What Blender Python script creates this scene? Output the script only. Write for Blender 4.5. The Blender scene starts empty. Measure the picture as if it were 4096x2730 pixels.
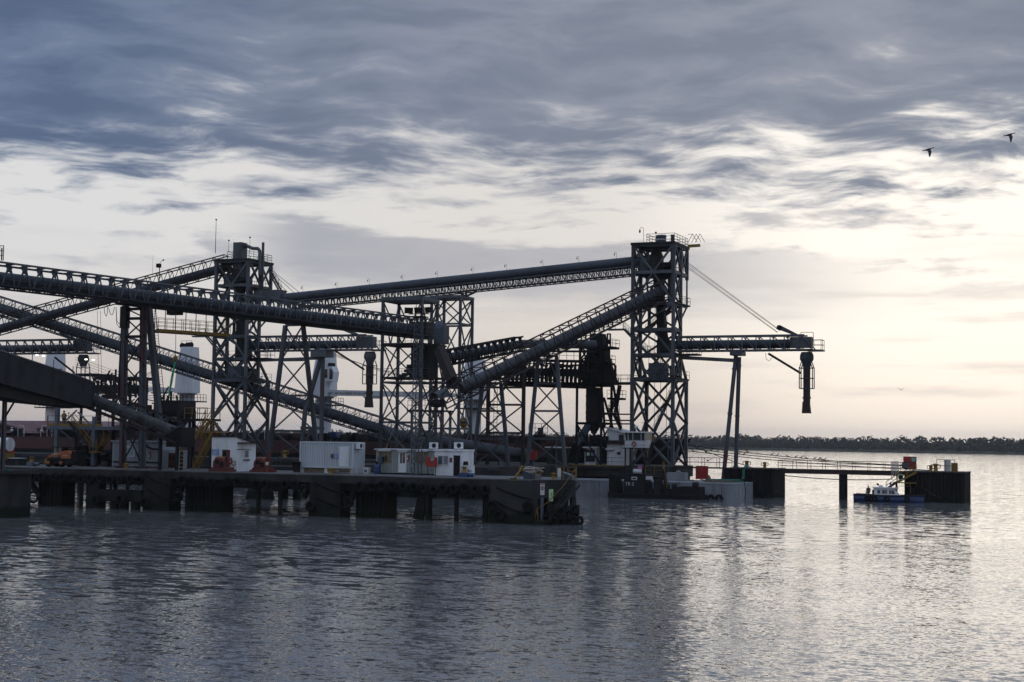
import bpy, math, random
import numpy as np
from mathutils import Vector, Matrix
random.seed(7)
S = bpy.context.scene
COL = S.collection
R = math.radians
# ------------------------------------------------------------------ camera
# world axes: X along the quay (to the right), Y away across the harbour, Z up, water level 0
YAW, PITCH, ROLL = math.atan2(.386, .922), math.atan(385 / 6000), .0131
CAM = Vector((50.65, -126.2, 7.8))
f0 = Vector((-math.sin(YAW), math.cos(YAW), 0)); r0 = Vector((math.cos(YAW), math.sin(YAW), 0)); z0 = Vector((0, 0, 1))
fw = f0 * math.cos(PITCH) + z0 * math.sin(PITCH)
u0 = -f0 * math.sin(PITCH) + z0 * math.cos(PITCH)
rt = r0 * math.cos(ROLL) + u0 * math.sin(ROLL)
up = u0 * math.cos(ROLL) - r0 * math.sin(ROLL)
cam = bpy.data.cameras.new('camera')
camo = bpy.data.objects.new('camera', cam); COL.objects.link(camo)
M = Matrix((rt, up, -fw)).transposed().to_4x4(); M.translation = CAM
camo.matrix_world = M
cam.sensor_width = 36; cam.lens = 6000 / 4096 * 36; cam.clip_end = 20000; cam.clip_start = .5
S.camera = camo
S.cycles.max_bounces = 6; S.cycles.diffuse_bounces = 3; S.cycles.glossy_bounces = 3; S.cycles.transmission_bounces = 2; S.cycles.volume_bounces = 0; S.cycles.caustics_reflective = False; S.cycles.caustics_refractive = False
S.view_settings.view_transform = 'Standard'; S.view_settings.look = 'None'
S.view_settings.exposure = 0; S.view_settings.gamma = 1; S.view_settings.use_curve_mapping = False
# ------------------------------------------------------------------ sun direction (behind cloud, up-harbour on the right)
SUN_AZ, SUN_EL = R(18), R(9)              # azimuth measured clockwise from the view axis
sdir = (f0 * math.cos(SUN_AZ) + r0 * math.sin(SUN_AZ)) * math.cos(SUN_EL) + z0 * math.sin(SUN_EL)
# ------------------------------------------------------------------ node helper
class NT:
    def __init__(s, nt): s.t = nt; s.n = nt.nodes; s.l = nt.links
    def put(s, sock, v):
        if hasattr(v, 'links') or hasattr(v, 'is_linked'): s.l.new(v, sock)
        elif v is not None:
            if isinstance(v, (tuple, list)) and len(v) == 3 and getattr(sock, 'type', '') == 'RGBA': v = (*v, 1)
            sock.default_value = v
    def m(s, op, a, b=None, c=None, clamp=False):
        n = s.n.new('ShaderNodeMath'); n.operation = op; n.use_clamp = clamp
        for i, v in enumerate((a, b, c)):
            if v is not None: s.put(n.inputs[i], v)
        return n.outputs[0]
    def v(s, op, a, b=None, out=0):
        n = s.n.new('ShaderNodeVectorMath'); n.operation = op
        s.put(n.inputs[0], a)
        if b is not None:
            s.put(n.inputs[3] if op == 'SCALE' else n.inputs[1], b)
        return n.outputs[out]
    def dot(s, a, b): return s.v('DOT_PRODUCT', a, b, 1)
    def comb(s, x, y, z=0.0):
        n = s.n.new('ShaderNodeCombineXYZ')
        for i, v in enumerate((x, y, z)): s.put(n.inputs[i], v)
        return n.outputs[0]
    def noise(s, vec, scale, detail=4, rough=.5, dist=0.0, dim='3D', out=0):
        n = s.n.new('ShaderNodeTexNoise'); n.noise_dimensions = dim
        if vec is not None: s.put(n.inputs['Vector'], vec)
        n.inputs['Scale'].default_value = scale; n.inputs['Detail'].default_value = detail
        n.inputs['Roughness'].default_value = rough; n.inputs['Distortion'].default_value = dist
        return n.outputs[out]
    def mr(s, v, a, b, c=0.0, d=1.0, smooth=True):
        n = s.n.new('ShaderNodeMapRange'); n.interpolation_type = 'SMOOTHSTEP' if smooth else 'LINEAR'; n.clamp = True
        for i, x in enumerate((v, a, b, c, d)): s.put(n.inputs[i], x)
        return n.outputs[0]
    def mix(s, f, a, b, mode='MIX'):
        n = s.n.new('ShaderNodeMix'); n.data_type = 'RGBA'; n.blend_type = mode; n.clamp_factor = True
        s.put(n.inputs[0], f); s.put(n.inputs[6], a); s.put(n.inputs[7], b)
        return n.outputs[2]
    def mapping(s, vec, loc=(0, 0, 0), rot=(0, 0, 0), sc=(1, 1, 1)):
        n = s.n.new('ShaderNodeMapping'); s.put(n.inputs[0], vec)
        n.inputs[1].default_value = loc; n.inputs[2].default_value = rot; n.inputs[3].default_value = sc
        return n.outputs[0]
# ------------------------------------------------------------------ world: Nishita sky behind a veil, with a broken altocumulus deck
W = bpy.data.worlds.new('World'); S.world = W; W.use_nodes = True
w = NT(W.node_tree); w.n.clear()
tc = w.n.new('ShaderNodeTexCoord').outputs['Generated']
d = w.v('NORMALIZE', tc)
dz = w.m('MAXIMUM', w.dot(d, (0, 0, 1)), 0.0)
dr = w.dot(d, tuple(r0)); df = w.dot(d, tuple(f0))
inv = w.m('DIVIDE', 1.0, w.m('ADD', dz, .045))
U = w.m('MULTIPLY', dr, inv); V = w.m('MULTIPLY', df, inv)
rad = w.m('SQRT', w.m('ADD', w.m('MULTIPLY', U, U), w.m('MULTIPLY', V, V)))   # distance out along the cloud deck
az = w.m('ARCTAN2', dr, df); el = w.m('ARCSINE', dz)
sunw = w.mr(w.dot(d, tuple(sdir)), .965, 1.0)            # near the sun
sunh = w.mr(w.dot(d, tuple(sdir)), .80, 1.0)
sky = w.n.new('ShaderNodeTexSky'); sky.sky_type = 'NISHITA'; sky.sun_disc = False
sky.sun_elevation = SUN_EL
sky.sun_rotation = math.atan2(sdir.x, sdir.y)
sky.air_density = 1.2; sky.dust_density = 1.5; sky.ozone_density = 2
base = w.v('SCALE', sky.outputs[0], .18)
# thin high veil: cream low down, cooler above
veil = w.mix(w.mr(el, 0.0, R(8)), (6.8, 6.1, 5.8), (8.7, 8.65, 8.7))
veil = w.mix(w.mr(el, R(11), R(22)), veil, (5.2, 5.8, 7.0))
veil = w.mix(w.m('MULTIPLY', sunh, .55), veil, (8.8, 8.3, 7.7))
veil = w.mix(w.m('MULTIPLY', sunw, .8), veil, (13.0, 12.5, 11.7))
clear = w.mix(.82, base, veil)
# altocumulus deck: soft clumps in rows along the wind, broken at its far edge
P = w.comb(U, w.m('MULTIPLY', V, .42), 0.0)
Pw = w.v('ADD', P, w.v('SCALE', w.v('SUBTRACT', w.noise(P, 2.2, 2, .5, out=1), (.5, .5, .5)), .22))
Pa = w.mapping(Pw, (3.1, 1.7, 0), (0, 0, R(-24)), (.60, 1.75, 1))
n1 = w.noise(Pa, 5.4, 8, .58)
Pc = w.mapping(P, (4.3, 2.9, 0), (0, 0, R(-14)), (.5, 1.2, 1))
n3 = w.noise(Pc, 1.8, 3, .5)
edge = w.m('ADD', rad, w.m('ADD', w.m('MULTIPLY', w.m('SUBTRACT', n3, .5), 1.7), w.m('MULTIPLY', U, .05)))
cov = w.mr(edge, 3.2, 6.1, 1.5, -.75, smooth=False)
rows = w.m('MULTIPLY', w.m('MULTIPLY', w.m('SUBTRACT', n1, .5), 3.3), w.mr(rad, 5.4, 8.0, 1.0, .25))
dens = w.m('ADD', rows, cov)
# loose small cloud below the edge
pn = w.noise(w.comb(w.m('MULTIPLY', az, 11.0), w.m('MULTIPLY', el, 46.0), 5.0), 1.5, 6, .56)
patch = w.m('MULTIPLY', w.mr(pn, .51, .70), w.m('MULTIPLY', w.mr(el, R(4.5), R(7)), w.mr(el, R(12), R(9.5))))
# a flat far bank of cloud low over the horizon
els = w.m('ADD', el, w.m('MULTIPLY', az, .05))
bn = w.noise(w.comb(w.m('MULTIPLY', az, 5.0), w.m('MULTIPLY', el, 26.0), 0.0), 1.9, 7, .6)
bc = w.m('ADD', els, w.m('MULTIPLY', w.m('SUBTRACT', bn, .5), R(2.4)))
bank = w.m('MULTIPLY', w.mr(bc, R(4.4), R(6.4)), w.mr(bc, R(7.7), R(7.25)))
bank = w.m('MULTIPLY', bank, w.m('MULTIPLY', w.mr(az, R(-11.5), R(-7.5)), w.mr(az, R(17), R(3))))
cn = w.noise(w.comb(w.m('MULTIPLY', az, 6.0), w.m('MULTIPLY', el, 60.0), 3.0), 1.3, 6, .55)
wisps = w.m('MULTIPLY', w.mr(cn, .48, .70), w.m('MULTIPLY', w.mr(el, R(.3), R(1.5)), w.mr(el, R(9), R(4.5))))
D1 = w.mr(dens, .0, .75)
mid = w.mix(sunh, (2.75, 3.2, 4.1), (4.9, 4.9, 5.2))
dark = w.mix(sunh, (.98, 1.42, 2.4), (2.2, 2.5, 3.15))
half = w.mix(sunh, (1.55, 2.05, 3.15), (2.95, 3.2, 3.85))
deck = w.mix(w.mr(n1, .36, .66), half, dark)
deck = w.mix(w.mr(dens, .35, 1.05), mid, deck)
over = w.mix(w.mr(n1, .35, .65), (5.2, 6.4, 8.6), (3.6, 4.7, 6.8))         # thinner, paler deck overhead and behind
deck = w.mix(w.mr(rad, 3.0, 1.6), deck, over)
c = w.mix(w.m('MULTIPLY', bank, .95), clear, w.mix(sunh, (3.2, 3.5, 4.2), (5.0, 4.9, 5.1)))
c = w.mix(w.m('MULTIPLY', wisps, .5), c, w.mix(sunh, (4.4, 4.5, 5.0), (6.6, 6.0, 5.6)))
c = w.mix(w.m('MULTIPLY', patch, .75), c, w.mix(sunh, (3.6, 3.9, 4.6), (4.6, 4.5, 4.7)))
c = w.mix(D1, c, deck)
bg = w.n.new('ShaderNodeBackground'); w.put(bg.inputs[0], c); bg.inputs[1].default_value = .1
W.cycles.sampling_method = 'MANUAL'; W.cycles.sample_map_resolution = 512
wo = w.n.new('ShaderNodeOutputWorld'); w.l.new(bg.outputs[0], wo.inputs[0])
# ------------------------------------------------------------------ sun, veiled by cloud
sl = bpy.data.lights.new('sun', 'SUN'); sl.energy = .08; sl.angle = R(25); sl.color = (1, .9, .76)
so = bpy.data.objects.new('sun', sl); COL.objects.link(so)
so.rotation_euler = (-sdir).to_track_quat('-Z', 'Y').to_euler()
# ------------------------------------------------------------------ pixel of the photograph -> point on a real plane
def ray(p):
    return (rt * ((p[0] - 2048) / 6000) - up * ((p[1] - 1365) / 6000) + fw)
def PX(p, X): d = ray(p); return CAM + d * ((X - CAM.x) / d.x)
def PY(p, Y): d = ray(p); return CAM + d * ((Y - CAM.y) / d.y)
def PZ(p, Z): d = ray(p); return CAM + d * ((Z - CAM.z) / d.z)
def PD(p, D): d = ray(p); return CAM + d * (D / (d.x * f0.x + d.y * f0.y))
def zoom(ox, oy, k): return lambda x, y: (ox + k * x, oy + k * y)
z1 = zoom(0, 850, .425); z2 = zoom(0, 1400, .4464); z3 = zoom(700, 850, .425); z4 = zoom(700, 1400, .4464)
z5 = zoom(1500, 1100, .4464); z6 = zoom(1400, 1600, .425); z7 = zoom(2300, 880, .4675); z8 = zoom(2250, 1500, .4675)
q1 = zoom(3000, 1650, .4658); q3 = zoom(3300, 1900, .2762); q4 = zoom(800, 1700, .2975); q5 = zoom(1450, 1700, .3825)
q6 = zoom(0, 1650, .34); q7 = zoom(2400, 1650, .2975); q8 = zoom(2450, 880, .2679); qa = zoom(2300, 1300, .351)
qb = zoom(1700, 1350, .2232); qc = zoom(0, 1500, .2551); qd = zoom(550, 1500, .2551); qe = zoom(800, 1300, .1913)
# ------------------------------------------------------------------ materials
MATS = {}
def mat(name, col, rough=.6, col2=None, scale=1.2, lo=.45, hi=.7, metal=0.0, streak=False, bump=0.0, bscale=30, spec=.5, grain=.25, vary=0.0, tide=False):
    if name in MATS: return MATS[name]
    m = bpy.data.materials.new(name); m.use_nodes = True
    t = NT(m.node_tree); b = t.n['Principled BSDF']
    pos = t.n.new('ShaderNodeNewGeometry').outputs['Position']
    vec = t.mapping(pos, sc=(1, 1, .18)) if streak else pos
    c = t.mix(t.mr(t.noise(vec, scale, 6, .6), lo, hi), tuple(col), tuple(col2 or [x * .6 for x in col]))
    g = t.noise(pos, scale * 9, 4, .6)
    c = t.mix(grain, c, t.mix(1.0, c, t.mix(g, (.35, .35, .35), (1.5, 1.5, 1.5)), 'MULTIPLY'))
    if tide:                                   # weed and wet band below high water
        zz = t.m('ADD', t.dot(pos, (0, 0, 1)), t.m('MULTIPLY', t.m('SUBTRACT', t.noise(pos, 1.1, 5, .6), .5), 1.5))
        c = t.mix(t.mr(zz, .75, 1.15), (.012, .014, .009), c)
    if vary:
        rn = t.n.new('ShaderNodeObjectInfo').outputs['Random']
        c = t.mix(1.0, c, t.comb(t.mr(rn, 0.0, 1.0, 1 - vary, 1 + vary, False), t.mr(rn, 0.0, 1.0, 1 - vary * .9, 1 + vary * .85, False), t.mr(rn, 0.0, 1.0, 1 - vary * .8, 1 + vary * .7, False)), 'MULTIPLY')
    t.put(b.inputs['Base Color'], c)
    b.inputs['Metallic'].default_value = metal
    b.inputs['Specular IOR Level'].default_value = spec
    t.put(b.inputs['Roughness'], t.mr(g, .2, .8, max(.05, rough - .12), min(1, rough + .12)))
    if bump:
        n = t.n.new('ShaderNodeBump'); n.inputs['Strength'].default_value = bump; n.inputs['Distance'].default_value = .02
        t.put(n.inputs['Height'], t.noise(pos, bscale, 5, .6)); t.put(b.inputs['Normal'], n.outputs[0])
    MATS[name] = m; return m
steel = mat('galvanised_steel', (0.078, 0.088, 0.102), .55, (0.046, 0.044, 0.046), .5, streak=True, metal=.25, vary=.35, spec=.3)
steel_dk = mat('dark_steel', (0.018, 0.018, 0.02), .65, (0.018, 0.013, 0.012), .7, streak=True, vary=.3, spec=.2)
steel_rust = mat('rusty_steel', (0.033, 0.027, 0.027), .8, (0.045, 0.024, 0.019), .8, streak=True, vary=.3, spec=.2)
primer = mat('worn_red_primer', (0.07, 0.076, 0.088), .7, (0.07, 0.03, 0.027), .6, .46, .66, streak=True, spec=.25)
hood = mat('belt_hood_sheet', (0.058, 0.066, 0.08), .5, (0.04, 0.041, 0.046), .35, metal=.3, spec=.3)
hood_lt = mat('pale_belt_hood', (0.078, 0.083, 0.092), .7, (0.045, 0.043, 0.043), .6, spec=.3)
white_sh = mat('shaded_white_render', (.30, .33, .37), .8, (.2, .21, .22), .6, streak=True)  # white walls darkened in colour for the shade under the steelwork
foot = mat('dusty_belt_hood', (.10, .10, .10), .85, (.055, .052, .05), .8, .4, .65, spec=.2)
corr = mat('grey_cladding_sheet', (0.065, 0.068, 0.078), .8, (0.042, 0.04, 0.043), .4, spec=.15)
white = mat('white_paint', (.72, .73, .74), .6, (.44, .43, .41), .7, .48, .78, streak=True)
white_d = mat('dirty_white_paint', (.60, .60, .60), .6, (.36, .34, .32), .6, .45, .75, streak=True)
shipwhite = mat('ship_white_paint', (.66, .67, .69), .5, (.45, .40, .36), .3, .55, .85, streak=True)
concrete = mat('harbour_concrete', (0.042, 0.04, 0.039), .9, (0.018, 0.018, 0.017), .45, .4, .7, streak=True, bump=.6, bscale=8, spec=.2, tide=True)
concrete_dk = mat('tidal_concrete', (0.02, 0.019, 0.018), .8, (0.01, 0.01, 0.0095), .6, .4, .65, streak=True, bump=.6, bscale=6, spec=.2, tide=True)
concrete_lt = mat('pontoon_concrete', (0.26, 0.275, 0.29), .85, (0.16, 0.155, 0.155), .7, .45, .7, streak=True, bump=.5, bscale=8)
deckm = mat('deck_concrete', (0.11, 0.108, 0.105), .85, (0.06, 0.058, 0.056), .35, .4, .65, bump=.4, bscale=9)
sheet = mat('rusty_sheet_pile', (0.012, 0.0105, 0.0105), .75, (0.022, 0.014, 0.011), .7, streak=True, spec=.2, tide=True)
rubber = mat('tyre_rubber', (0.011, 0.011, 0.011), .8, (0.024, 0.023, 0.022), 2.5, .5, .8, spec=.1)
black = mat('black_paint', (.014, .014, .015), .8, (.024, .02, .02), 1, spec=.12)
yellow = mat('safety_yellow', (0.21, 0.118, 0.012), .55, (0.125, 0.07, 0.014), 2, .5, .8)
red = mat('red_paint', (0.33, 0.018, 0.012), .5, (0.21, 0.018, 0.013), 1.5)
winch_red = mat('winch_red', (0.11, 0.014, 0.012), .6, (0.065, 0.016, 0.013), 2)
rust_or = mat('rusted_drum_guard', (0.15, 0.062, 0.02), .8, (0.09, 0.038, 0.02), 3)
orange = mat('orange_paint', (0.36, 0.095, 0.018), .45, (0.24, 0.06, 0.015), 1.5)
blue = mat('blue_paint', (0.02, 0.055, 0.16), .5, (0.015, 0.04, 0.1), 1.5)
blue_gy = mat('blue_grey_paint', (0.085, 0.11, 0.145), .55, (0.065, 0.072, 0.085), 1)
hullblue = mat('boat_blue_paint', (0.006, 0.022, 0.09), .35, (0.006, 0.018, 0.065), 1.5)
oxide = mat('ship_red_oxide', (0.07, 0.022, 0.02), .65, (0.04, 0.016, 0.015), .25, streak=True)
hatch = mat('hatch_cover_red', (0.15, 0.06, 0.064), .6, (0.1, 0.042, 0.046), .3)
glass = mat('dark_glass', (.02, .024, .028), .08, (.016, .018, .02), 1, spec=.7, grain=0)
glass_lt = mat('curtained_glass', (.12, .17, .22), .2, (.05, .07, .09), 4, .4, .6, spec=.6)
sage = mat('sage_cabin_paint', (.30, .33, .31), .6, (.24, .25, .24), 1)
contm = mat('container_grey_paint', (.50, .53, .56), .5, (.36, .38, .40), .8, .5, .8, streak=True)
greenp = mat('green_rope', (.015, .13, .09), .8, (.015, .09, .06), 3)
sling = mat('green_sling', (.03, .50, .22), .7)
rope = mat('pale_rope', (.42, .38, .33), .9, (.26, .23, .20), 8)
lime = mat('lime_sign', (.45, .62, .30), .6)
pink = mat('pink_cloth', (.45, .16, .30), .8)
skin = mat('skin', (.30, .18, .13), .6)
cloth = mat('dark_workwear', (.03, .03, .035), .9, (.045, .04, .04), 6)
feather = mat('bird_plumage', (.02, .018, .017), .7, (.04, .035, .03), 12)
bluesign = mat('blue_print', (.20, .30, .55), .6)
greensign = mat('green_print', (.02, .28, .17), .6)
signwhite = mat('sign_white', (.55, .55, .53), .6, (.5, .5, .48), 3, grain=.05)
wood = mat('weathered_timber', (.20, .14, .10), .85, (.12, .09, .07), 3)
# ------------------------------------------------------------------ mesh builder
def basis(t):
    t = t.normalized(); s = t.cross(z0)
    s = Vector((1, 0, 0)) if s.length < 1e-5 else s.normalized()
    return t, s, s.cross(t).normalized()
class MB:
    def __init__(s): s.v = []; s.f = []; s.sm = []
    def add(s, vs, fs, smooth=False):
        o = len(s.v); s.v += [tuple(v) for v in vs]; s.f += [tuple(i + o for i in f) for f in fs]; s.sm += [smooth] * len(fs); return s
    def box(s, a, b):
        x0, y0, z0_ = [min(a[i], b[i]) for i in range(3)]; x1, y1, z1_ = [max(a[i], b[i]) for i in range(3)]
        return s.add([(x0, y0, z0_), (x1, y0, z0_), (x1, y1, z0_), (x0, y1, z0_), (x0, y0, z1_), (x1, y0, z1_), (x1, y1, z1_), (x0, y1, z1_)],
                     [(0, 3, 2, 1), (4, 5, 6, 7), (0, 1, 5, 4), (1, 2, 6, 5), (2, 3, 7, 6), (3, 0, 4, 7)])
    def bar(s, p, q, w=.1, h=None):
        p, q = Vector(p), Vector(q); h = h or w; t, n, b = basis(q - p); n = n * (w / 2); b = b * (h / 2)
        return s.add([p - n - b, p + n - b, p + n + b, p - n + b, q - n - b, q + n - b, q + n + b, q - n + b],
                     [(0, 3, 2, 1), (4, 5, 6, 7), (0, 1, 5, 4), (1, 2, 6, 5), (2, 3, 7, 6), (3, 0, 4, 7)])
    def tube(s, p, q, r, r2=None, n=12, a0=0, a1=2 * math.pi, caps=True):
        p, q = Vector(p), Vector(q); r2 = r if r2 is None else r2; t, e, b = basis(q - p); full = a1 - a0 > 6.28
        k = n if full else n + 1; vs = []
        for i in range(k):
            a = a0 + (a1 - a0) * i / n; o = e * math.cos(a) + b * math.sin(a); vs += [p + o * r, q + o * r2]
        fs = [(2 * i, 2 * ((i + 1) % k), 2 * ((i + 1) % k) + 1, 2 * i + 1) for i in range(k if full else k - 1)]
        s.add(vs, fs, True)
        if caps and full: s.add([vs[2 * i] for i in range(k)] + [vs[2 * i + 1] for i in range(k)], [tuple(range(k)), tuple(range(2 * k - 1, k - 1, -1))])
        return s
    def path(s, pts, r, n=6):
        for a, b in zip(pts[:-1], pts[1:]): s.tube(a, b, r, n=n, caps=False)
        return s
    def loft(s, rings, smooth=False, cap=True, closed=True):
        n = len(rings[0]); vs = [v for r in rings for v in r]; fs = []
        for i in range(len(rings) - 1):
            for j in range(n if closed else n - 1):
                k = (j + 1) % n; fs.append((i * n + j, i * n + k, (i + 1) * n + k, (i + 1) * n + j))
        s.add(vs, fs, smooth)
        if cap and closed: s.add(list(rings[0]) + list(rings[-1]), [tuple(range(n))[::-1], tuple(range(n, 2 * n))])
        return s
    def prism(s, poly, e):                     # poly: 3D points, e: extrusion vector
        e = Vector(e); return s.loft([[Vector(p) for p in poly], [Vector(p) + e for p in poly]])
    def lathe(s, c, prof, n=16):               # prof: (radius, height) about vertical axis
        c = Vector(c); rings = [[c + Vector((r * math.cos(2 * math.pi * i / n), r * math.sin(2 * math.pi * i / n), h)) for i in range(n)] for r, h in prof]
        return s.loft(rings, True)
    def torus(s, c, R_, r, ax='y', n=20, k=8, flat=1.0):
        c = Vector(c); vs = []
        for i in range(n):
            a = 2 * math.pi * i / n
            for j in range(k):
                b = 2 * math.pi * j / k; q = (R_ + r * math.cos(b)); h = r * math.sin(b) * flat
                x, y = q * math.cos(a), q * math.sin(a)
                vs.append(c + (Vector((x, h, y)) if ax == 'y' else Vector((h, x, y)) if ax == 'x' else Vector((x, y, h))))
        return s.add(vs, [(i * k + j, i * k + (j + 1) % k, ((i + 1) % n) * k + (j + 1) % k, ((i + 1) % n) * k + j) for i in range(n) for j in range(k)], True)
    def rail(s, pts, h=1.05, r=.035, step=1.5, mids=1, posts=True):
        pts = [Vector(p) for p in pts]
        for a, b in zip(pts[:-1], pts[1:]):
            L = (b - a).length; n = max(1, round(L / step))
            for k in range(1, mids + 2): s.bar(a + z0 * h * k / (mids + 1), b + z0 * h * k / (mids + 1), r * 1.3)
            if posts:
                for i in range(n + 1): q = a.lerp(b, i / n); s.bar(q, q + z0 * h, r * 1.3)
        return s
    def mesh(s, name, m):
        me = bpy.data.meshes.new(name); me.from_pydata(s.v, [], s.f)
        me.polygons.foreach_set('use_smooth', s.sm); me.materials.append(m); me.update(); return me
    def build(s, name, m, parent=None):
        return put(name, s.mesh(name, m), parent)
def put(name, me, parent=None, mw=None):
    o = bpy.data.objects.new(name, me); COL.objects.link(o)
    if mw is not None: o.matrix_basis = mw
    if parent is not None:
        o.parent = parent
        o.matrix_parent_inverse = parent['_inv'] if False else INV[parent.name]
    return o
INV = {}
def reg(o, acc): INV[o.name] = acc
def thing(name, label, cat, loc=(0, 0, 0), group=None):
    o = bpy.data.objects.new(name, None); COL.objects.link(o); o.empty_display_size = .5
    o.location = loc; INV[o.name] = Matrix.Translation(-Vector(loc)); return tag(o, label, cat, group)
def tag(o, label=None, cat=None, group=None, kind=None):
    if label: o['label'] = label
    if cat: o['category'] = cat
    if group: o['group'] = group
    if kind: o['kind'] = kind
    return o
def sub(o):                                    # let a mesh part or thing carry children built in world coordinates
    p = o.parent; INV[o.name] = Matrix.Identity(4)
    if p is None: INV[o.name] = o.matrix_basis.inverted()
    else: INV[o.name] = o.matrix_basis.inverted()
    return o
UNIT = {}
def unit(m):
    if m.name not in UNIT: UNIT[m.name] = MB().box((-.5, -.5, -.5), (.5, .5, .5)).mesh('bar_' + m.name, m)
    return UNIT[m.name]
def bar(name, p, q, w, m, parent, h=None):     # one member = one object, all sharing a unit mesh
    p, q = Vector(p), Vector(q); h = h or w; t, n, b = basis(q - p); L = (q - p).length
    mw = Matrix((n * w, t * L, b * h)).transposed().to_4x4(); mw.translation = (p + q) / 2
    return put(name, unit(m), parent, mw)
def box(name, a, b, m, parent=None): return MB().box(a, b).build(name, m, parent)
def copy_tree(o, parent=None):
    c = o.copy(); COL.objects.link(c); c.parent = parent
    for ch in o.children: copy_tree(ch, c)
    return c
# ------------------------------------------------------------------ water
def water_mat():
    m = bpy.data.materials.new('river_water'); m.use_nodes = True; t = NT(m.node_tree); b = t.n['Principled BSDF']
    pos = t.n.new('ShaderNodeNewGeometry').outputs['Position']
    b.inputs['Base Color'].default_value = (.145, .143, .146, 1); b.inputs['Roughness'].default_value = .06; b.inputs['IOR'].default_value = 1.333
    warp = t.v('ADD', pos, t.v('SCALE', t.v('SUBTRACT', t.noise(pos, .08, 2, .5, out=1), (.5, .5, .5)), 3.0))
    def slope(vec, rz, sx, scale, k, det=2):
        c = t.noise(t.mapping(vec, rot=(0, 0, rz), sc=(sx, 1, 1)), scale, det, .55, out=1)
        return t.v('SCALE', t.v('SUBTRACT', c, (.5, .5, .5)), k)
    # in the lee of the pier the surface is oily and long-waved; out in the stream the wind roughens it finely
    big = t.m('SUBTRACT', t.noise(t.mapping(pos, rot=(0, 0, R(15)), sc=(.5, 1, 1)), .035, 3, .55), .5)
    lee = t.mr(t.m('ADD', t.dot(pos, (.93, -.37, 0)), t.m('MULTIPLY', big, 34.0)), 36.0, 28.0)
    fine = t.v('ADD', slope(warp, R(-8), .5, 2.4, .30), slope(pos, R(23), .6, 6.5, .38))
    calm = t.v('ADD', slope(warp, R(-8), .45, 1.3, .40), slope(pos, R(23), .6, 5.0, .16))
    gust = t.mr(big, -.12, .10, .75, 1.1)
    s = t.v('ADD', t.v('SCALE', fine, t.m('MULTIPLY', gust, t.m('SUBTRACT', 1.0, lee))), t.v('SCALE', calm, lee))
    s = t.v('ADD', s, slope(warp, R(8), .45, .5, .10, 2))
    n = t.v('NORMALIZE', t.v('ADD', t.v('MULTIPLY', s, (.8, 1, 0)), (0, 0, 1)))
    t.put(b.inputs['Normal'], n); return m
tag(MB().add([(-6000, -800, 0), (6000, -800, 0), (6000, 7000, 0), (-6000, 7000, 0)], [(0, 1, 2, 3)]).build('water', water_mat()), kind='structure')
# ------------------------------------------------------------------ far bank: low land with a continuous wood
BANK = 1430
def bankp(lat, dep, z): return CAM + r0 * lat + f0 * dep + z0 * (z - CAM.z)
def bank_depth(lat): return max(700, 1320 - .55 * lat + 25 * math.sin(lat * .006 + 1))
bv = []; bf = []; N = 140
for i in range(N):
    lat = -1500 + 3000 * i / (N - 1)
    dd = bank_depth(lat)
    for k, (o, z) in enumerate(((0, -1), (4, .9), (30, 1.6), (400, 3.5), (1500, 4))): bv.append(bankp(lat, dd + o + 3 * math.sin(lat * .05 + k), z))
for i in range(N - 1):
    for k in range(4): a = i * 5 + k; bf.append((a, a + 5, a + 6, a + 1))
land = mat('bank_soil', (.07, .065, .04), .9, (.05, .055, .03), .05)
tag(MB().add(bv, bf).build('far_bank_terrain', land), kind='structure')
def wood_mesh():
    rng = np.random.default_rng(3); quads = []; cols = []
    def clump(c, rx, rz, n, s):
        d = rng.normal(size=(n, 3)); d /= np.linalg.norm(d, axis=1)[:, None]; rr = rng.uniform(.55, 1.0, (n, 1))
        ctr = c + d * rr * np.array([rx, rx, rz]); a = rng.normal(size=(n, 3)); a /= np.linalg.norm(a, axis=1)[:, None]
        b = np.cross(a, rng.normal(size=(n, 3))); b /= np.linalg.norm(b, axis=1)[:, None]; sz = rng.uniform(.6, 1.5, (n, 1)) * s
        quads.append(np.stack([ctr - a * sz, ctr - b * sz * .8, ctr + a * sz, ctr + b * sz * .8], 1))
    for row, (off, h0, h1, n) in enumerate(((7, 4.0, 6.5, 620), (24, 6.5, 9.0, 620), (60, 8.5, 12, 600), (110, 9.5, 14, 420))):
        for i in range(n):
            lat = -640 + 1300 * (i + rng.uniform(-.5, .5)) / n
            hv = .75 + .25 * math.sin(lat * .013 + row) + .18 * math.sin(lat * .041 + 2 * row)
            h = rng.uniform(h0, h1) * (.70 + .22 * hv); p = np.array(bankp(lat, bank_depth(lat) + off + rng.uniform(-6, 6), 1.5))
            rx = h * rng.uniform(.26, .42)
            clump(p + [0, 0, h * .62], rx, h * .38, 80, rx * .22)
            clump(p + [rng.uniform(-1, 1) * rx, 0, h * .30], rx * 1.2, h * .3, 34, rx * .28)
    q = np.concatenate(quads); nq = len(q); me = bpy.data.meshes.new('far_wood')
    me.vertices.add(nq * 4); me.vertices.foreach_set('co', q.reshape(-1)); me.loops.add(nq * 4); me.loops.foreach_set('vertex_index', np.arange(nq * 4))
    me.polygons.add(nq); me.polygons.foreach_set('loop_start', np.arange(0, nq * 4, 4)); me.update(calc_edges=True); return me
me = wood_mesh(); me.materials.append(mat('bank_foliage', (.12, .113, .09), .95, (.095, .092, .068), .15, spec=.1))
tag(put('far_wood', me), 'low dark wood along the far river bank', 'wood', kind='stuff')

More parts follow.
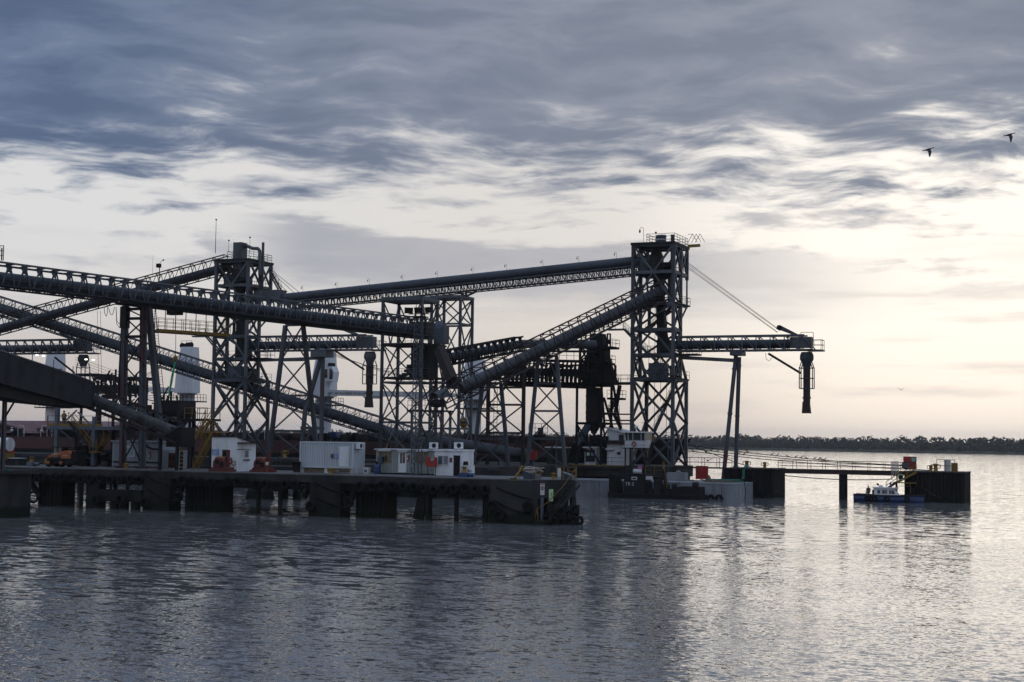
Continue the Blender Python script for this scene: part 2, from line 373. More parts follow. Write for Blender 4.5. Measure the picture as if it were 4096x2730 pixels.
# air over the river
hz = bpy.data.materials.new('river_haze'); hz.use_nodes = True; hn = hz.node_tree.nodes; hn.clear()
hv = hn.new('ShaderNodeVolumePrincipled'); hv.inputs['Color'].default_value = (.93, .93, .95, 1); hv.inputs['Density'].default_value = .00007; hv.inputs['Anisotropy'].default_value = .3
ho = hn.new('ShaderNodeOutputMaterial'); hz.node_tree.links.new(hv.outputs[0], ho.inputs['Volume'])
tag(MB().box((-7000, -900, -4), (7000, 8000, 60)).build('haze', hz), kind='stuff')
# ------------------------------------------------------------------ structural builders
def face(par, a0, b0, a1, b1, pat, w, m, name='brace'):
    a0, b0, a1, b1 = map(Vector, (a0, b0, a1, b1)); ml, mu = (a0 + b0) / 2, (a1 + b1) / 2
    off = (b0 - a0).cross(z0).normalized() * w * .55
    for c in pat:
        if c == 'X': bar(name, a0, b1, w, m, par); bar(name, b0 + off, a1 + off, w, m, par)
        if c == 'V': bar(name, a1, ml, w, m, par); bar(name, b1, ml, w, m, par)
        if c == 'A': bar(name, a0, mu, w, m, par); bar(name, b0, mu, w, m, par)
        if c == '/': bar(name, a0, b1, w, m, par)
        if c == '\\': bar(name, b0, a1, w, m, par)
        if c == '-': bar('beam', a1, b1, w * 1.25, m, par, w * 1.7)
        if c == '_': bar('beam', a0, b0, w * 1.25, m, par, w * 1.7)
        if c == 'G': MB().prism([ml + (a0 - ml) * .12 - z0 * .02, ml + (b0 - ml) * .12 - z0 * .02, ml + (mu - ml) * .12], off * .9).build('gusset', m, par)
def cage(par, rings, pats, w, m, legw=None, legm=None, faces=(0, 1, 2, 3)):
    """rings: list of 4 corner points per level; pats: one string per storey and face, or one string for all"""
    for i in range(4):
        bar('leg', rings[0][i], rings[-1][i], legw or w * 1.6, legm or m, par)
    for k in range(len(rings) - 1):
        for i in faces:
            j = (i + 1) % 4; p = pats[k] if isinstance(pats[k], str) else pats[k][i]
            face(par, rings[k][i], rings[k][j], rings[k + 1][i], rings[k + 1][j], p, w, m)
def ring(x0, y0, x1, y1, z): return [Vector((x0, y0, z)), Vector((x1, y0, z)), Vector((x1, y1, z)), Vector((x0, y1, z))]
def stair(par, p, q, wid, m, mr=None, name='stair_flight', rails=True, n=None):
    """flight from low point p to high point q, tread width along vector wid"""
    p, q, wid = Vector(p), Vector(q), Vector(wid); n = n or max(4, int((q.z - p.z) / .22)); b = MB()
    b.bar(p, q, .06, .26); b.bar(p + wid, q + wid, .06, .26)
    d = (q - p); g = Vector((d.x, d.y, 0)); g.normalize()
    for i in range(n):
        c = p + d * ((i + .5) / n); b.prism([c - g * .13, c + g * .13, c + wid + g * .13, c + wid - g * .13], (0, 0, .05))
    o = b.build(name, m, par)
    if rails:
        r = MB()
        for s in (Vector(), wid): r.rail([p + s, q + s], 1.0, .035, 1.3, 1)
        r.build('stair_rail', mr or m, par)
    return o
def platform(par, x0, y0, x1, y1, z, m, mr=None, sides='fblr', t=.22, h=1.05, step=1.4):
    MB().box((x0, y0, z - t), (x1, y1, z)).build('platform', m, par)
    c = dict(f=((x0, y0), (x1, y0)), b=((x0, y1), (x1, y1)), l=((x0, y0), (x0, y1)), r=((x1, y0), (x1, y1))); b = MB()
    for s in sides: a, e = c[s]; b.rail([(*a, z), (*e, z)], h, .035, step)
    if sides: b.build('guard_rail', mr or m, par)
def conveyor(name, label, A, B, r, hw, lo, hi, n, pat='V', tm=None, hm=None, bw=.1, group='conveyor galleries', top=True, walk=-1, bands=0, hang=False, lowbeam=True, taper=None):
    A, B = Vector(A), Vector(B); tm = tm or steel; hm = hm or hood
    t, s, b = basis(B - A)                      # s: sideways, b: up across the slope
    if s.y > 0: s = -s                          # s points to the near side
    T = thing(name, label, 'conveyor', (A.x, A.y, A.z), group)
    MB().tube(A, B, r, n=18).build('belt_hood', hm, T)
    if bands:
        k = MB()
        for i in range(bands + 1): c = A.lerp(B, i / bands); k.tube(c - t * .03, c + t * .03, r * 1.035, n=18)
        tag(k.build('hood_bands', tm, T), kind='stuff')
    for sg in (1, -1):
        for h in ((lo, hi) if top else (lo,)): bar('chord', A + s * hw * sg + b * h, B + s * hw * sg + b * h, bw * 1.5, tm, T, bw * 1.7)
    P = lambda i, sg, h: A.lerp(B, i / n) + s * hw * sg + b * h
    for sg in (1, -1):
        for i in range(n):
            if pat == 'V':                      # narrow inverted Vs standing side by side
                bar('brace', P(i + .08, sg, lo), P(i + .5, sg, hi), bw, tm, T); bar('brace', P(i + .92, sg, lo), P(i + .5, sg, hi), bw, tm, T)
            if pat == 'N':
                bar('post', P(i, sg, lo), P(i, sg, hi), bw, tm, T); bar('brace', P(i, sg, lo), P(i + 1, sg, hi), bw * .8, tm, T)
            if pat == 'M':
                bar('post', P(i, sg, lo), P(i, sg, hi), bw, tm, T); bar('brace', P(i, sg, hi), P(i + 1, sg, lo), bw * .8, tm, T)
            if pat == 'W':
                bar('brace', P(i, sg, lo if i % 2 else hi), P(i + 1, sg, hi if i % 2 else lo), bw, tm, T)
                if i % 2 == 0: bar('post', P(i, sg, lo), P(i, sg, hi), bw * .8, tm, T)
    x = MB()
    for i in range(n + 1):
        x.bar(P(i, 1, lo), P(i, -1, lo), bw)
        if top: x.bar(P(i, 1, hi), P(i, -1, hi), bw)
    tag(x.build('cross_ties', tm, T), kind='stuff')
    if hang:                                    # sheet knees hanging from the top chord
        me = MB().prism([-t * .42, t * .42, t * .1 - b * .55, -t * .1 - b * .55], s * .1).mesh('knee_plate', tm)
        for i in range(n):
            for sg in (1, -1): put('knee_plate', me, T, Matrix.Translation(P(i + .5, sg, hi) + s * (-.06 - .06 * sg)))
    if lowbeam:                                 # belt bed, return idlers and cable trays under the hood
        k = MB().bar(A - b * (r * .95), B - b * (r * .95), hw * 1.5, .16)
        for i in range(2 * n): c = A.lerp(B, (i + .5) / (2 * n)); k.bar(c - b * (r * .9), c + b * lo, .09); k.bar(c + s * hw * .7 - b * r * .9, c + s * hw * .7 + b * lo, .07)
        tag(k.build('belt_bed', steel_dk, T), kind='stuff')
    if walk:
        w0, w1 = s * walk * -(hw + .05), s * walk * -(hw + .75); m_ = (w0 + w1) / 2 + b * (lo + .05)
        MB().bar(A + m_, B + m_, .7, .06).build('walkway', tm, T)
        k = MB().rail([A + w1 + b * (lo + .08), B + w1 + b * (lo + .08)], 1.05, .03, 1.8, 1); k.build('walkway_rail', tm, T)
    return T
def text(par, body, loc, size, m, rz=0, name='lettering', rx=R(90)):
    c = bpy.data.curves.new(name, 'FONT'); c.body = body; c.size = size; c.extrude = .004; c.materials.append(m)
    tmp = bpy.data.objects.new('tmp', c); COL.objects.link(tmp); dg = bpy.context.evaluated_depsgraph_get(); dg.update()
    me = bpy.data.meshes.new_from_object(tmp.evaluated_get(dg)); me.name = name
    bpy.data.objects.remove(tmp); bpy.data.curves.remove(c)
    if not me.materials: me.materials.append(m)
    return put(name, me, par, Matrix.Translation(Vector(loc)) @ Matrix.Rotation(rz, 4, 'Z') @ Matrix.Rotation(rx, 4, 'X'))
# ================================================================== near pier
DZ = 4.0
pier = thing('concrete_pier', 'long concrete pier on piles and fender blocks crossing in front of the loading towers', 'pier', (0, 0, 0))
XL = -84
EC = Vector((2.95, 3.1, 0))                      # far corner of the splayed end
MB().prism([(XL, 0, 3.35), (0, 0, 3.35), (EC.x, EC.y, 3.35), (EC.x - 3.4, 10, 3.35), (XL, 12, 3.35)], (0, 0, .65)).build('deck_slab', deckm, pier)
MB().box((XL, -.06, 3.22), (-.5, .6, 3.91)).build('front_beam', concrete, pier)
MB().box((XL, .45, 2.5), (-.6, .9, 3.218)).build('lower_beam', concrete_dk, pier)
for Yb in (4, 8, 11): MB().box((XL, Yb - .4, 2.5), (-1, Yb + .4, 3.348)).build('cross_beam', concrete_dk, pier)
fx = lambda px, Y=.2: PY((px, 2010), Y).x
def pile(px, Y=.5, w=.42, top=2.6): X = fx(px, Y); MB().tube((X, Y, -3), (X, Y, top), w / 2 * 1.1, n=10).build('pile', concrete_dk, pier)
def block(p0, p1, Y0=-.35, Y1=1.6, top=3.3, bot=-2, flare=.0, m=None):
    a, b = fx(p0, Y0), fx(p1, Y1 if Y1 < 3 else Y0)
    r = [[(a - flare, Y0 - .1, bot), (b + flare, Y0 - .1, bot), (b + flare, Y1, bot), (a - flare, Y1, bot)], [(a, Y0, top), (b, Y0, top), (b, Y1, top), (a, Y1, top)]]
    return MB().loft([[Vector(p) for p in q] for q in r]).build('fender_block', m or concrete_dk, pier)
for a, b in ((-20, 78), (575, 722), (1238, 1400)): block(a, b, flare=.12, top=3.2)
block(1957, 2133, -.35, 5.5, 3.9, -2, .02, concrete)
def cell(p0, p1, Y0=1.4, Y1=3.6, top=2.6):          # dark sheet-pile cell, each pan a piece
    a, b = fx(p0, Y0), fx(p1, Y1); n = max(3, round((b - a) / .5)); w_ = (b - a) / n
    me = MB().prism([(0, 0, -3), (w_ * .2, -.16, -3), (w_ * .62, -.16, -3), (w_ * .82, 0, -3), (w_, 0, -3), (w_, .1, -3), (0, .1, -3)], (0, 0, top + 3)).mesh('sheet_pile', sheet)
    core = MB().box((a + .02, Y0 + .1, -3), (b - .02, Y1, top - .02)).build('sheet_pile_cell', sheet, pier)
    for i in range(n): put('sheet_pile', me, pier, Matrix.Translation((a + i * w_, Y0, 0)))
for a, b in ((153, 300), (757, 933), (1423, 1588)): cell(a, b)
for px in (324, 352, 749, 1034, 1121, 1826, 1945): pile(px)
for px, Y in ((1711, .5), (1720, 3.5), (460, 9), (640, 9), (880, 9), (1500, 9), (1940, 8.5)): pile(px, Y)
for p0, p1 in (((1690, 1960), (1662, 2076)), ((1703, 1960), (1684, 2080)), ((118, 1925), (78, 2010)), ((118, 1925), (160, 1985)), ((1430, 1930), (1405, 2000)), ((1250, 1935), (1215, 1990)), ((735, 1930), (718, 1975))):
    bar('raking_pile', PY(p0, .8), PY(p1, .8), .45, concrete_dk, pier)
# low fender beam between two legs
a, b = fx(372), fx(575)
MB().box((a, -.3, .75), (b, .5, 1.95)).build('fender_beam', concrete_dk, pier)
MB().prism([(a, -.2, 2.6), (a - .7, -.2, .7), (a + .3, -.2, -2), (a + 1.0, -.2, -2), (a + 1.0, -.2, 2.6)], (0, 1.2, 0)).build('fender_block', concrete_dk, pier)
for px in (462, 497, 543): pile(px, .3, .9, .9)
MB().torus(PY((133, 1990), .6), .55, .12, 'y', 16, 8).build('mooring_ring', sheet, pier)
# splayed end: parapet wall, columns, flight of steps to the water
ed = EC.normalized(); en = Vector((ed.y, -ed.x, 0)); E0 = Vector((0, 0, 0))
def ep(s, o, z): return E0 + ed * s + en * o + z0 * z
MB().prism([ep(.0, .03, 2.35), ep(4.28, .03, 2.35), ep(4.28, -.4, 2.35), ep(.0, -.4, 2.35)], (0, 0, 1.62)).build('end_wall', concrete, pier)
for s_ in (.15, 1.55, 4.0): MB().prism([ep(s_, -.02, -2), ep(s_ + .42, -.02, -2), ep(s_ + .42, -.5, -2), ep(s_, -.5, -2)], (0, 0, 4.4)).build('end_column', concrete, pier)
MB().tube(ep(.95, .0, -2), ep(.95, .0, 2.4), .17, n=12).build('drain_pipe', blue_gy, pier)
MB().prism([ep(0, -1.2, -2), ep(4.2, -1.2, -2), ep(4.2, -1.3, -2), ep(0, -1.3, -2)], (0, 0, 4.4)).build('rear_wall', concrete_dk, pier)
sc = MB()
st = MB().prism([ep(4.2, .1, 3.7), ep(4.2, .1, 3.4), ep(1.1, .1, .25), ep(1.1, .1, .6)], en * .15)
st.prism([ep(4.2, 1.1, 3.7), ep(4.2, 1.1, 3.4), ep(1.1, 1.1, .25), ep(1.1, 1.1, .6)], en * .15)
stairs = st.build('staircase', concrete, pier); INV[stairs.name] = Matrix.Translation((0, 0, 0))
n = 16
for i in range(n):
    s_ = 4.15 - 3.1 * i / n; z_ = 3.72 - 3.2 * i / n
    MB().prism([ep(s_, .25, z_), ep(s_ - .30, .25, z_), ep(s_ - .30, 1.1, z_), ep(s_, 1.1, z_)], (0, 0, .11)).build('step', concrete, stairs)
MB().prism([ep(1.15, .05, -.6), ep(-.25, .05, -.6), ep(-.25, 1.5, -.6), ep(1.15, 1.5, -.6)], (0, 0, 1.0)).build('landing', concrete_dk, stairs)
MB().prism([ep(1.15, 1.15, -2), ep(4.0, 1.15, -2), ep(4.0, 1.35, -2), ep(1.15, 1.35, -2)], (0, 0, 2.9)).build('fender_frame', sheet, pier)
for s_ in (1.9, 2.4, 2.9, 3.4, 3.9): bar('fender_post', ep(s_, 1.42, -1.5), ep(s_, 1.42, 1.5 + .25 * s_ * .3), .22, sheet, pier)
MB().path([ep(4.2, .2, 5.0), ep(2.9, .3, 3.4), ep(1.3, .3, 1.9), ep(.3, .4, 1.4), ep(-.2, 1.7, .9)], .035).path([ep(.3, .4, 1.4), ep(.1, .4, .5)], .03).path([ep(-.2, 1.7, .9), ep(-.2, 1.7, .4)], .03).path([ep(4.2, .2, 5), ep(4.2, .2, 4)], .035).build('handrail', yellow, stairs)
for s_, z_, w_, h_, m_, nm in ((.75, 2.62, .42, 1.05, signwhite, 'notice_sign'), (1.62, 2.05, .42, 1.1, lime, 'notice_sign')):
    o = MB().prism([ep(s_, .06, z_), ep(s_ + w_, .06, z_), ep(s_ + w_, .06, z_ + h_), ep(s_, .06, z_ + h_)], en * .03).build(nm, m_, pier)
    INV[o.name] = Matrix.Identity(4)
    if m_ is signwhite:
        MB().torus((0, 0, 0), .15, .03, 'x', 18, 6).build('prohibition_ring', red, o).matrix_basis = Matrix.Translation(ep(s_ + w_ / 2, .10, z_ + .62)) @ Matrix.Rotation(math.atan2(en.y, en.x), 4, 'Z')
        MB().prism([ep(s_ + .05, .095, z_ + .93), ep(s_ + w_ - .05, .095, z_ + .93), ep(s_ + w_ - .05, .095, z_ + 1.02), ep(s_ + .05, .095, z_ + 1.02)], en * .004).build('warning_band', red, o)
        MB().prism([ep(s_ + .17, .095, z_ + .5), ep(s_ + .25, .095, z_ + .5), ep(s_ + .25, .095, z_ + .75), ep(s_ + .17, .095, z_ + .75)], en * .004).build('pictogram', black, o)
    else:
        MB().prism([ep(s_ + .2, .095, z_ + .45), ep(s_ + .26, .095, z_ + .45), ep(s_ + .3, .095, z_ + .8), ep(s_ + .18, .095, z_ + .74)], en * .004).build('pictogram', greensign, o)
# chains draped on the fender blocks
for pts in (((575, 1895), (640, 1935), (722, 1960)), ((590, 1960), (650, 2000), (712, 2008)), ((1262, 1930), (1310, 1962), (1380, 1975)), ((1265, 1990), (1310, 2020), (1395, 2034)), ((1985, 1950), (2060, 1985), (2125, 1998)), ((1975, 2000), (2035, 2040), (2105, 2055))):
    a_, m_, c_ = [PY(p, -.5) for p in pts]
    MB().path([a_.lerp(m_, t).lerp(m_.lerp(c_, t), t) for t in [i / 8 for i in range(9)]], .09).build('fender_hose', rubber, pier)
# tyres: one mesh, each tyre an object
tyre_me = MB().torus((0, 0, 0), .35, .145, 'y', 22, 10, 1.0).torus((0, -.0, 0), .30, .11, 'y', 22, 8, 1.35).mesh('tyre', rubber)
lug = MB().torus((0, 0, 0), .37, .15, 'y', 22, 10, .95)
TY = [z6(*p) for p in ((95, 815), (205, 820), (305, 810), (400, 810), (500, 815), (600, 822), (690, 830), (785, 845), (880, 835), (975, 840), (1080, 830), (1175, 845), (1275, 850))]
TY += [z4(*p) for p in ((65, 1180), (150, 1180), (235, 1185), (320, 1190), (480, 1185), (560, 1185), (640, 1190), (730, 1205), (815, 1205), (905, 1220), (985, 1210), (1075, 1210), (1155, 1250), (1660, 1225))]
TY += [q6(*p) for p in ((180, 762), (290, 760), (395, 760), (495, 758), (640, 765), (745, 765), (855, 770), (960, 790), (1065, 785), (1180, 785), (1295, 795), (1410, 795), (1525, 800), (1640, 800), (2145, 800))]
TY.sort()
def ordinal(n):
    ones = ['', 'first', 'second', 'third', 'fourth', 'fifth', 'sixth', 'seventh', 'eighth', 'ninth', 'tenth', 'eleventh', 'twelfth', 'thirteenth', 'fourteenth', 'fifteenth', 'sixteenth', 'seventeenth', 'eighteenth', 'nineteenth']
    if n < 20: return ones[n]
    t = {2: 'twent', 3: 'thirt', 4: 'fort'}[n // 10]; return t + 'ieth' if n % 10 == 0 else t + 'y-' + ones[n % 10]
for i, p in enumerate(TY):
    P_ = PY(p, -.33); s_ = random.uniform(.98, 1.12)
    o = put('tyre_fender', tyre_me, None, Matrix.Translation(P_) @ Matrix.Rotation(random.uniform(-.12, .12), 4, 'Z') @ Matrix.Rotation(random.uniform(-.1, .1) + .05, 4, 'X') @ Matrix.Scale(s_, 4))
    tag(o, ordinal(i + 1) + ' tyre from the left in the row hanging under the pier edge', 'tyre', 'tyre fenders along the pier')
LOW = [(q6(150, 890), 'black tyre on the leftmost fender block, upper one'), (q6(140, 1010), 'black tyre on the leftmost fender block, lower one'), (q6(1135, 1025), 'black tyre on the low fender beam, left of two'), (q6(1415, 1025), 'black tyre on the low fender beam, right of two'),
       (q6(1705, 1065), 'tyre low on the left edge of the block right of the fender beam'), (q6(2100, 985), 'tyre on the right edge of the block right of the fender beam'), (z4(1215, 1400), 'tyre on the left edge of the block below the container'), (z4(1555, 1365), 'tyre on the right edge of the block below the container'),
       (z6(1340, 1000), 'tyre on the left edge of the pier end block'), (z6(1405, 1085), 'tyre low on the pier end block near the waterline'), (z6(1675, 1005), 'tyre near the corner of the pier end block')]
for p, lb in LOW:
    tag(put('tyre_fender', tyre_me, None, Matrix.Translation(PY(p, -.62)) @ Matrix.Scale(1.16, 4)), lb, 'tyre', 'low tyres on the fender blocks')
ra = math.atan2(ed.y, ed.x)
for (s_, z_), lb in zip(((2.0, 1.2), (2.75, 1.0), (3.4, 1.35), (1.4, .35), (2.1, .3), (2.7, .25), (3.3, .4), (3.9, .35)), ('upper left', 'upper middle', 'upper right', 'lowest left', 'second low', 'third low', 'fourth low', 'lowest right')):
    tag(put('tyre_fender', tyre_me, None, Matrix.Translation(ep(s_, 1.65, z_)) @ Matrix.Rotation(ra, 4, 'Z')), f'{lb} tyre in the cluster at the foot of the pier steps', 'tyre', 'tyres at the pier steps')
# concrete dolphin with a steel post at the very left, nearer than the pier
P_ = PZ(q6(40, 1245), 0); X_, Y_ = P_.x, P_.y
dol = thing('mooring_dolphin', 'concrete mooring dolphin with steel post at the left picture edge', 'dolphin', (X_ - 2, Y_, 0))
xr = PY(q6(90, 1100), Y_).x; top = PY(q6(60, 725), Y_).z; cap = PY(q6(60, 680), Y_).z
MB().box((xr - 4, Y_, -3), (xr, Y_ + 3, top)).build('dolphin_shaft', concrete, dol)
MB().box((xr - 4.5, Y_ - .4, top), (PY(q6(175, 715), Y_).x, Y_ + 3.4, cap)).build('dolphin_cap', concrete, dol)
pA, pB = PY(q6(50, 690), Y_ + 1), PY(qc(88, 50), Y_ + 1); pA.x = pB.x
for o_ in (-.13, .13): bar('post_flange', (pB.x + o_, Y_ + 1, cap), (pB.x + o_, Y_ + 1, pB.z), .06, steel, dol, .3)
bar('post_web', (pB.x, Y_ + 1, cap), (pB.x, Y_ + 1, pB.z), .22, steel_dk, dol, .05)
bar('post_arm', (pB.x + .16, Y_ + 1, pB.z - .1), (pB.x - 3, Y_ + 1, pB.z - .25), .2, steel, dol, .24)
bar('post_arm', (pB.x - .1, Y_ + 1, pB.z - 1.4), (pB.x - 3, Y_ + 1, pB.z - 1.4), .1, steel, dol)
bar('knee_brace', (pB.x + .1, Y_ + 1, PY(qc(110, 660), Y_ + 1).z), PY(qc(290, 315), Y_ + 1), .13, steel_dk, dol)
MB().path([(xr - .3, Y_ - .2, cap + .03), (xr + .2, Y_ - .3, cap + .05), (xr + .5, Y_ - .41, cap - .1), (xr + .7, Y_ - .42, cap - .05)], .05).build('rope_tail', greenp, dol)
# ================================================================== cabins and gear on the near pier
def xz(p, Y): return PY(p, Y)
# --- white hut with mono-pitch roof
Y0 = 3.0; a = PY(q4(150, 620), Y0).x; b = PY(q4(490, 620), Y0).x; H1, H2, dp = 3.42, 2.75, 3.5
hut = thing('white_hut', 'small white rendered hut with sloping roof and dark doorway beside two red winches', 'hut', ((a + b) / 2, Y0, DZ))
MB().loft([[Vector((x, Y0, DZ)), Vector((x, Y0 + dp, DZ)), Vector((x, Y0 + dp, DZ + H2)), Vector((x, Y0, DZ + H1))] for x in (a, b)]).build('walls', white, hut)
MB().loft([[Vector((x, Y0 - .12, DZ + H1 + .02)), Vector((x, Y0 + dp + .25, DZ + H2 - .02)), Vector((x, Y0 + dp + .25, DZ + H2 + .1)), Vector((x, Y0 - .12, DZ + H1 + .13))] for x in (a - .1, b + .18)]).build('roof', steel_rust, hut)
def front(par, nm, p0, p1, Y, m, t=.04, rec=0):  # panel on a face looking to the camera side
    A_, B_ = PY(p0, Y), PY(p1, Y); return MB().box((A_.x, Y - t, min(A_.z, B_.z)), (B_.x, Y + rec, max(A_.z, B_.z))).build(nm, m, par)
front(hut, 'notice_board', q4(163, 326), q4(257, 410), Y0, bluesign)
o = front(hut, 'door_frame', q4(300, 333), q4(390, 604), Y0, steel, .03); o = front(hut, 'doorway', q4(313, 350), q4(385, 604), Y0, black, .045)
def side(par, nm, p0, p1, X, m, t=.04):
    A_, B_ = PX(p0, X), PX(p1, X); return MB().box((X - .01, A_.y, min(A_.z, B_.z)), (X + t, B_.y, max(A_.z, B_.z))).build(nm, m, par)
o = side(hut, 'window_frame', q4(583, 338), q4(658, 472), b, white_d, .05); side(hut, 'window_pane', q4(597, 346), q4(645, 440), b, glass_lt, .06); side(hut, 'window_sill', q4(580, 465), q4(662, 478), b, concrete, .12)
side(hut, 'rain_ledge', q4(500, 236), q4(745, 250), b, concrete, .5); side(hut, 'conduit', q4(492, 328), q4(675, 334), b, steel_dk, .06)
text(hut, 'NORMAS', (PY(q4(168, 345), Y0).x, Y0 - .06, PY(q4(168, 345), Y0).z), .16, signwhite)
for i in range(5): z_ = PY(q4(168, 358 + i * 10), Y0).z; MB().box((a + .18, Y0 - .048, z_), (a + .18 + random.uniform(.4, .65), Y0 - .041, z_ + .035)).build('print_line', signwhite, hut)
# --- mooring winches
def winch(px0, px1, py, Y, label):
    x0, x1 = PY((px0, py), Y).x, PY((px1, py), Y).x; W_ = x1 - x0
    T = thing('mooring_winch', label, 'winch', ((x0 + x1) / 2, Y, DZ), 'red winches on the pier')
    MB().box((x0, Y - .55, DZ), (x1, Y + .75, DZ + .22)).box((x0 + .25, Y - .5, DZ + .22), (x1 - .25, Y + .7, DZ + .42)).build('bed_frame', winch_red, T)
    xm = (x0 + x1) / 2; prof = [(-.62, .42), (.62, .42), (.62, 1.0)] + [(.62 * math.cos(t), 1.0 + .5 * math.sin(t)) for t in [math.pi * i / 10 for i in range(1, 10)]] + [(-.62, 1.0)]
    MB().prism([(xm - .48, Y + u, DZ + v) for u, v in [(p * .8, q) for p, q in prof]], (.98, 0, 0)).build('drum_guard', rust_or, T)
    for xx in (xm - .56, xm + .5): MB().prism([(xx, Y + u * .88, DZ + v) for u, v in prof], (.07, 0, 0)).build('side_plate', winch_red, T)
    MB().prism([(xm - .75, Y - .5, DZ + .4), (xm + .55, Y - .5, DZ + .4), (xm + .55, Y - .5, DZ + .95), (xm + .2, Y - .5, DZ + 1.35), (xm - .5, Y - .5, DZ + 1.35), (xm - .75, Y - .5, DZ + .95)], (0, .12, 0)).build('front_plate', winch_red, T)
    MB().tube((xm - .25, Y - .62, DZ + .98), (xm - .25, Y - .5, DZ + .98), .2, n=14).build('gear_cover', black, T)
    MB().box((xm + .05, Y - .56, DZ + .5), (xm + .45, Y - .5, DZ + .95)).build('drum_opening', black, T)
    MB().tube((xm + .62, Y + .1, DZ + .95), (xm + .62, Y + .1, DZ + 2.0), .19, n=12).tube((xm + .62, Y + .1, DZ + 2.0), (xm + .62, Y + .1, DZ + 2.12), .21, n=12).build('motor', winch_red, T)
    return T
winch(*[q4(155, 0)[0], q4(435, 0)[0]], 1880, 1.5, 'red mooring winch with rusty drum guard in front of the white hut')
winch(*[q4(705, 0)[0], q4(978, 0)[0]], 1880, 3.2, 'red mooring winch at the right side of the white hut')
# --- fire extinguishers
def extinguisher(P, label):
    T = thing('fire_extinguisher', label, 'extinguisher', P, 'fire extinguishers'); P = Vector(P)
    MB().lathe(P, ((.09, 0), (.1, .05), (.1, .5), (.05, .6), (.03, .62))).build('cylinder_body', red, T)
    MB().box(P + Vector((-.06, -.03, .62)), P + Vector((.06, .03, .7))).path([P + Vector((.05, 0, .66)), P + Vector((.16, 0, .5)), P + Vector((.13, 0, .15))], .02).build('valve_hose', black, T)
    MB().box(P + Vector((-.06, -.105, .2)), P + Vector((.06, -.098, .4))).build('paper_tag', signwhite, T)
P_ = PY(q4(413, 535), Y0 - .2); extinguisher((P_.x, Y0 - .2, P_.z), 'red fire extinguisher on the white hut front by the winch')
P_ = PY(qd(192, 1325), 7.3); extinguisher((P_.x, 7.3, P_.z), 'red fire extinguisher on the white wall behind the columns')
P_ = PY(z6(546, 585), 4.6); extinguisher((P_.x, 4.6, P_.z), 'small extinguisher beside the sage cabin door')
# --- small yellow sign posts
for p, Y, lb in ((q4(456, 520), 2.0, 'little yellow framed notice on a thin post by the hut corner'), (q4(903, 522), 2.0, 'little yellow framed notice on a thin post by the second winch')):
    P_ = PY(p, Y); T = thing('notice_post', lb, 'sign', (P_.x, Y, DZ), 'notice posts on the pier')
    bar('post', (P_.x, Y, DZ), (P_.x, Y, P_.z - .2), .05, yellow, T); MB().box((P_.x - .22, Y - .03, P_.z - .2), (P_.x + .22, Y, P_.z + .22)).build('frame', yellow, T); MB().box((P_.x - .15, Y - .036, P_.z - .12), (P_.x + .15, Y - .031, P_.z + .14)).build('notice', signwhite, T)
# --- site container
Y0 = 5.1; b = PY(q4(2052, 620), Y0).x; a = b - 6.06; zb = DZ + .50; zt = zb + 2.6; dp = 2.44
ct = thing('site_container', 'light grey corrugated site container on blocks with louvred door and air conditioner', 'container', ((a + b) / 2, Y0, DZ))
for x_ in (a + .06, b - .06):
    for y_ in (Y0 + .06, Y0 + dp - .06): bar('corner_post', (x_, y_, zb), (x_, y_, zt), .16, contm, ct)
for z_ in (zb + .08, zt - .06):
    for y_ in (Y0 + .05, Y0 + dp - .05): bar('rail', (a, y_, z_), (b, y_, z_), .12, contm, ct, .14)
    for x_ in (a + .05, b - .05): bar('rail', (x_, Y0, z_), (x_, Y0 + dp, z_), .12, contm, ct, .14)
pw = .276
pan = MB().prism([(0, .10, zb + .1), (.06, .0, zb + .1), (.15, 0, zb + .1), (.21, .10, zb + .1), (pw, .10, zb + .1), (pw, .12, zb + .1), (0, .12, zb + .1)], (0, 0, 2.45)).mesh('corrugated_panel', contm)
for i in range(21):
    for y_, f_ in ((Y0 + .02, 1), (Y0 + dp - .02, -1)): put('corrugated_panel', pan, ct, Matrix.Translation((a + .13 + i * pw, y_, 0)) @ Matrix.Scale(f_, 4, (0, 1, 0)))
for i in range(8):
    for x_, f_ in ((b - .02, 1), (a + .02, -1)): put('corrugated_panel', pan, ct, Matrix.Translation((x_, Y0 + .13 + i * pw, 0)) @ Matrix.Rotation(R(90), 4, 'Z') @ Matrix.Scale(f_, 4, (0, 1, 0)))
MB().box((a + .05, Y0 + .09, zt - .1), (b - .05, Y0 + dp - .09, zt - .04)).box((a, Y0 + .09, zb), (b, Y0 + dp - .09, zb + .1)).build('roof', contm, ct)
A_, B_ = PY(q4(1870, 285), Y0), PY(q4(2008, 575), Y0)
dr_ = MB().box((A_.x, Y0 - .03, B_.z), (B_.x, Y0 + .01, A_.z)).build('door', contm, ct); INV[dr_.name] = Matrix.Identity(4)
nl = 22
for i in range(nl): z_ = B_.z + .12 + (A_.z - B_.z - .25) * i / nl; MB().prism([(A_.x + .1, Y0 - .03, z_), (A_.x + .1, Y0 - .06, z_), (A_.x + .1, Y0 - .03, z_ + .07)], (B_.x - A_.x - .2, 0, 0)).build('louvre', white, dr_)
front(ct, 'warning_sign', q4(1760, 388), q4(1800, 446), Y0, yellow, .05); front(ct, 'blue_notice', q4(1803, 388), q4(1857, 446), Y0, bluesign, .05)
P_ = PY(q4(1780, 432), Y0); MB().prism([(P_.x - .11, Y0 - .055, P_.z), (P_.x + .11, Y0 - .055, P_.z), (P_.x, Y0 - .055, P_.z + .22)], (0, -.004, 0)).build('warning_triangle', black, ct)
for x_ in (a + .2, a + 3, b - .2): MB().box((x_ - .2, Y0 + .1, DZ), (x_ + .2, Y0 + dp - .1, zb - .002)).build('footing_block', white_d, ct)
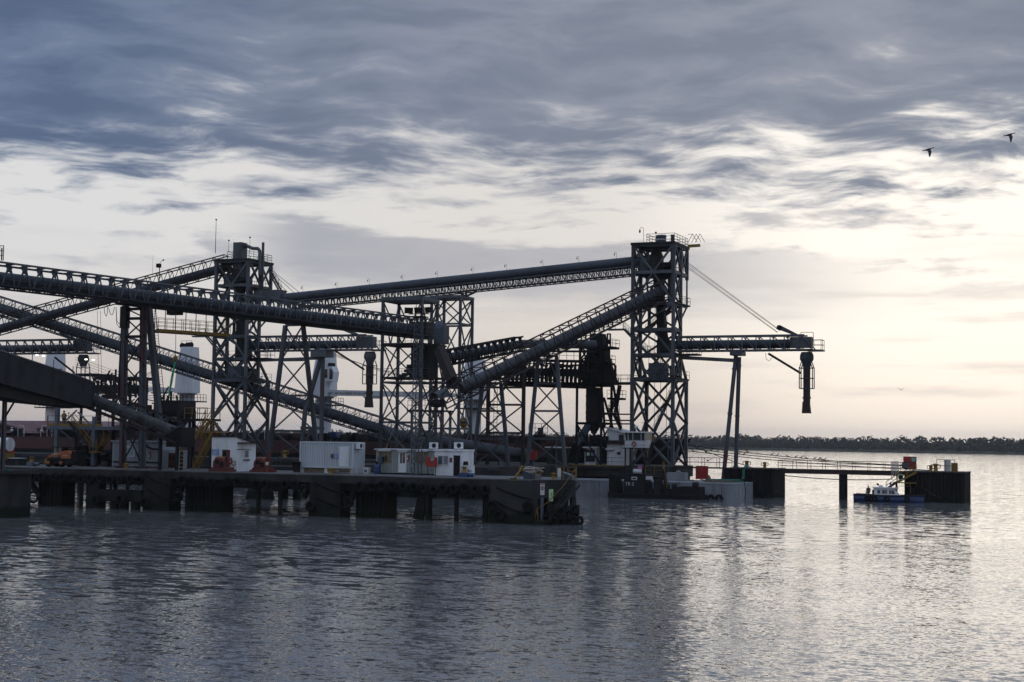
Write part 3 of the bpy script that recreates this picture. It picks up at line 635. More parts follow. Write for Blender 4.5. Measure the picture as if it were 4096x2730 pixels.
MB().box((a + .45, Y0 + .25, DZ), (a + 2.75, Y0 + .35, zb)).build('timber_skirt', wood, ct)
def aircon(par_label, P, rz=0, solo=True, par=None):
    P = Vector(P); m_ = Matrix.Translation(P) @ Matrix.Rotation(rz, 4, 'Z'); b_ = MB().box((-.42, -.16, 0), (.42, .16, .62))
    T = tag(put('air_conditioner', b_.mesh('air_conditioner', white), None, m_), par_label, 'air conditioner', 'air conditioner units')
    for nm, mb, mm in (('fan_ring', MB().torus((.1, -.165, .31), .21, .025, 'y', 20, 6), steel), ('fan_grille', MB().tube((.1, -.168, .31), (.1, -.15, .31), .19, n=20), steel_dk), ('bracket', MB().box((-.4, -.1, -.08), (-.32, .3, 0)).box((.32, -.1, -.08), (.4, .3, 0)), steel)):
        o = put(nm, mb.mesh(nm, mm)); o.parent = T
    return T
P_ = PX(q4(2142, 325), b + .3); aircon('white air conditioner on the end wall of the grey container', (b + .28, P_.y, P_.z), R(90))
tt = thing('wheelie_bin', 'dark wheelie bin beside the left end of the container', 'bin', (a - .5, Y0 - .6, DZ)); P_ = PY(q4(1295, 640), Y0 - .6)
MB().loft([[Vector((P_.x + u * k, Y0 - .6 + v * k, z_)) for u, v in ((-.3, -.3), (.3, -.3), (.3, .3), (-.3, .3))] for k, z_ in ((.82, DZ + .06), (1.05, DZ + 1.0))]).build('bin_body', black, tt); MB().box((P_.x - .36, Y0 - .98, DZ + 1.0), (P_.x + .36, Y0 - .22, DZ + 1.08)).build('lid', black, tt)
for u in (-.2, .2): MB().tube((P_.x + u - .04, Y0 - .35, DZ + .1), (P_.x + u + .04, Y0 - .35, DZ + .1), .1).build('wheel', rubber, tt)
T = thing('step_ladder', 'short wooden steps below the container door', 'steps', (B_.x - .5, Y0 - .6, DZ))
for k in range(3): MB().box((A_.x - .1, Y0 - .9 + k * .28, DZ + .12 + k * .15), (B_.x + .1, Y0 - .62 + k * .28, DZ + .17 + k * .15)).build('tread', wood, T)
for x_ in (A_.x - .12, B_.x + .12): bar('stringer', (x_, Y0 - .95, DZ), (x_, Y0 - .05, DZ + .52), .05, yellow, T)
# --- sage cabin with yellow window frames
Y0 = 7.0; a = PY(z6(240, 690), Y0).x; b = PY(z6(800, 690), Y0).x; zt = PY(z6(400, 472), Y0).z; zb = DZ + .12
cb = thing('sage_cabin', 'long sage green cabin with yellow window frames and white door', 'cabin', ((a + b) / 2, Y0, DZ))
MB().box((a, Y0 + .06, zb), (b, Y0 + 2.5, zt)).build('walls', sage, cb)
pl = MB().prism([(0, .06, zb), (.03, .0, zb), (.14, .0, zb), (.17, .06, zb)], (0, 0, zt - zb)).mesh('cladding_panel', sage)
for i in range(int((b - a) / .2)): put('cladding_panel', pl, cb, Matrix.Translation((a + i * .2, Y0, 0)))
MB().box((a - .12, Y0 - .15, zt), (b + .1, Y0 + 2.65, zt + .1)).build('roof', white_d, cb)
for x_ in np.linspace(a + .3, b - .3, 5): MB().box((x_ - .15, Y0 + .1, DZ), (x_ + .15, Y0 + 2.4, zb)).build('footing_block', concrete_dk, cb)
def window(par, p0, p1, Y, mf, mg, mull=1, t=.05):
    A_, B_ = PY(p0, Y), PY(p1, Y); x0, x1, zl, zh = A_.x, B_.x, min(A_.z, B_.z), max(A_.z, B_.z); f_ = .09
    fr = MB().box((x0, Y - t, zl), (x1, Y, zl + f_)).box((x0, Y - t, zh - f_), (x1, Y, zh)).box((x0, Y - t, zl + f_), (x0 + f_, Y, zh - f_)).box((x1 - f_, Y - t, zl + f_), (x1, Y, zh - f_))
    for k in range(mull): xm = x0 + (x1 - x0) * (k + 1) / (mull + 1); fr.box((xm - f_ * .4, Y - t * .9, zl + f_), (xm + f_ * .4, Y, zh - f_))
    o = fr.build('window', mf, par); INV[o.name] = Matrix.Identity(4); MB().box((x0 + .02, Y - .02, zl + .02), (x1 - .02, Y - .005, zh - .02)).build('pane', mg, o); return o
window(cb, z6(272, 486), z6(385, 590), Y0, yellow, glass); window(cb, z6(622, 490), z6(734, 596), Y0, yellow, glass)
for p0, p1 in ((z6(275, 475), z6(390, 484)), (z6(625, 478), z6(740, 487)), (z6(455, 478), z6(550, 488))): front(cb, 'rain_hood', p0, p1, Y0, white, .3)
o = front(cb, 'door', z6(459, 490), z6(530, 685), Y0, white, .05); INV[o.name] = Matrix.Identity(4)
front(o, 'pane', z6(471, 500), z6(492, 598), Y0 - .05, glass, .01); front(o, 'pane', z6(497, 500), z6(518, 598), Y0 - .05, glass, .01)
front(cb, 'notice', z6(537, 505), z6(558, 545), Y0, signwhite)
P_ = PY(z6(766, 468), Y0 + .3); aircon('white air conditioner on the sage cabin roof', (P_.x, Y0 + .8, zt + .18))
T = thing('blue_barrel', 'blue drum with a funnel by the left end of the sage cabin', 'barrel', (PY(z6(250, 690), 6).x, 6, DZ)); P_ = PY(z6(250, 692), 6.0)
MB().lathe((P_.x, 6, DZ), ((.29, 0), (.3, .02), (.29, .3), (.31, .33), (.29, .36), (.29, .62), (.31, .65), (.29, .68), (.29, .9), (.25, .93))).build('drum', blue, T); MB().lathe((P_.x, 6, DZ + .93), ((.05, 0), (.16, .3))).build('funnel', black, T)
T = thing('meter_cabinet', 'grey cabinet with a lean-to cover at the left end of the sage cabin', 'cabinet', (a - .2, 6.4, DZ)); P_ = PY(z6(285, 570), 6.4)
MB().box((P_.x - .3, 6.4, DZ + .95), (P_.x + .12, 6.7, DZ + 1.75)).build('cabinet_box', blue_gy, T); bar('post', (P_.x - .1, 6.55, DZ), (P_.x - .1, 6.55, DZ + .95), .08, steel, T)
T = thing('plastic_crate', 'white plastic tub on the deck right of the container', 'tub', (0, 0, 0)); P_ = PY(z6(160, 695), 6.5); T.location = (P_.x, 6.5, DZ); INV[T.name] = Matrix.Translation(-Vector(T.location))
MB().loft([[Vector((P_.x + u * k, 6.5 + v * k, z_)) for u, v in ((-.3, -.3), (.3, -.3), (.3, .3), (-.3, .3))] for k, z_ in ((.85, DZ), (1, DZ + .5), (1.1, DZ + .52), (1.1, DZ + .6))]).build('tub_body', white, T)
MB().box((P_.x - .15, 6.185, DZ + .15), (P_.x + .15, 6.2, DZ + .4)).build('tub_label', blue_gy, T)
# --- white office
Y0 = 4.9; a = PY(z6(793, 715), Y0).x; b = PY(z6(1057, 720), Y0).x; zt = PY(z6(900, 483), Y0).z; dp = 2.6
of = thing('white_office', 'white portable office with open dark doorway and curtained window', 'office', ((a + b) / 2, Y0, DZ))
MB().box((a, Y0, DZ + .04), (b, Y0 + dp, zt)).build('walls', white, of); MB().box((a - .1, Y0 - .12, zt), (b + .06, Y0 + dp + .1, zt + .16)).build('roof', white, of)
window(of, z6(823, 520), z6(930, 620), Y0, white_d, glass_lt); front(of, 'door_frame', z6(970, 517), z6(1042, 720), Y0, white_d, .04); front(of, 'doorway', z6(978, 524), z6(1035, 718), Y0, black, .05)
front(of, 'paper_poster', z6(937, 545), z6(962, 590), Y0, hatch, .02)
P_ = PY(z6(1030, 468), Y0 + 1); aircon('white air conditioner on the roof of the white office', (P_.x, Y0 + .8, zt + .24))
T = thing('fire_hose_cabinet', 'red fire cabinet with green sign on legs between the cabins', 'cabinet', (0, 0, 0)); A_, B_ = PY(z6(716, 540), 4.2), PY(z6(804, 632), 4.2); T.location = (A_.x, 4.2, DZ); INV[T.name] = Matrix.Translation(-Vector(T.location))
MB().box((A_.x, 4.2, B_.z), (B_.x, 4.55, A_.z)).build('cabinet_box', red, T); front(T, 'green_sign', z6(760, 546), z6(790, 576), 4.2, greensign, .02)
P_ = PY(z6(775, 561), 4.2); MB().torus((P_.x, 4.175, P_.z), .12, .03, 'y', 16, 6).build('sign_ring', signwhite, T)
for x_ in (A_.x + .1, B_.x - .1): bar('leg', (x_, 4.4, DZ), (x_, 4.4, B_.z), .06, steel_dk, T)
# white sample tanks lettered SGS
for k, (p0, p1, s_) in enumerate(((z6(1062, 622), z6(1106, 714), .36), (z6(1108, 624), z6(1140, 712), .27))):
    Y_ = 3.9 + .12 * k; A_, B_ = PY(p0, Y_), PY(p1, Y_); T = thing('sample_box', ('larger' if k == 0 else 'narrower') + ' white sample box lettered SGS beside the office', 'box', (A_.x, Y_, DZ), 'white sample boxes')
    MB().box((A_.x, Y_, DZ + .02), (B_.x, Y_ + .8, A_.z)).build('box_body', white, T); MB().box((A_.x - .02, Y_ - .02, A_.z), (B_.x + .02, Y_ + .82, A_.z + .06)).build('lid', white_d, T)
    text(T, 'SGS', (A_.x + .06, Y_ - .012, A_.z - .55), s_, black)
P_ = PY(z6(1085, 615), 4.2); tag(MB().loft([[Vector((P_.x + u * k, 4.3 + v * k, z_)) for u, v in ((-.2, -.2), (.2, -.2), (.2, .2), (-.2, .2))] for k, z_ in ((1, P_.z - .02), (.85, P_.z + .35))]).build('black_bucket', black), 'black bucket upside down on the larger sample box', 'bucket')
# capstans / bollards on deck
def capstan(P, label, base=blue_gy, group='yellow capstans on the pier'):
    P = Vector(P); T = thing('capstan', label, 'capstan', P, group)
    MB().box(P + Vector((-.42, -.35, 0)), P + Vector((.42, .35, .42))).build('motor_base', base, T)
    MB().lathe(P + z0 * .42, ((.3, 0), (.3, .06), (.2, .12), (.16, .3), (.17, .45), (.26, .5), (.26, .56))).build('drum', yellow, T)
    for s_ in (-1, 1): MB().path([P + Vector((s_ * .3, 0, .5)), P + Vector((s_ * .3, 0, .9)), P + Vector((s_ * .05, 0, 1.05))], .03).build('horn', yellow, T)
    MB().tube(P + Vector((.42, 0, .25)), P + Vector((1.0, 0, .25)), .17).build('gear_motor', base, T)
P_ = PZ(z6(1155, 726), DZ); capstan((P_.x, 2.2, DZ), 'yellow capstan with blue motor right of the office', blue)
P_ = PY(q6(372, 620), 4); capstan((P_.x, 4, DZ), 'yellow capstan on a dark base left of the orange loader')
def cleat(p, Y, label, zb=DZ, k=1.0, group='yellow mooring bollards'):
    P = PY(p, Y); P.z = zb; T = thing('mooring_bollard', label, 'bollard', P, group)
    MB().lathe(P, ((.24 * k, 0), (.24 * k, .05), (.17 * k, .08), (.15 * k, .45 * k), (.2 * k, .5 * k), (.2 * k, .62 * k), (.1, .66 * k))).build('bollard_post', yellow, T)
    for s_ in (-1, 1): MB().path([P + Vector((s_ * .15 * k, 0, .56 * k)), P + Vector((s_ * .36 * k, 0, .56 * k)), P + Vector((s_ * .36 * k, 0, .3 * k)), P + Vector((s_ * .15 * k, 0, .25 * k))], .035 * k).build('horn', yellow, T)
cleat(q4(1757, 665), .7, 'yellow bollard at the pier edge in front of the container'); cleat(q6(1485, 670), .6, 'yellow bollard at the pier edge near the red primed column')
cleat(q4(1140, 440), 30, 'yellow bollard far behind the second winch', PY(q4(1140, 440), 30).z, 1.3)
cleat(z6(1915, 745), 3.0, 'yellow bollard by the head of the pier steps', DZ, .9)
# rails, rope bin and hook block by the pier end
Pn = PY(z6(1600, 750), .9)
hb = thing('hook_block', 'black and yellow striped hook block hanging over the pier corner', 'hook block', (0, 0, 0)); P_ = PY(z6(1535, 775), -.25); hb.location = P_; INV[hb.name] = Matrix.Translation(-P_)
for i in range(7): a0 = -.36 + i * .1; h_ = math.sqrt(max(.02, .42 ** 2 - (a0 + .05) ** 2)); MB().prism([(P_.x - h_, -.3, P_.z + a0), (P_.x + h_, -.3, P_.z + a0), (P_.x + h_, -.3, P_.z + a0 + .1), (P_.x - h_, -.3, P_.z + a0 + .1)], (0, .18, 0)).build('stripe_plate', yellow if i % 2 else black, hb)
MB().path([P_ + Vector((.1, .1, .4)), P_ + Vector((.45, .6, 1.05)), P_ + Vector((.55, .8, 1.5))], .09).build('lifting_strop', yellow, hb)
for px0, px1, Y_, lb in ((1590, 1640, 1.2, 'yellow rail hoop over the hook block by the rope bin'), (1748, 1796, 1.0, 'tall yellow rail frame at the right end of the rope bin'), (1945, 2010, 2.2, 'yellow guard rail with white board at the head of the steps'), (2050, 2130, 3.0, 'yellow guard rail at the far corner of the pier end')):
    a_, b_ = PY(z6(px0, 745), Y_).x, PY(z6(px1, 745), Y_).x
    T = thing('yellow_guard_rail', lb, 'railing', ((a_ + b_) / 2, Y_, DZ), 'yellow guard rails at the pier end'); MB().rail([(a_, Y_, DZ), (b_, Y_, DZ)], 1.15, .045, 1.0, 2 if px0 != 1748 else 1).build('rail_bars', yellow, T)
    if px0 == 1945: MB().box((a_ + .1, Y_ - .04, DZ + .25), (a_ + .42, Y_ - .02, DZ + 1.05)).build('white_board', signwhite, T)
rb = thing('rope_bin', 'ribbed steel bin heaped with pale mooring rope at the pier end', 'bin', (Pn.x, 1, DZ)); x0 = PY(z6(1632, 745), 1.1).x; x1 = PY(z6(1742, 745), 1.1).x
MB().prism([(x0, 1.1, DZ), (x1, 1.1, DZ), (x1, 1.1, DZ + .35), (x0, 1.1, DZ + .75)], (0, 1.3, 0)).build('bin_body', blue_gy, rb)
for i in range(9): x_ = x0 + (x1 - x0) * (i + .5) / 9; bar('rib', (x_, 1.08, DZ), (x_, 1.08, DZ + .72 - .36 * (i + .5) / 9), .05, steel, rb)
rng = random.Random(4); rp = MB()
for k in range(16):
    cx, cy = x0 + rng.uniform(.2, (x1 - x0) - .1), 1.75 + rng.uniform(-.45, .45); rr = rng.uniform(.2, .5); zz = DZ + .62 + rng.uniform(0, .38); tl = rng.uniform(-.5, .5)
    rp.path([Vector((cx + rr * 1.5 * math.cos(t), cy + rr * math.sin(t), zz + tl * rr * math.cos(t + k))) for t in [2 * math.pi * i / 14 for i in range(15)]], .05, 5)
tag(rp.build('mooring_rope', rope), 'pale coiled mooring rope heaped over the steel bin', 'rope')
T = thing('ribbed_bin', 'second ribbed steel bin at the head of the pier steps', 'bin', (0, 0, 0)); x0 = PY(z6(1985, 745), 2.9).x; x1 = PY(z6(2090, 745), 2.9).x; T.location = (x0, 2.9, DZ); INV[T.name] = Matrix.Translation(-Vector(T.location))
MB().prism([(x0, 2.9, DZ), (x1, 2.9, DZ), (x1, 2.9, DZ + .35), (x0, 2.9, DZ + .7)], (0, .9, 0)).build('bin_body', blue_gy, T)
for i in range(8): x_ = x0 + (x1 - x0) * (i + .5) / 8; bar('rib', (x_, 2.88, DZ), (x_, 2.88, DZ + .68 - .34 * (i + .5) / 8), .05, steel, T)
# ================================================================== far jetty and platform
JY = 76.0
jetty = thing('loading_jetty', 'concrete loading jetty on piles carrying the two tall towers', 'jetty', (-60, JY, 0))
JX1 = PY((2772, 1890), JY + 13).x
MB().box((-200, JY, 2.4), (JX1, JY + 13, DZ)).build('deck_slab', concrete, jetty)
MB().box((-200, JY - .25, 3.5), (JX1 + .1, JY - .002, DZ + .02)).build('kerb_beam', concrete, jetty)
for i in range(22):
    X_ = JX1 - .8 - i * 6.0
    for y_ in (JY + 1, JY + 11): MB().tube((X_, y_, -3), (X_, y_, 2.4), .45, n=10).build('pile', concrete_dk, jetty)
    MB().box((X_ - .5, JY + .3, 1.7), (X_ + .5, JY + 12.5, 2.398)).build('pile_cap', concrete_dk, jetty)
PFY = 45.5
plat = thing('concrete_platform', 'low concrete platform on piles between the pier and the loading jetty', 'platform', (-30, PFY, 0))
px0, px1 = PY((1300, 1880), PFY).x, PY((2285, 1880), JY - .3).x
MB().box((px0, PFY, 2.5), (px1, JY - .27, DZ - .02)).build('deck_slab', concrete, plat)
for i in range(9):
    X_ = px0 + 1 + (px1 - px0 - 2) * i / 8
    MB().loft([[Vector((X_ + u * k, PFY + 1.2 + v * k, z_)) for u, v in ((-.6, -.6), (.6, -.6), (.6, .6), (-.6, .6))] for k, z_ in ((1.5, -2), (1, 2.5))]).build('pile', concrete_dk, plat)
a_, b_ = PY(z6(1180, 640), PFY - .5).x, PY(z6(1490, 640), PFY - .5).x
MB().box((a_, PFY - .6, 1.5), (b_, PFY - .002, DZ - .3)).build('front_wall', concrete, plat)
# pile caps standing in the water between pier and platform, carrying the gallery trestle
tcap = thing('pile_cap_block', 'splayed concrete pile block in the water behind the pier', 'pile block', (-45, 33, 0))
for px_, Yq, ws in ((1040, 30, 1.0), (1137, 33, .3), (1187, 33, .3), (905, 33, .4)):
    q = PY((px_, 2000), Yq).x; MB().loft([[Vector((q + u * k, Yq + v * k, z_)) for u, v in ((-1, -1), (1, -1), (1, 1), (-1, 1))] for k, z_ in ((1.5 * ws, -1.5), (.8 * ws, 3.0))]).build('pile_block', concrete, tcap)
MB().box((-53, 29, 3.0), (-39, 34.4, DZ - .05)).build('cap_beam', concrete, tcap)
# ================================================================== the two loading towers
def tower(name, label, X0, Yf, group='steel loading towers'):
    w_, d1, d2 = 6.0, 6.8, 3.6; x0, x1 = X0, X0 + w_; T = thing(name, label, 'tower', (X0 + 3, Yf + 3, DZ), group)
    L = [4.0, 10.1, 16.3, 19.7, 23.3, 27.0, 31.5, 35.4]; s = steel
    r_ = lambda z_, d: ring(x0, Yf, x1, Yf + d, z_)
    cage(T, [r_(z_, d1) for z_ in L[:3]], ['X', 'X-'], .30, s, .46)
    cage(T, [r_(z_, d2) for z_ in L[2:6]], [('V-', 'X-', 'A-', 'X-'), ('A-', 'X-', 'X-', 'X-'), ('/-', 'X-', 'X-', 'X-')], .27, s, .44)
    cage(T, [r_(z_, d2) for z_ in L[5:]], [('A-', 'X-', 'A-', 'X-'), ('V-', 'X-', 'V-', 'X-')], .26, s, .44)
    for X_ in (x0, x1):                          # deep upper storey and the struts that step the tower out again
        bar('leg', (X_, Yf + d1, L[5]), (X_, Yf + d1, L[6] - .6), .2, s, T); bar('leg', (X_, Yf + d1, L[6] - .6), (X_, Yf + d1, L[7]), .42, s, T)
        bar('strut', (X_, Yf + d2, L[3]), (X_, Yf + d1, L[2]), .34, s, T); bar('strut', (X_, Yf + d2, L[5] - 2.2), (X_, Yf + d1, L[5]), .2, s, T)
        bar('brace', (X_, Yf + d2, L[6]), (X_, Yf + d1, L[7]), .24, s, T); bar('brace', (X_, Yf + d1, L[6]), (X_, Yf + d2, L[7]), .24, s, T)
        for z_ in (L[5], L[6], L[7]): bar('beam', (X_, Yf + d2, z_), (X_, Yf + d1, z_), .3, s, T, .42)
    for z_ in (L[6], L[7]): bar('beam', (x0, Yf + d1, z_), (x1, Yf + d1, z_), .3, s, T, .42)
    for X_, k in ((x0, 1), (x1, -1)):            # gusset plates where the lower X braces meet the legs
        for z_ in (10.1,): MB().box((X_ - .05, Yf - .28, z_ - .8), (X_ + k * .42, Yf - .24, z_ + .8)).build('gusset', s, T)
    MB().box((x0 - .3, Yf - .35, L[7]), (x1 + .3, Yf + d1 + .35, L[7] + .35)).build('roof_deck', steel_dk, T)
    g = MB().rail([(x0 + 2, Yf, L[7] + .35), (x1 + .1, Yf, L[7] + .35), (x1 + .1, Yf + d1, L[7] + .35), (x0 + 2, Yf + d1, L[7] + .35), (x0 + 2, Yf, L[7] + .35)], 1.2, .04, 1.4, 2); g.build('guard_rail', s, T)
    platform(T, x0 + .1, Yf + .1, x1 - .1, Yf + d1 - .1, L[6] + .25, steel_dk, s, 'fbr'); platform(T, x0 + .1, Yf + .1, x1 + .5, Yf + d1 + .1, L[5] + .2, steel_dk, s, 'fbr')
    platform(T, x0 + .1, Yf + .1, x1 + .6, Yf + d1 - .6, L[3] + .2, steel_dk, s, 'fr'); platform(T, x0 + .1, Yf + .1, x1 + .4, Yf + d1 + .2, L[2] + .2, steel_dk, s, 'fr')
    platform(T, x1 + .5, Yf + 1.0, x1 + 3.2, Yf + 3.4, L[3] + .2, steel_dk, s, 'fbr')
    # stairs on the front face
    platform(T, x0 - 3.4, Yf - 1.4, x0 - .9, Yf - .4, L[4] + .1, s, s, 'fl')
    stair(T, (x0 + 2.4, Yf - 1.3, L[3] + .3), (x0 - 1.0, Yf - 1.3, L[4] + .1), (0, .8, 0), s); stair(T, (x0 + 5.6, Yf - 1.3, L[2] + .6), (x0 + 2.6, Yf - 1.3, L[3] + .3), (0, .8, 0), s)
    MB().box((x0 + 5.4, Yf - 1.4, L[2] + .4), (x0 + 7, Yf - .3, L[2] + .55)).build('landing', s, T)
    stair(T, (x0 + .6, Yf + d2 + .5, L[3] + 3.6), (x0 + 4.6, Yf + d2 + .5, L[5]), (0, .8, 0), s)
    stair(T, (x0 + 1.0, Yf + d1 - 1, 8), (x0 + 4.8, Yf + d1 - 1, L[2]), (0, .8, 0), s)
    # process gear: head chutes, drive houses, ducts
    cx, cy = x0 + 2.9, Yf + 1.9
    MB().loft([[Vector((cx + u * a, cy + v * a, z_)) for u, v in ((-1, -1), (1, -1), (1, 1), (-1, 1))] for a, z_ in ((.85, L[6] + .25), (.8, L[6] + 2.4), (.45, L[7] - .4))]).build('head_chute', steel_dk, T)
    MB().box((cx - 2.2, cy - .8, L[6] + .3), (cx - 1.17, cy + .8, L[6] + 2.0)).build('belt_head_box', s, T)
    MB().box((cx + 1.2, cy - .6, L[6] + .3), (cx + 2.3, cy + .7, L[6] + 1.5)).tube((cx + .9, cy - 1.0, L[6] + 1), (cx + 2.4, cy - 1.0, L[6] + 1), .38).build('drive_unit', black, T)
    MB().loft([[Vector((cx + o + u * a, cy + v * a, z_)) for u, v in ((-1, -1), (1, -1), (1, 1), (-1, 1))] for a, z_, o in ((.7, L[6], .3), (.55, L[5] + .5, .6), (.6, L[4], .9), (.55, L[3], 1.1))]).build('drop_chute', steel_dk, T)
    MB().box((cx + .4, cy - 1.0, L[3] + .25), (cx + 2.2, cy + 1.2, L[3] + 2.2)).tube((cx + 1.2, cy, L[3] + 2.2), (cx + 1.2, cy, L[4] + .3), .7, .4).build('transfer_hopper', steel_dk, T)
    MB().box((cx - .8, cy - 1.0, L[2] + .25), (cx + 1.6, cy + 1.0, L[2] + 2.3)).build('machine_house', blue_gy, T)
    MB().box((cx + 2.0, cy + .2, L[2] + .3), (cx + 2.8, cy + 1.6, L[2] + 2.0)).build('switch_cabinet', steel_dk, T)
    MB().tube((cx + 1.6, cy + 1.4, L[5]), (cx + 1.6, cy + 1.4, L[6]), .35).tube((cx - 1.5, cy + 1.5, L[4]), (cx - 1.5, cy + 1.5, L[5]), .25).build('ducting', s, T)
    for k in range(5): bar('hanging_cable', (x0 + 1 + k * .9, Yf + d2 + 1, L[5]), (x0 + 1 + k * .9, Yf + d2 + 1, L[2] - 6 * (k % 2) - 3), .05, black, T)
    return T, x0, x1, Yf, L, d1
XR = PY((2529, 1500), 77).x; XLt = PY((856, 1450), 77).x
TR, rx0, rx1, TY0, LV, TD = tower('loading_tower', 'steel loading tower with round dust filter on its roof, right of the harbour', XR, 77.0)
TL, lx0, lx1, _, _, _ = tower('loading_tower', 'steel loading tower with square filter and bent duct on its roof, left of the centre', XLt, 77.0)
# roof gear
P_ = PY(z7(728, 212), 79); zr = LV[7] + .35
MB().lathe((P_.x, 79.5, zr), ((.74, 0), (.74, 1.05), (.8, 1.07), (.8, 1.22), (.6, 1.32))).build('dust_filter', blue_gy, TR)
MB().lathe((P_.x, 79.5, zr), ((.755, .55), (.755, .75))).build('lettered_band', white_d, TR)
P_ = PY(z7(834, 210), 78); MB().tube((P_.x, 78, 31), (P_.x, 78, PY(z7(834, 128), 78).z), .27, n=12).build('exhaust_stack', steel, TR)
a_, b_ = PY(z7(965, 250), 79), PY(z7(1070, 250), 79)
MB().bar((a_.x, 79, zr - .5), (b_.x, 79, zr - .45), .3, .4).build('jib_rail', yellow, TR)
k = MB()
for i in range(3): x_ = a_.x + (b_.x - a_.x) * (i * .3); k.bar((x_, 79, zr), (x_ + .7, 79, zr + 1.2), .06).bar((x_ + .7, 79, zr + 1.2), (x_ + 1.4, 79, zr), .06)
k.bar((a_.x, 79, zr + 1.2), (b_.x - 1, 79, zr + 1.2), .06).build('jib_lattice', steel, TR)
MB().box((PY(z3(572, 370), 79).x, 78.2, LV[6]), (PY(z3(648, 370), 79).x, 80, PY(z3(600, 288), 79).z)).build('dust_filter', steel, TL)
pts = [PY(z3(*p), 79.5) for p in ((650, 305), (730, 340), (780, 342), (798, 365), (798, 590))]
MB().path(pts, .28, 10).build('bent_duct', steel, TL)
P_ = PY(z3(828, 375), 80); MB().tube((P_.x, 80, 31), (P_.x, 80, PY(z3(828, 284), 80).z), .22).build('exhaust_stack', steel, TL)
def mast(p0, p1, Y, label, r=.05, name='lightning_rod', head=True):
    A_, B_ = PY(p0, Y), PY(p1, Y); A_.x = B_.x; T = thing(name, label, 'mast', A_, 'thin masts and whip aerials')
    MB().tube(A_, B_, r, r * .6, n=6).build('rod', steel_dk, T)
    if head: MB().lathe(B_, ((.02, -.1), (.16, 0), (.16, .1), (.03, .18)), 8).build('rod_head', black, T)
mast(z3(385, 385), z3(388, 72), 77, 'tall thin lightning rod on the left corner of the left tower', .06)
mast(z3(505, 372), z3(507, 268), 78, 'short rod on the left tower roof left of the filter', .04); mast(z3(706, 372), z3(706, 240), 78, 'rod with beacon on the left tower roof right of the filter', .04)
mast(q8(648, 250), q8(648, 195), 79.5, 'small beacon rod on the round dust filter', .04); mast(z1(1408, 600), z1(1440, 405), 70, 'leaning whip aerial above the left tower gallery', .025, 'whip_aerial', False)
# hook lamps
def hooklamp(p, Y, par=None, h=1.9, r=.035):
    A_ = PY(p, Y); s_ = -1
    pts = [A_, A_ + z0 * h] + [A_ + Vector((s_ * .28 * (1 - math.cos(t)), 0, h + .3 * math.sin(t))) for t in (.6, 1.2, 1.9, 2.5, 3.1)]
    o = MB().path(pts, r, 5).build('hook_lamp', steel_dk, par); INV[o.name] = Matrix.Identity(4)
    MB().lathe(pts[-1], ((.03, 0), (.13, -.12), (.13, -.4), (.05, -.52)), 8).build('lamp_globe', steel_dk, o)
hooklamp(q8(463, 372), 77, TR, 2.2, .03)
# stair from the left tower down to the high gallery
stair(TL, PY(z3(975, 735), 79), PY(z3(885, 565), 79), (0, .9, 0), steel)
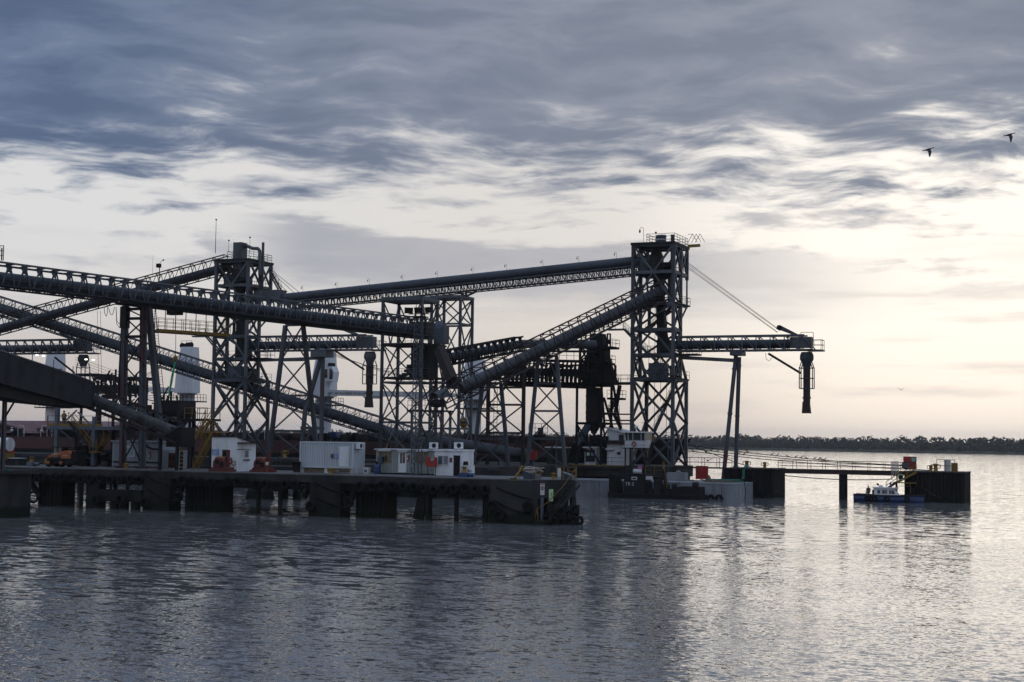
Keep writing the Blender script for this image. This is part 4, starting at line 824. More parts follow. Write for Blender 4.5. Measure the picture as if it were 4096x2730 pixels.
# stays of the right tower's boom and of the left one
# ================================================================== booms with telescopic spouts
def boom(label, xa, xb, Y, zlo, zhi, spx, spz, sheave_x, group='horizontal loading booms'):
    T = thing('loading_boom', label, 'boom', (xa, Y, zlo), group); hw = 1.1; n = max(6, round((xb - xa) / 1.9)); bw = .13
    for y_ in (Y - hw, Y + hw):
        for z_ in (zlo, zhi): bar('chord', (xa, y_, z_), (xb - (1.2 if z_ == zhi else 0), y_, z_), .17, steel, T, .2)
        for i in range(n):
            x0 = xa + (xb - xa) * i / n; x1 = xa + (xb - xa) * (i + 1) / n
            bar('post', (x0, y_, zlo), (x0, y_, zhi), bw, steel, T); bar('brace', (x0, y_, zhi), (x1, y_, zlo), bw, steel, T)
    MB().tube((xa - .5, Y, zlo + .95), (xb - 1.3, Y, zlo + .95), .56, n=16).build('belt_hood', hood, T)
    MB().box((xb - 3.2, Y - .7, zlo + .3), (xb - .3, Y + .7, zhi - .25)).build('head_box', steel, T)
    k = MB()
    for i in range(2 * n): x_ = xa + (xb - xa) * (i + .5) / (2 * n); k.box((x_ - .12, Y - hw, zlo - .12), (x_ + .12, Y + hw, zlo - .02)); k.bar((x_, Y - .3, zlo), (x_, Y - .3, zlo + .5), .1)
    tag(k.box((xa, Y - .5, zlo + .28), (xb - .4, Y + .5, zlo + .4)).build('belt_bed', steel_dk, T), kind='stuff')
    MB().rail([(xb - .3, Y - hw, zlo), (xb + 1.1, Y - hw, zlo), (xb + 1.1, Y + hw, zlo), (xb - .3, Y + hw, zlo)], 1.35, .045, 1.2).build('guard_rail', steel, T); MB().box((xb - 1, Y - hw, zlo - .2), (xb + 1.2, Y + hw, zlo)).build('head_platform', steel, T)
    MB().prism([(sheave_x - .5, Y - .5, zhi + .95), (sheave_x + 1.9, Y - .5, zhi + .05), (sheave_x + 2.3, Y - .5, zhi + .25), (sheave_x + .2, Y - .5, zhi + 1.35)], (0, 1.0, 0)).tube((sheave_x - .05, Y - .5, zhi + 1.1), (sheave_x - .05, Y + .5, zhi + 1.1), .36).build('stay_sheave', steel, T)
    # spout
    sp = MB(); j = zlo - .2
    sp.lathe((spx, Y, j - 1.8), ((.75, 1.7), (.95, 1.2), (.95, .7), (.62, .1), (.55, -.3))).build('spout_joint', steel, T)
    fr = MB()
    for u, v in ((-.9, -.6), (.9, -.6), (.9, .6), (-.9, .6)): fr.bar((spx + u, Y + v, j - 2.2), (spx + u, Y + v, j - 5.1), .12); fr.bar((spx + u * .7, Y + v, j - 1.5), (spx + u, Y + v, j - 2.4), .12)
    for z_ in (j - 2.3, j - 3.7, j - 5.1):
        for v in (-.6, .6): fr.bar((spx - .9, Y + v, z_), (spx + .9, Y + v, z_), .1)
        for u in (-.9, .9): fr.bar((spx + u, Y - .6, z_), (spx + u, Y + .6, z_), .1)
    fr.build('spout_cage', steel, T)
    if spz < j - 6:
        sp = MB().tube((spx, Y, j - 2), (spx, Y, spz + 1.2), .5, .48, n=14).tube((spx, Y, (j + spz) / 2 - 2), (spx, Y, (j + spz) / 2 - 2.25), .58, n=14)
        sp.prism([(spx - .5, Y - .45, spz + 1.6), (spx + .35, Y - .45, spz + 1.6), (spx + .55, Y - .45, spz), (spx - .6, Y - .45, spz)], (0, .9, 0)).build('spout_pipe', steel_rust, T)
    return T
by = 79.0
zlo, zhi = PY(z7(1400, 1120), by).z, PY(z7(1400, 997), by).z
xb = PY(z7(2050, 1100), by).x
B1 = boom('long loading boom with telescopic spout reaching right from the right tower', rx1 - .2, xb, by, zlo, zhi, PY(z7(1983, 1300), by).x, PY(z8(2090, 330), by).z, PY(z7(1755, 960), by).x)
# luffing strut and cables
bar('luffing_strut', PY(z7(1655, 1145), by), PY(z7(1930, 1312), by), .3, steel_rust, B1); MB().path([PY(z7(*p), by) for p in ((1630, 1140), (1635, 1190), (1660, 1210), (1690, 1175))], .03).build('cable_loop', black, B1)
MB().path([PY(z7(*p), by) for p in ((1933, 1000), (1933, 963), (2038, 963), (2040, 1040))], .04).build('lamp_frame', steel_dk, B1)
for (p, q) in (((968, 368), (1755, 945)), ((968, 382), (1752, 950)), ((968, 402), (1735, 962)), ((968, 416), (1732, 966))): o = bar('boom_stay', PY(z7(*p), by + (.3 if p[1] < 390 else -.3)), PY(z7(*q), by + (.3 if p[1] < 390 else -.3)), .055, steel_dk, B1)
bsup = thing('boom_trestle', 'pair of tall pipe legs propping the right boom on the dolphin', 'trestle', (PY((2946, 1870), 78).x, 78, DZ), 'boom trestles')
A_ = PY(z7(1390, 1145), by); zt_ = zlo - .3
MB().box((A_.x - .8, by - 1.2, zlo - .7), (A_.x + .9, by + 1.2, zlo - .14)).build('saddle', steel, bsup)
lt = PY(z7(1405, 1160), by); lb_ = PY((2943, 1872), by)
k = MB().tube((lb_.x, by, DZ), (lt.x, by, zlo - .9), .29, n=14)
for z_ in (lb_.z + .1, PY((2946, 1667), by).z, PY((2950, 1466), by).z): k.tube((lb_.x + (lt.x - lb_.x) * (z_ - DZ) / (zlo - DZ), by, z_), (lb_.x + (lt.x - lb_.x) * (z_ - DZ) / (zlo - DZ), by, z_ + .14), .39, n=14)
k.build('leg', primer, bsup)
s0, s1 = PY((2893, 1918), by - 3), PY((2944, 1420), by)
k = MB().tube(s0, s1, .29, n=14)
for t_ in (.18, .52, .88): c_ = s0.lerp(s1, t_); dd_ = (s1 - s0).normalized(); k.tube(c_, c_ + dd_ * .14, .39, n=14)
k.build('leg', primer, bsup)
MB().box(s0 + Vector((-.6, -.6, -4)), s0 + Vector((.6, .6, .05))).build('leg_footing', concrete_dk, bsup)
bar('tie_beam', (rx1 + .5, by, LV[3] - .3), (lt.x - .3, by, PY(z7(1365, 1205), by).z), .5, steel, bsup, .5)
# left tower boom
zl2, zh2 = PY(z3(1300, 1300), by).z, PY(z3(1300, 1165), by).z
B2 = boom('loading boom with long spout reaching right from the left tower', lx1 - .2, PY(z3(1895, 1250), by).x, by, zl2, zh2, PY(z4(1745, 200), by).x, PY(z4(1735, 517), by).z, PY(z3(1590, 1150), by).x)
bar('luffing_strut', PY(z3(1510, 1305), by), PY(z3(1780, 1480), by), .26, steel_rust, B2)
for (p, q) in (((892, 530), (1165, 750)), ((892, 545), (1120, 757)), ((892, 585), (1060, 752))): bar('boom_stay', PY(z3(*p), by), PY(z3(*q), by), .06, steel_dk, B2)
bs2 = thing('boom_trestle', 'rusty braced legs propping the left tower boom behind the container', 'trestle', (PY(z4(1300, 820), by).x, by, DZ), 'boom trestles')
A_ = PY(z3(1390, 1310), by); MB().box((A_.x - 1.5, by - 1.2, zl2 - 1.1), (A_.x + 1.3, by + 1.2, zl2 - .14)).build('saddle', steel, bs2)
for p, q, w_ in (((1325, 60), (1310, 830), .5), ((1318, 40), (1165, 560), .55), ((1165, 560), (1140, 830), .55), ((1215, 700), (1180, 840), .4), ((1215, 700), (1270, 840), .4)): bar('leg', PY(z4(*p), by), PY(z4(*q), by), w_, primer, bs2)
bar('tie_beam', PY(z4(1130, 700), by), PY(z4(1330, 705), by), .5, primer, bs2)
bar('tie_beam', (lx1 + .5, by, LV[3] - .2), (PY(z4(1300, 75), by).x, by, PY(z4(1300, 75), by).z), .45, steel, bs2)
# far-left boom
zl3, zh3 = PY(z1(300, 1330), by).z, PY(z1(300, 1205), by).z
B3 = boom('loading boom entering from the left picture edge with glowing lamps under it', PY(z1(-300, 1250), by).x, PY(z1(855, 1300), by).x, by, zl3, zh3, PY(z1(785, 1400), by).x, zl3 - 6, PY(z1(590, 1190), by).x)
bar('luffing_strut', PY(z1(515, 1365), by), PY(z1(700, 1510), by), .26, steel_rust, B3)
lampm = bpy.data.materials.new('lit_lamp'); lampm.use_nodes = True; e_ = lampm.node_tree.nodes['Principled BSDF']; e_.inputs['Emission Color'].default_value = (1, .93, .78, 1); e_.inputs['Emission Strength'].default_value = 3
for p in ((348, 1345), (408, 1350), (810, 1385), (878, 1390)): c_ = PY(z1(*p), by - 1.3); MB().box(c_ + Vector((-.2, -.1, -.1)), c_ + Vector((.2, .1, .1))).build('lit_lamp', lampm, B3)
# ================================================================== dolphins and footbridge on the right
def dolphin(label, p0, p1, Yf, dep, name='sheet_pile_dolphin'):
    x0, x1 = PY((p0, 1990), Yf).x, PY((p1, 1990), Yf + dep * .9).x
    T = thing(name, label, 'dolphin', ((x0 + x1) / 2, Yf, 0), 'sheet pile dolphins'); n = round((x1 - x0) / .5); w_ = (x1 - x0) / n; ny = round(dep / .5)
    MB().box((x0 + .15, Yf + .18, -3), (x1 - .15, Yf + dep, DZ - .15)).build('fill', sheet, T)
    MB().box((x0 - .08, Yf - .1, DZ - .14), (x1 + .08, Yf + dep + .1, DZ + .02)).build('capping', concrete, T)
    me = MB().prism([(0, .16, -3), (w_ * .22, 0, -3), (w_ * .6, 0, -3), (w_ * .82, .16, -3), (w_, .16, -3), (w_, .2, -3), (0, .2, -3)], (0, 0, DZ - .15 + 3)).mesh('sheet_pile', sheet)
    for i in range(n): put('sheet_pile', me, T, Matrix.Translation((x0 + i * w_, Yf, 0)))
    for i in range(ny): put('sheet_pile', me, T, Matrix.Translation((x1 , Yf + .18 + i * w_, 0)) @ Matrix.Rotation(R(90), 4, 'Z'))
    return T, x0, x1
D1, d1a, d1b = dolphin('rusty sheet pile dolphin under the pipe legs', 2893, 3136, 75.5, 7)
D2, d2a, d2b = dolphin('rusty sheet pile dolphin at the far right end of the footbridge', 3617, 3880, 77.0, 7.5)
fb = thing('footbridge', 'long steel footbridge with railings between the two dolphins', 'bridge', ((d1b + d2a) / 2, 80, DZ), 'jetty footbridges')
MB().box((d1b - .3, 79, DZ - .65), (d2a + .3, 80.6, DZ - .02)).build('girder', steel_rust, fb); MB().rail([(d1b - .2, 79.05, DZ), (d2a + 1.0, 79.05, DZ)], 1.15, .045, 2.0, 2).build('near_railing', steel_dk, fb); MB().rail([(d1b, 80.55, DZ), (d2a + 1.0, 80.55, DZ)], 1.15, .045, 2.0, 2).build('far_railing', steel_dk, fb)
Xp = PY((3373, 1990), 79.8).x; MB().tube((Xp, 79.8, -3), (Xp, 79.8, DZ - .65), .58, n=16).build('pier_pile', concrete_dk, fb)
f2 = thing('footbridge', 'short footbridge from the jetty end to the dolphin', 'bridge', ((JX1 + d1a) / 2, 79, DZ), 'jetty footbridges')
MB().box((JX1 - .2, 78.2, DZ - .2), (d1a + .2, 79.8, DZ - .01)).build('girder', steel_rust, f2); MB().rail([(JX1, 78.25, DZ), (d1a + .5, 78.25, DZ)], 1.3, .045, 2.2, 1).build('near_railing', steel_dk, f2); MB().rail([(JX1, 79.75, DZ), (d1a + .5, 79.75, DZ)], 1.3, .045, 2.2, 1).build('far_railing', steel_dk, f2)
P_ = PY(z8(1192, 835), 77.9); T = thing('red_signboard', 'plain bright red square board on a post by the short footbridge', 'sign', (P_.x, 77.9, 2), 'red boards on the jetty')
MB().box((P_.x - .9, 77.9, P_.z - .95), (P_.x + .9, 78, P_.z + .9)).build('board', red, T); bar('post', (P_.x, 78.05, -2), (P_.x, 78.05, P_.z - .9), .09, steel_dk, T)
P_ = PY(q1(1372, 432), 80); T = thing('red_signboard', 'red fire cabinet board with green sign above the right dolphin', 'sign', (P_.x, 80, DZ), 'red boards on the jetty')
MB().box((P_.x - .85, 80, P_.z - .85), (P_.x + .85, 80.3, P_.z + .8)).build('board', red, T); MB().box((P_.x + .2, 79.97, P_.z + .1), (P_.x + .8, 79.995, P_.z + .7)).build('green_sign', greensign, T); bar('post', (P_.x, 80.15, DZ), (P_.x, 80.15, P_.z), .1, steel_dk, T)
MB().torus((P_.x + .5, 79.96, P_.z + .4), .17, .04, 'y', 14, 6).build('sign_ring', signwhite, T)
for p, lb, s_ in ((z8(1577, 800), 'yellow bollard with green rope on the near dolphin', 1.5), (z8(1730, 803), 'yellow bollard on the near dolphin beside the long footbridge', 1.3), (q1(1553, 516), 'yellow bollard on the right dolphin, left of the pair', 1.3), (q1(1595, 514), 'yellow bollard on the right dolphin, right of the pair', 1.6)):
    cleat(p, 77.5 if p[0] < 3200 else 79, lb, DZ + .02, s_)
P_ = PY(z8(1577, 800), 77); tag(MB().path([Vector((P_.x - .05, 77.2, DZ + .3)), Vector((P_.x, 75.2, DZ - .1)), Vector((P_.x, 75.1, 2.7)), Vector((P_.x + .1, 74, 2.45))], .2, 8).build('green_rope', greenp), 'thick green rope hanging from the bollard to the pontoon', 'rope')
# small kit on the right dolphin
P_ = PY(q1(1700, 490), 79); T = thing('equipment_stand', 'white panel in a yellow frame on the right dolphin', 'stand', (P_.x, 79, DZ)); MB().box((P_.x - .5, 79, DZ + .1), (P_.x + .35, 79.15, DZ + 1.55)).build('panel', signwhite, T); MB().rail([(P_.x - 1.4, 78.8, DZ), (P_.x + .9, 78.8, DZ)], 1.6, .05, 1.2, 1).build('frame', yellow, T); MB().box((P_.x + .4, 79, DZ), (P_.x + 1.2, 79.6, DZ + 1.2)).build('box', yellow, T)
P_ = PY(q1(1245, 500), 79); T = thing('rope_bundle', 'grey rope bundle hung on the footbridge railing by the dolphin', 'rope', (P_.x, 79, DZ)); k = MB()
for i in range(7): k.path([Vector((P_.x - .45 + i * .15, 78.95, DZ + 1.25)), Vector((P_.x - .5 + i * .16, 78.85, DZ + .3 - .15 * (i % 3))), Vector((P_.x - .4 + i * .15, 78.9, DZ - .9 + .4 * (i % 2)))], .06, 5)
k.build('rope_hanks', rope, T); MB().box((P_.x + .9, 78.8, DZ + .4), (P_.x + 1.8, 79.3, DZ + 1.1)).build('rope_reel', steel, T)
# yellow access stair down from the right dolphin, with lime sign
T = thing('access_stair', 'yellow steel stair going down the left face of the right dolphin', 'stair', (d2a, 77, 0)); hi_, lo_ = PY(q1(1430, 515), 76.6), PY(q1(1270, 600), 76.6)
stair(T, lo_, hi_, (0, -.8, 0), yellow); stair(T, PY(q1(1175, 660), 76.2), PY(q1(1265, 598), 76.2), (0, -.7, 0), steel_dk, yellow); MB().box(lo_ + Vector((-.6, -.8, -.12)), lo_ + Vector((2.4, 0, 0))).build('landing', yellow, T)
bar('bracket', lo_ + Vector((1.6, -.3, -.1)), PY(q1(1375, 628), 76.6), .16, yellow, T); bar('leg', PY(q1(1258, 600), 76.8), PY(q1(1258, 770), 76.8), .25, steel_dk, T); MB().rail([PY(q1(1260, 700), 76.5), PY(q1(1380, 700), 76.5)], 1.0, .04, 2, 0).build('low_rail', yellow, T)
A_, B_ = PY(q1(1278, 532), 76), PY(q1(1318, 580), 76); sg = tag(MB().box((A_.x, 75.7, B_.z), (B_.x, 75.75, A_.z)).build('lime_notice', lime), 'lime green notice with dark emblem on the yellow stair', 'sign'); INV[sg.name] = Matrix.Identity(4)
MB().lathe((0, 0, 0), ((.02, 0), (.28, .01), (.28, .03)), 16).build('emblem', black, sg).matrix_basis = Matrix.Translation(((A_.x + B_.x) / 2, 75.69, (A_.z + B_.z) / 2)) @ Matrix.Rotation(R(90), 4, 'X')
for pts, Y_ in (((1380, 640), (1400, 672), (1420, 640), (1430, 560)), 76.7), (((1440, 545), (1450, 640), (1480, 650), (1480, 545)), 76.8), (((1490, 650), (1560, 705), (1650, 740)), 76.75): MB().path([PY(q1(*p), Y_) for p in pts], .07).build('fender_chain', steel_rust, D2)
# ================================================================== galleries
# A: long sloping gallery crossing from the near left to the middle frame
A0, A1 = Vector((-48.3, 5.8, 0)), PY((1690, 1318), 54.5)
A0.z = PX((568, 1178), -47.6).z if False else PY((566, 1176), 5.8).z
da = A1 - A0; As = A0 - da * .62
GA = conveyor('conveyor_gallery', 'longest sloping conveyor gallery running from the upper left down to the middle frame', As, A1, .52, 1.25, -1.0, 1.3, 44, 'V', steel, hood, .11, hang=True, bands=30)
t, s_, b = basis(A1 - As); s_ = s_ if s_.y < 0 else -s_; s_ = s_ if s_.x > 0 else s_
near = Vector((1, 0, 0)) if s_.dot(Vector((1, -1, 0))) > 0 else Vector((-1, 0, 0))
k = MB()
for o_ in (-1.15, -1.3, -.75): k.bar(As + s_ * 1.5 + b * o_, A1 + s_ * 1.5 + b * o_, .07)
k.build('cable_tray', steel_dk, GA)
k = MB()
for i in range(0, 40):
    c_ = As.lerp(A1, .35 + .65 * (i + .5) / 40); k.prism([c_ + s_ * 1.0 + b * -1.1, c_ - s_ * 1.0 + b * -1.1, c_ - s_ * .9 + b * -1.32, c_ + s_ * .9 + b * -1.32], t * 1.3)
tag(k.build('drip_pans', steel_dk, GA), kind='stuff')
MB().box(A1 + Vector((-1.3, -1.5, -1.3)), A1 + Vector((1.3, 1.8, .9))).build('head_house', steel_dk, GA)
# support bent of A on the near pier: two columns, raking rear leg with ladder
ben = thing('gallery_bent', 'tall bent of galvanised and red primed columns under the long gallery on the pier', 'trestle', (-48, 5.8, DZ), 'gallery trestles')
def colm(p0, p1, Y, w_, m, name='column'):
    a_, b_ = PY(p0, Y), PY(p1, Y); return bar(name, a_, b_, w_, m, ben)
ca0, ca1 = PY(q6(1440, 657), 5.8), PY(z1(1180, 880), 5.8); cb0, cb1 = PY(q6(1668, 660), 5.8), PY(z1(1352, 890), 5.8)
ca0.z = cb0.z = DZ
for p_, q_, m_ in ((ca0, ca1, primer), (cb0, cb1, primer)):
    bar('column_web', p_, q_, .42, m_, ben, .18)
    for o_ in (-.22, .22): bar('column_flange', p_ + Vector((o_, 0, 0)), q_ + Vector((o_, 0, 0)), .05, m_, ben, .5)
    MB().box(p_ + Vector((-.5, -.5, 0)), p_ + Vector((.5, .5, .08))).build('base_plate', steel_dk, ben)
MB().box(ca1 + Vector((-.45, -.3, -2.4)), ca1 + Vector((.35, .4, -.1))).build('switch_box', steel_dk, ben)
L_ = lambda u, z_: Vector((ca0.x + (cb0.x - ca0.x) * u, 5.8, z_))
zs = [PY(z1(1270, y), 5.8).z for y in (910, 1000, 1170, 1270)] + [PY(z2(1200, y), 5.8).z for y in (190, 330)]
for z_ in zs[:3]: bar('beam', L_(0, z_), L_(1, z_), .18, steel_dk, ben, .3)
for za, zb_, f_ in ((zs[0], zs[1], '\\'), (zs[1], zs[2], 'X'), (zs[2], zs[3] - 2, 'X'), (zs[3] - 2, zs[5], 'X'), (zs[5] - 4, DZ + .5, 'X')): face(ben, L_(0, zb_), L_(1, zb_), L_(0, za), L_(1, za), f_, .12, steel_dk)
r0_, r1_ = PY(z2(1410, 450), 8.5), PY(z1(1395, 880), 6.4); r2_ = r0_ + (r0_ - r1_) * ((DZ - r0_.z) / (r0_.z - r1_.z))
bar('raking_leg', r2_, r1_, .55, steel, ben); bar('raking_leg', PY(z2(1068, 420), 8.5), PY(z1(1160, 1000), 6.5), .4, steel_dk, ben)
lo_, ri_ = r2_ + Vector((.5, 0, 0)), r1_ + Vector((.5, 0, 0)); k = MB().bar(lo_, ri_, .05).bar(lo_ + Vector((.42, 0, 0)), ri_ + Vector((.42, 0, 0)), .05)
for i in range(60): c_ = lo_.lerp(ri_, i / 60); k.bar(c_, c_ + Vector((.42, 0, 0)), .03)
k.build('ladder', steel_dk, ben)
# hanging maintenance cradle under A, yellow
cr = thing('maintenance_cradle', 'yellow maintenance cradle with mesh rails hanging under the long gallery', 'cradle', PX(z1(1820, 1140), -44))
e0, e1 = PD(z1(1470, 1110), 170), PD(z1(2168, 1158), 176); t_, n_, _ = basis(e1 - e0); n_ = n_ if n_.y > 0 else -n_
for o_ in (0, 1.6): bar('toe_beam', e0 + n_ * o_, e1 + n_ * o_, .12, yellow, cr, .36)
MB().bar(e0 + n_ * .8 - z0 * .1, e1 + n_ * .8 - z0 * .1, 1.6, .08).build('floor', steel_rust, cr)
for o_, m_ in ((0, yellow), (1.6, steel_dk)): MB().rail([e0 + n_ * o_ + z0 * .15, e1 + n_ * o_ + z0 * .15], 1.3, .035, 1.1, 2).build('guard_rail', m_, cr)
for i in range(8): c_ = e0.lerp(e1, .02 + .137 * i); bar('hanger', c_ + n_ * .8, c_ + n_ * .8 + z0 * (4.0 - .1 * i), .07, yellow if i % 2 else steel_dk, cr)
c_ = e0.lerp(e1, .32) + n_ * .8 + z0 * 2.6; MB().box(c_ + Vector((-1.2, -.5, -.6)), c_ + Vector((.4, .5, .7))).tube(c_ + Vector((.4, 0, 0)), c_ + Vector((1.3, 0, 0)), .35).build('hoist_unit', black, cr); bar('hoist_beam', e0 + n_ * .8 + z0 * 3.3, e1 + n_ * .8 + z0 * 3.0, .25, steel_dk, cr, .4)
# trestle of A standing on the pile block
def trestle(label, base, top, Y, pats, w_=.28, m=steel, group='gallery trestles', zb=None):
    a0, b0 = PY(base[0], Y), PY(base[1], Y); a1, b1 = PY(top[0], Y), PY(top[1], Y)
    if zb is not None:
        for p_, q_ in ((a0, a1), (b0, b1)): d_ = (p_ - q_); p_ += d_ * ((zb - p_.z) / d_.z)
    T = thing('steel_trestle', label, 'trestle', ((a0.x + b0.x) / 2, Y, a0.z), group)
    bar('leg', a0, a1, w_ * 1.5, m, T); bar('leg', b0, b1, w_ * 1.5, m, T); n = len(pats)
    for i in range(n): f_ = lambda k: k / n; face(T, a0.lerp(a1, i / n), b0.lerp(b1, i / n), a0.lerp(a1, (i + 1) / n), b0.lerp(b1, (i + 1) / n), pats[i], w_ * .5, m)
    return T
trestle('narrow A shaped trestle behind the container under the long gallery', (z4(842, 940), z4(1265, 830)), (z3(1040, 1065), z3(1205, 1060)), 33, ('X-', 'X-', 'X-', 'X-'), .30, zb=DZ - .1)
# B: gallery rising to the left tower's head
B0, B1_ = PY((-60, 1329), 68), PY((915, 1064), 79)
GB = conveyor('conveyor_gallery', 'conveyor gallery climbing to the head of the left tower, crossing behind the long one', B0, B1_, .58, 1.0, -1.0, 1.75, 22, 'N', steel_rust, hood, .10)
# C: gallery falling from the upper left to the quay
C0, C1 = PY((-60, 1212), 72), PY((1760, 1792), 86)
GC = conveyor('conveyor_gallery', 'conveyor gallery falling from the left edge through the left tower down to the jetty', C0, C1, .78, 1.2, -1.3, 1.75, 40, 'N', steel, hood, .10, bands=0)
k = MB(); t, s_, b = basis(C1 - C0); s_ = s_ if s_.y < 0 else -s_
k.rail([C0 + b * .72 + s_ * .35, C1 + b * .72 + s_ * .35], .5, .03, .6, 1).build('crown_rail', steel, GC)
for i in range(7): pass
# D: high gallery between the towers
D0, D1_ = PY(z3(985, 812), 79), PY((2600, 1040), 79)
GD = conveyor('conveyor_gallery', 'high straight conveyor gallery joining the heads of the two towers with hook lamps on top', D0, D1_, .72, .95, -2.0, -.78, 58, 'V', steel, hood, .09, bands=34, walk=-1)
for px in (1213, 1349, 1478, 1612, 1750, 1892, 2026, 2171, 2315, 2465):
    t_ = (px - 1120) / (2529 - 1120); c_ = D0.lerp(D1_, max(.0, (PY((px, 1100), 79).x - D0.x) / (D1_.x - D0.x)))
    A_ = c_ + z0 * .7; pts = [A_, A_ + z0 * .75] + [A_ + Vector((-.15 * (1 - math.cos(u)), 0, .75 + .17 * math.sin(u))) for u in (.6, 1.2, 1.9, 2.5, 3.1)]
    o = MB().path(pts, .022, 5).build('hook_lamp', steel_dk, GD); INV[o.name] = Matrix.Identity(4); MB().lathe(pts[-1], ((.02, 0), (.08, -.08), (.08, -.24), (.03, -.32)), 8).build('lamp_globe', steel_dk, o)
A_ = PY(z3(770, 775), 79); B_ = PY(z3(1020, 765), 79); MB().box((A_.x, 78, A_.z - 1.0), (B_.x, 80, A_.z + .6)).build('tail_house', steel, GD)
# E: gallery from the middle frame up to the right tower
E0, E1 = PY((1842, 1553), 47.5), PY((2655, 1156), 79)
GE = conveyor('conveyor_gallery', 'steep conveyor gallery climbing from the middle frame to the right tower', E0, E1, .68, 1.3, -1.3, 1.45, 22, 'M', steel_rust, hood_lt, .10, bands=16)
t, s_, b = basis(E1 - E0); s_ = s_ if s_.y < 0 else -s_
Tl = E0 - t * 4.0
for sg in (1, -1):
    for h in (-1.3, 1.45): bar('chord', E0 + s_ * 1.25 * sg + b * h, Tl + s_ * 1.25 * sg + b * (h if h < 0 else .6), .14, steel_rust, GE)
    for i in range(3): bar('post', E0 - t * (1.3 * i + 1.2) + s_ * 1.25 * sg + b * -1.25, E0 - t * (1.3 * i + 1.2) + s_ * 1.25 * sg + b * .8, .1, steel, GE)
MB().tube(Tl - t * .2, Tl + t * 1.6, 1.0, .95, n=20, a0=0, a1=math.pi, caps=False).tube(Tl - t * .2, Tl + t * 1.6, .95, .9, n=20, a0=0, a1=math.pi, caps=False).build('tail_hood', hood_lt, GE)
MB().tube(Tl + s_ * 1.1 - b * .5, Tl - s_ * 1.1 - b * .5, .5, n=16).build('tail_pulley', black, GE); MB().box(Tl + Vector((-3.4, -1.6, -1.55)), Tl + Vector((1.6, 1.6, -1.35))).build('tail_platform', steel_dk, GE)
MB().rail([Tl + Vector((-3.3, -1.5, -1.35)), Tl + Vector((1.5, -1.5, -1.35))], 1.2, .035, 1.1).rail([Tl + Vector((-3.3, -1.5, -1.35)), Tl + Vector((-3.3, 1.5, -1.35))], 1.2, .035, 1.1).build('tail_rail', steel_dk, GE)
for q_ in (-1, 1):
    for X_ in (-2.8, 1.3): bar('tail_leg', Tl + Vector((X_, 1.3 * q_, -1.5)), (Tl.x + X_, Tl.y + 1.3 * q_, DZ - .02), .26, steel, GE)
# trestles carrying E
def bent(label, X_, Y_, ztop, w0=1.0, w1=2.6, pats=('X-', 'X-', 'X-')):
    T = thing('steel_trestle', label, 'trestle', (X_, Y_, DZ), 'gallery trestles'); n = len(pats)
    P = lambda u, k: Vector((X_ + u * (w1 + (w0 - w1) * k), Y_, DZ - .02 + (ztop - DZ) * k))
    for u in (-1, 1): bar('leg', P(u, 0), P(u, 1), .42, steel, T)
    for i in range(n): face(T, P(-1, i / n), P(1, i / n), P(-1, (i + 1) / n), P(1, (i + 1) / n), pats[i], .16, steel)
    return T
for fr_, lb in ((.14, 'splayed trestle nearest the foot of the steep gallery'), (.40, 'tall splayed trestle under the middle of the steep gallery')):
    c_ = E0.lerp(E1, fr_); bent(lb, c_.x, c_.y, c_.z - 1.35, 1.3, 2.5 if fr_ < .3 else 2.7, ('X-', 'X-', 'A-') if fr_ < .3 else ('X-', 'X-', 'X-', 'A-'))
# braced frame between the trestles
fx0, fx1 = PY(z5(1010, 1400), 66), PY(z5(1328, 1400), 66)
T = thing('braced_frame', 'tall X braced steel frame behind the steep gallery trestles', 'frame', (fx0.x, 66, DZ), 'gallery trestles')
zz = [PY(z5(1170, y), 66).z for y in (1500, 1417, 1165, 1010, 935)]; zz[0] = DZ - .02
for X_ in (fx0.x, fx1.x): bar('leg', (X_, 66, DZ - .02), (X_, 66, zz[4] + (1 if X_ == fx1.x else 0)), .42, steel_rust, T)
for k_, pt in ((0, 'V-'), (1, 'X-'), (2, 'A-'), (3, '-')): face(T, (fx0.x, 66, zz[k_]), (fx1.x, 66, zz[k_]), (fx0.x, 66, zz[k_ + 1]), (fx1.x, 66, zz[k_ + 1]), pt, .17, steel_rust)
bar('post', ((fx0.x + fx1.x) / 2, 66, zz[3]), ((fx0.x + fx1.x) / 2, 66, zz[4] + 1.6), .4, steel_rust, T)
p_ = PY(z5(1088, 1400), 66); k = MB()
for o_ in (-.25, .25): k.bar((p_.x + o_, 65.6, DZ + 1), (p_.x + o_, 65.6, zz[3] - .2), .05)
for i in range(34): z_ = DZ + 1.2 + i * .42; k.bar((p_.x - .25, 65.6, z_), (p_.x + .25, 65.6, z_), .04)
k.build('ladder', steel_dk, T)
# F: gallery from the middle frame towards the silo, and the dark lower gallery
F0, F1, F2 = PY(qb(330, 375), 57), PY(qb(1700, 120), 68), PY(z5(1975, 625), 76)
GF = conveyor('conveyor_gallery', 'short conveyor gallery behind the steep one, rising from the middle frame', F0, F1, .55, 1.0, -1.0, 1.0, 12, 'V', steel_dk, hood_lt, .13, hang=True, walk=0)
MB().tube(F1, F2, .6, n=16).build('level_hood', hood_lt, GF); t, s_, b = basis(F2 - F1)
for o_ in (-.9, .9): bar('chord', F1 + Vector((0, o_, -1)), F2 + Vector((0, o_, -1)), .2, steel_dk, GF)
G0, G1 = PY(z5(1180, 862), 70), PY(z5(2000, 880), 78)
GG = conveyor('conveyor_gallery', 'dark lattice ship loader gallery beneath the steep one, reaching the silo', G0, G1, .5, 1.2, -1.6, 1.6, 22, 'N', black, steel_dk, .16)
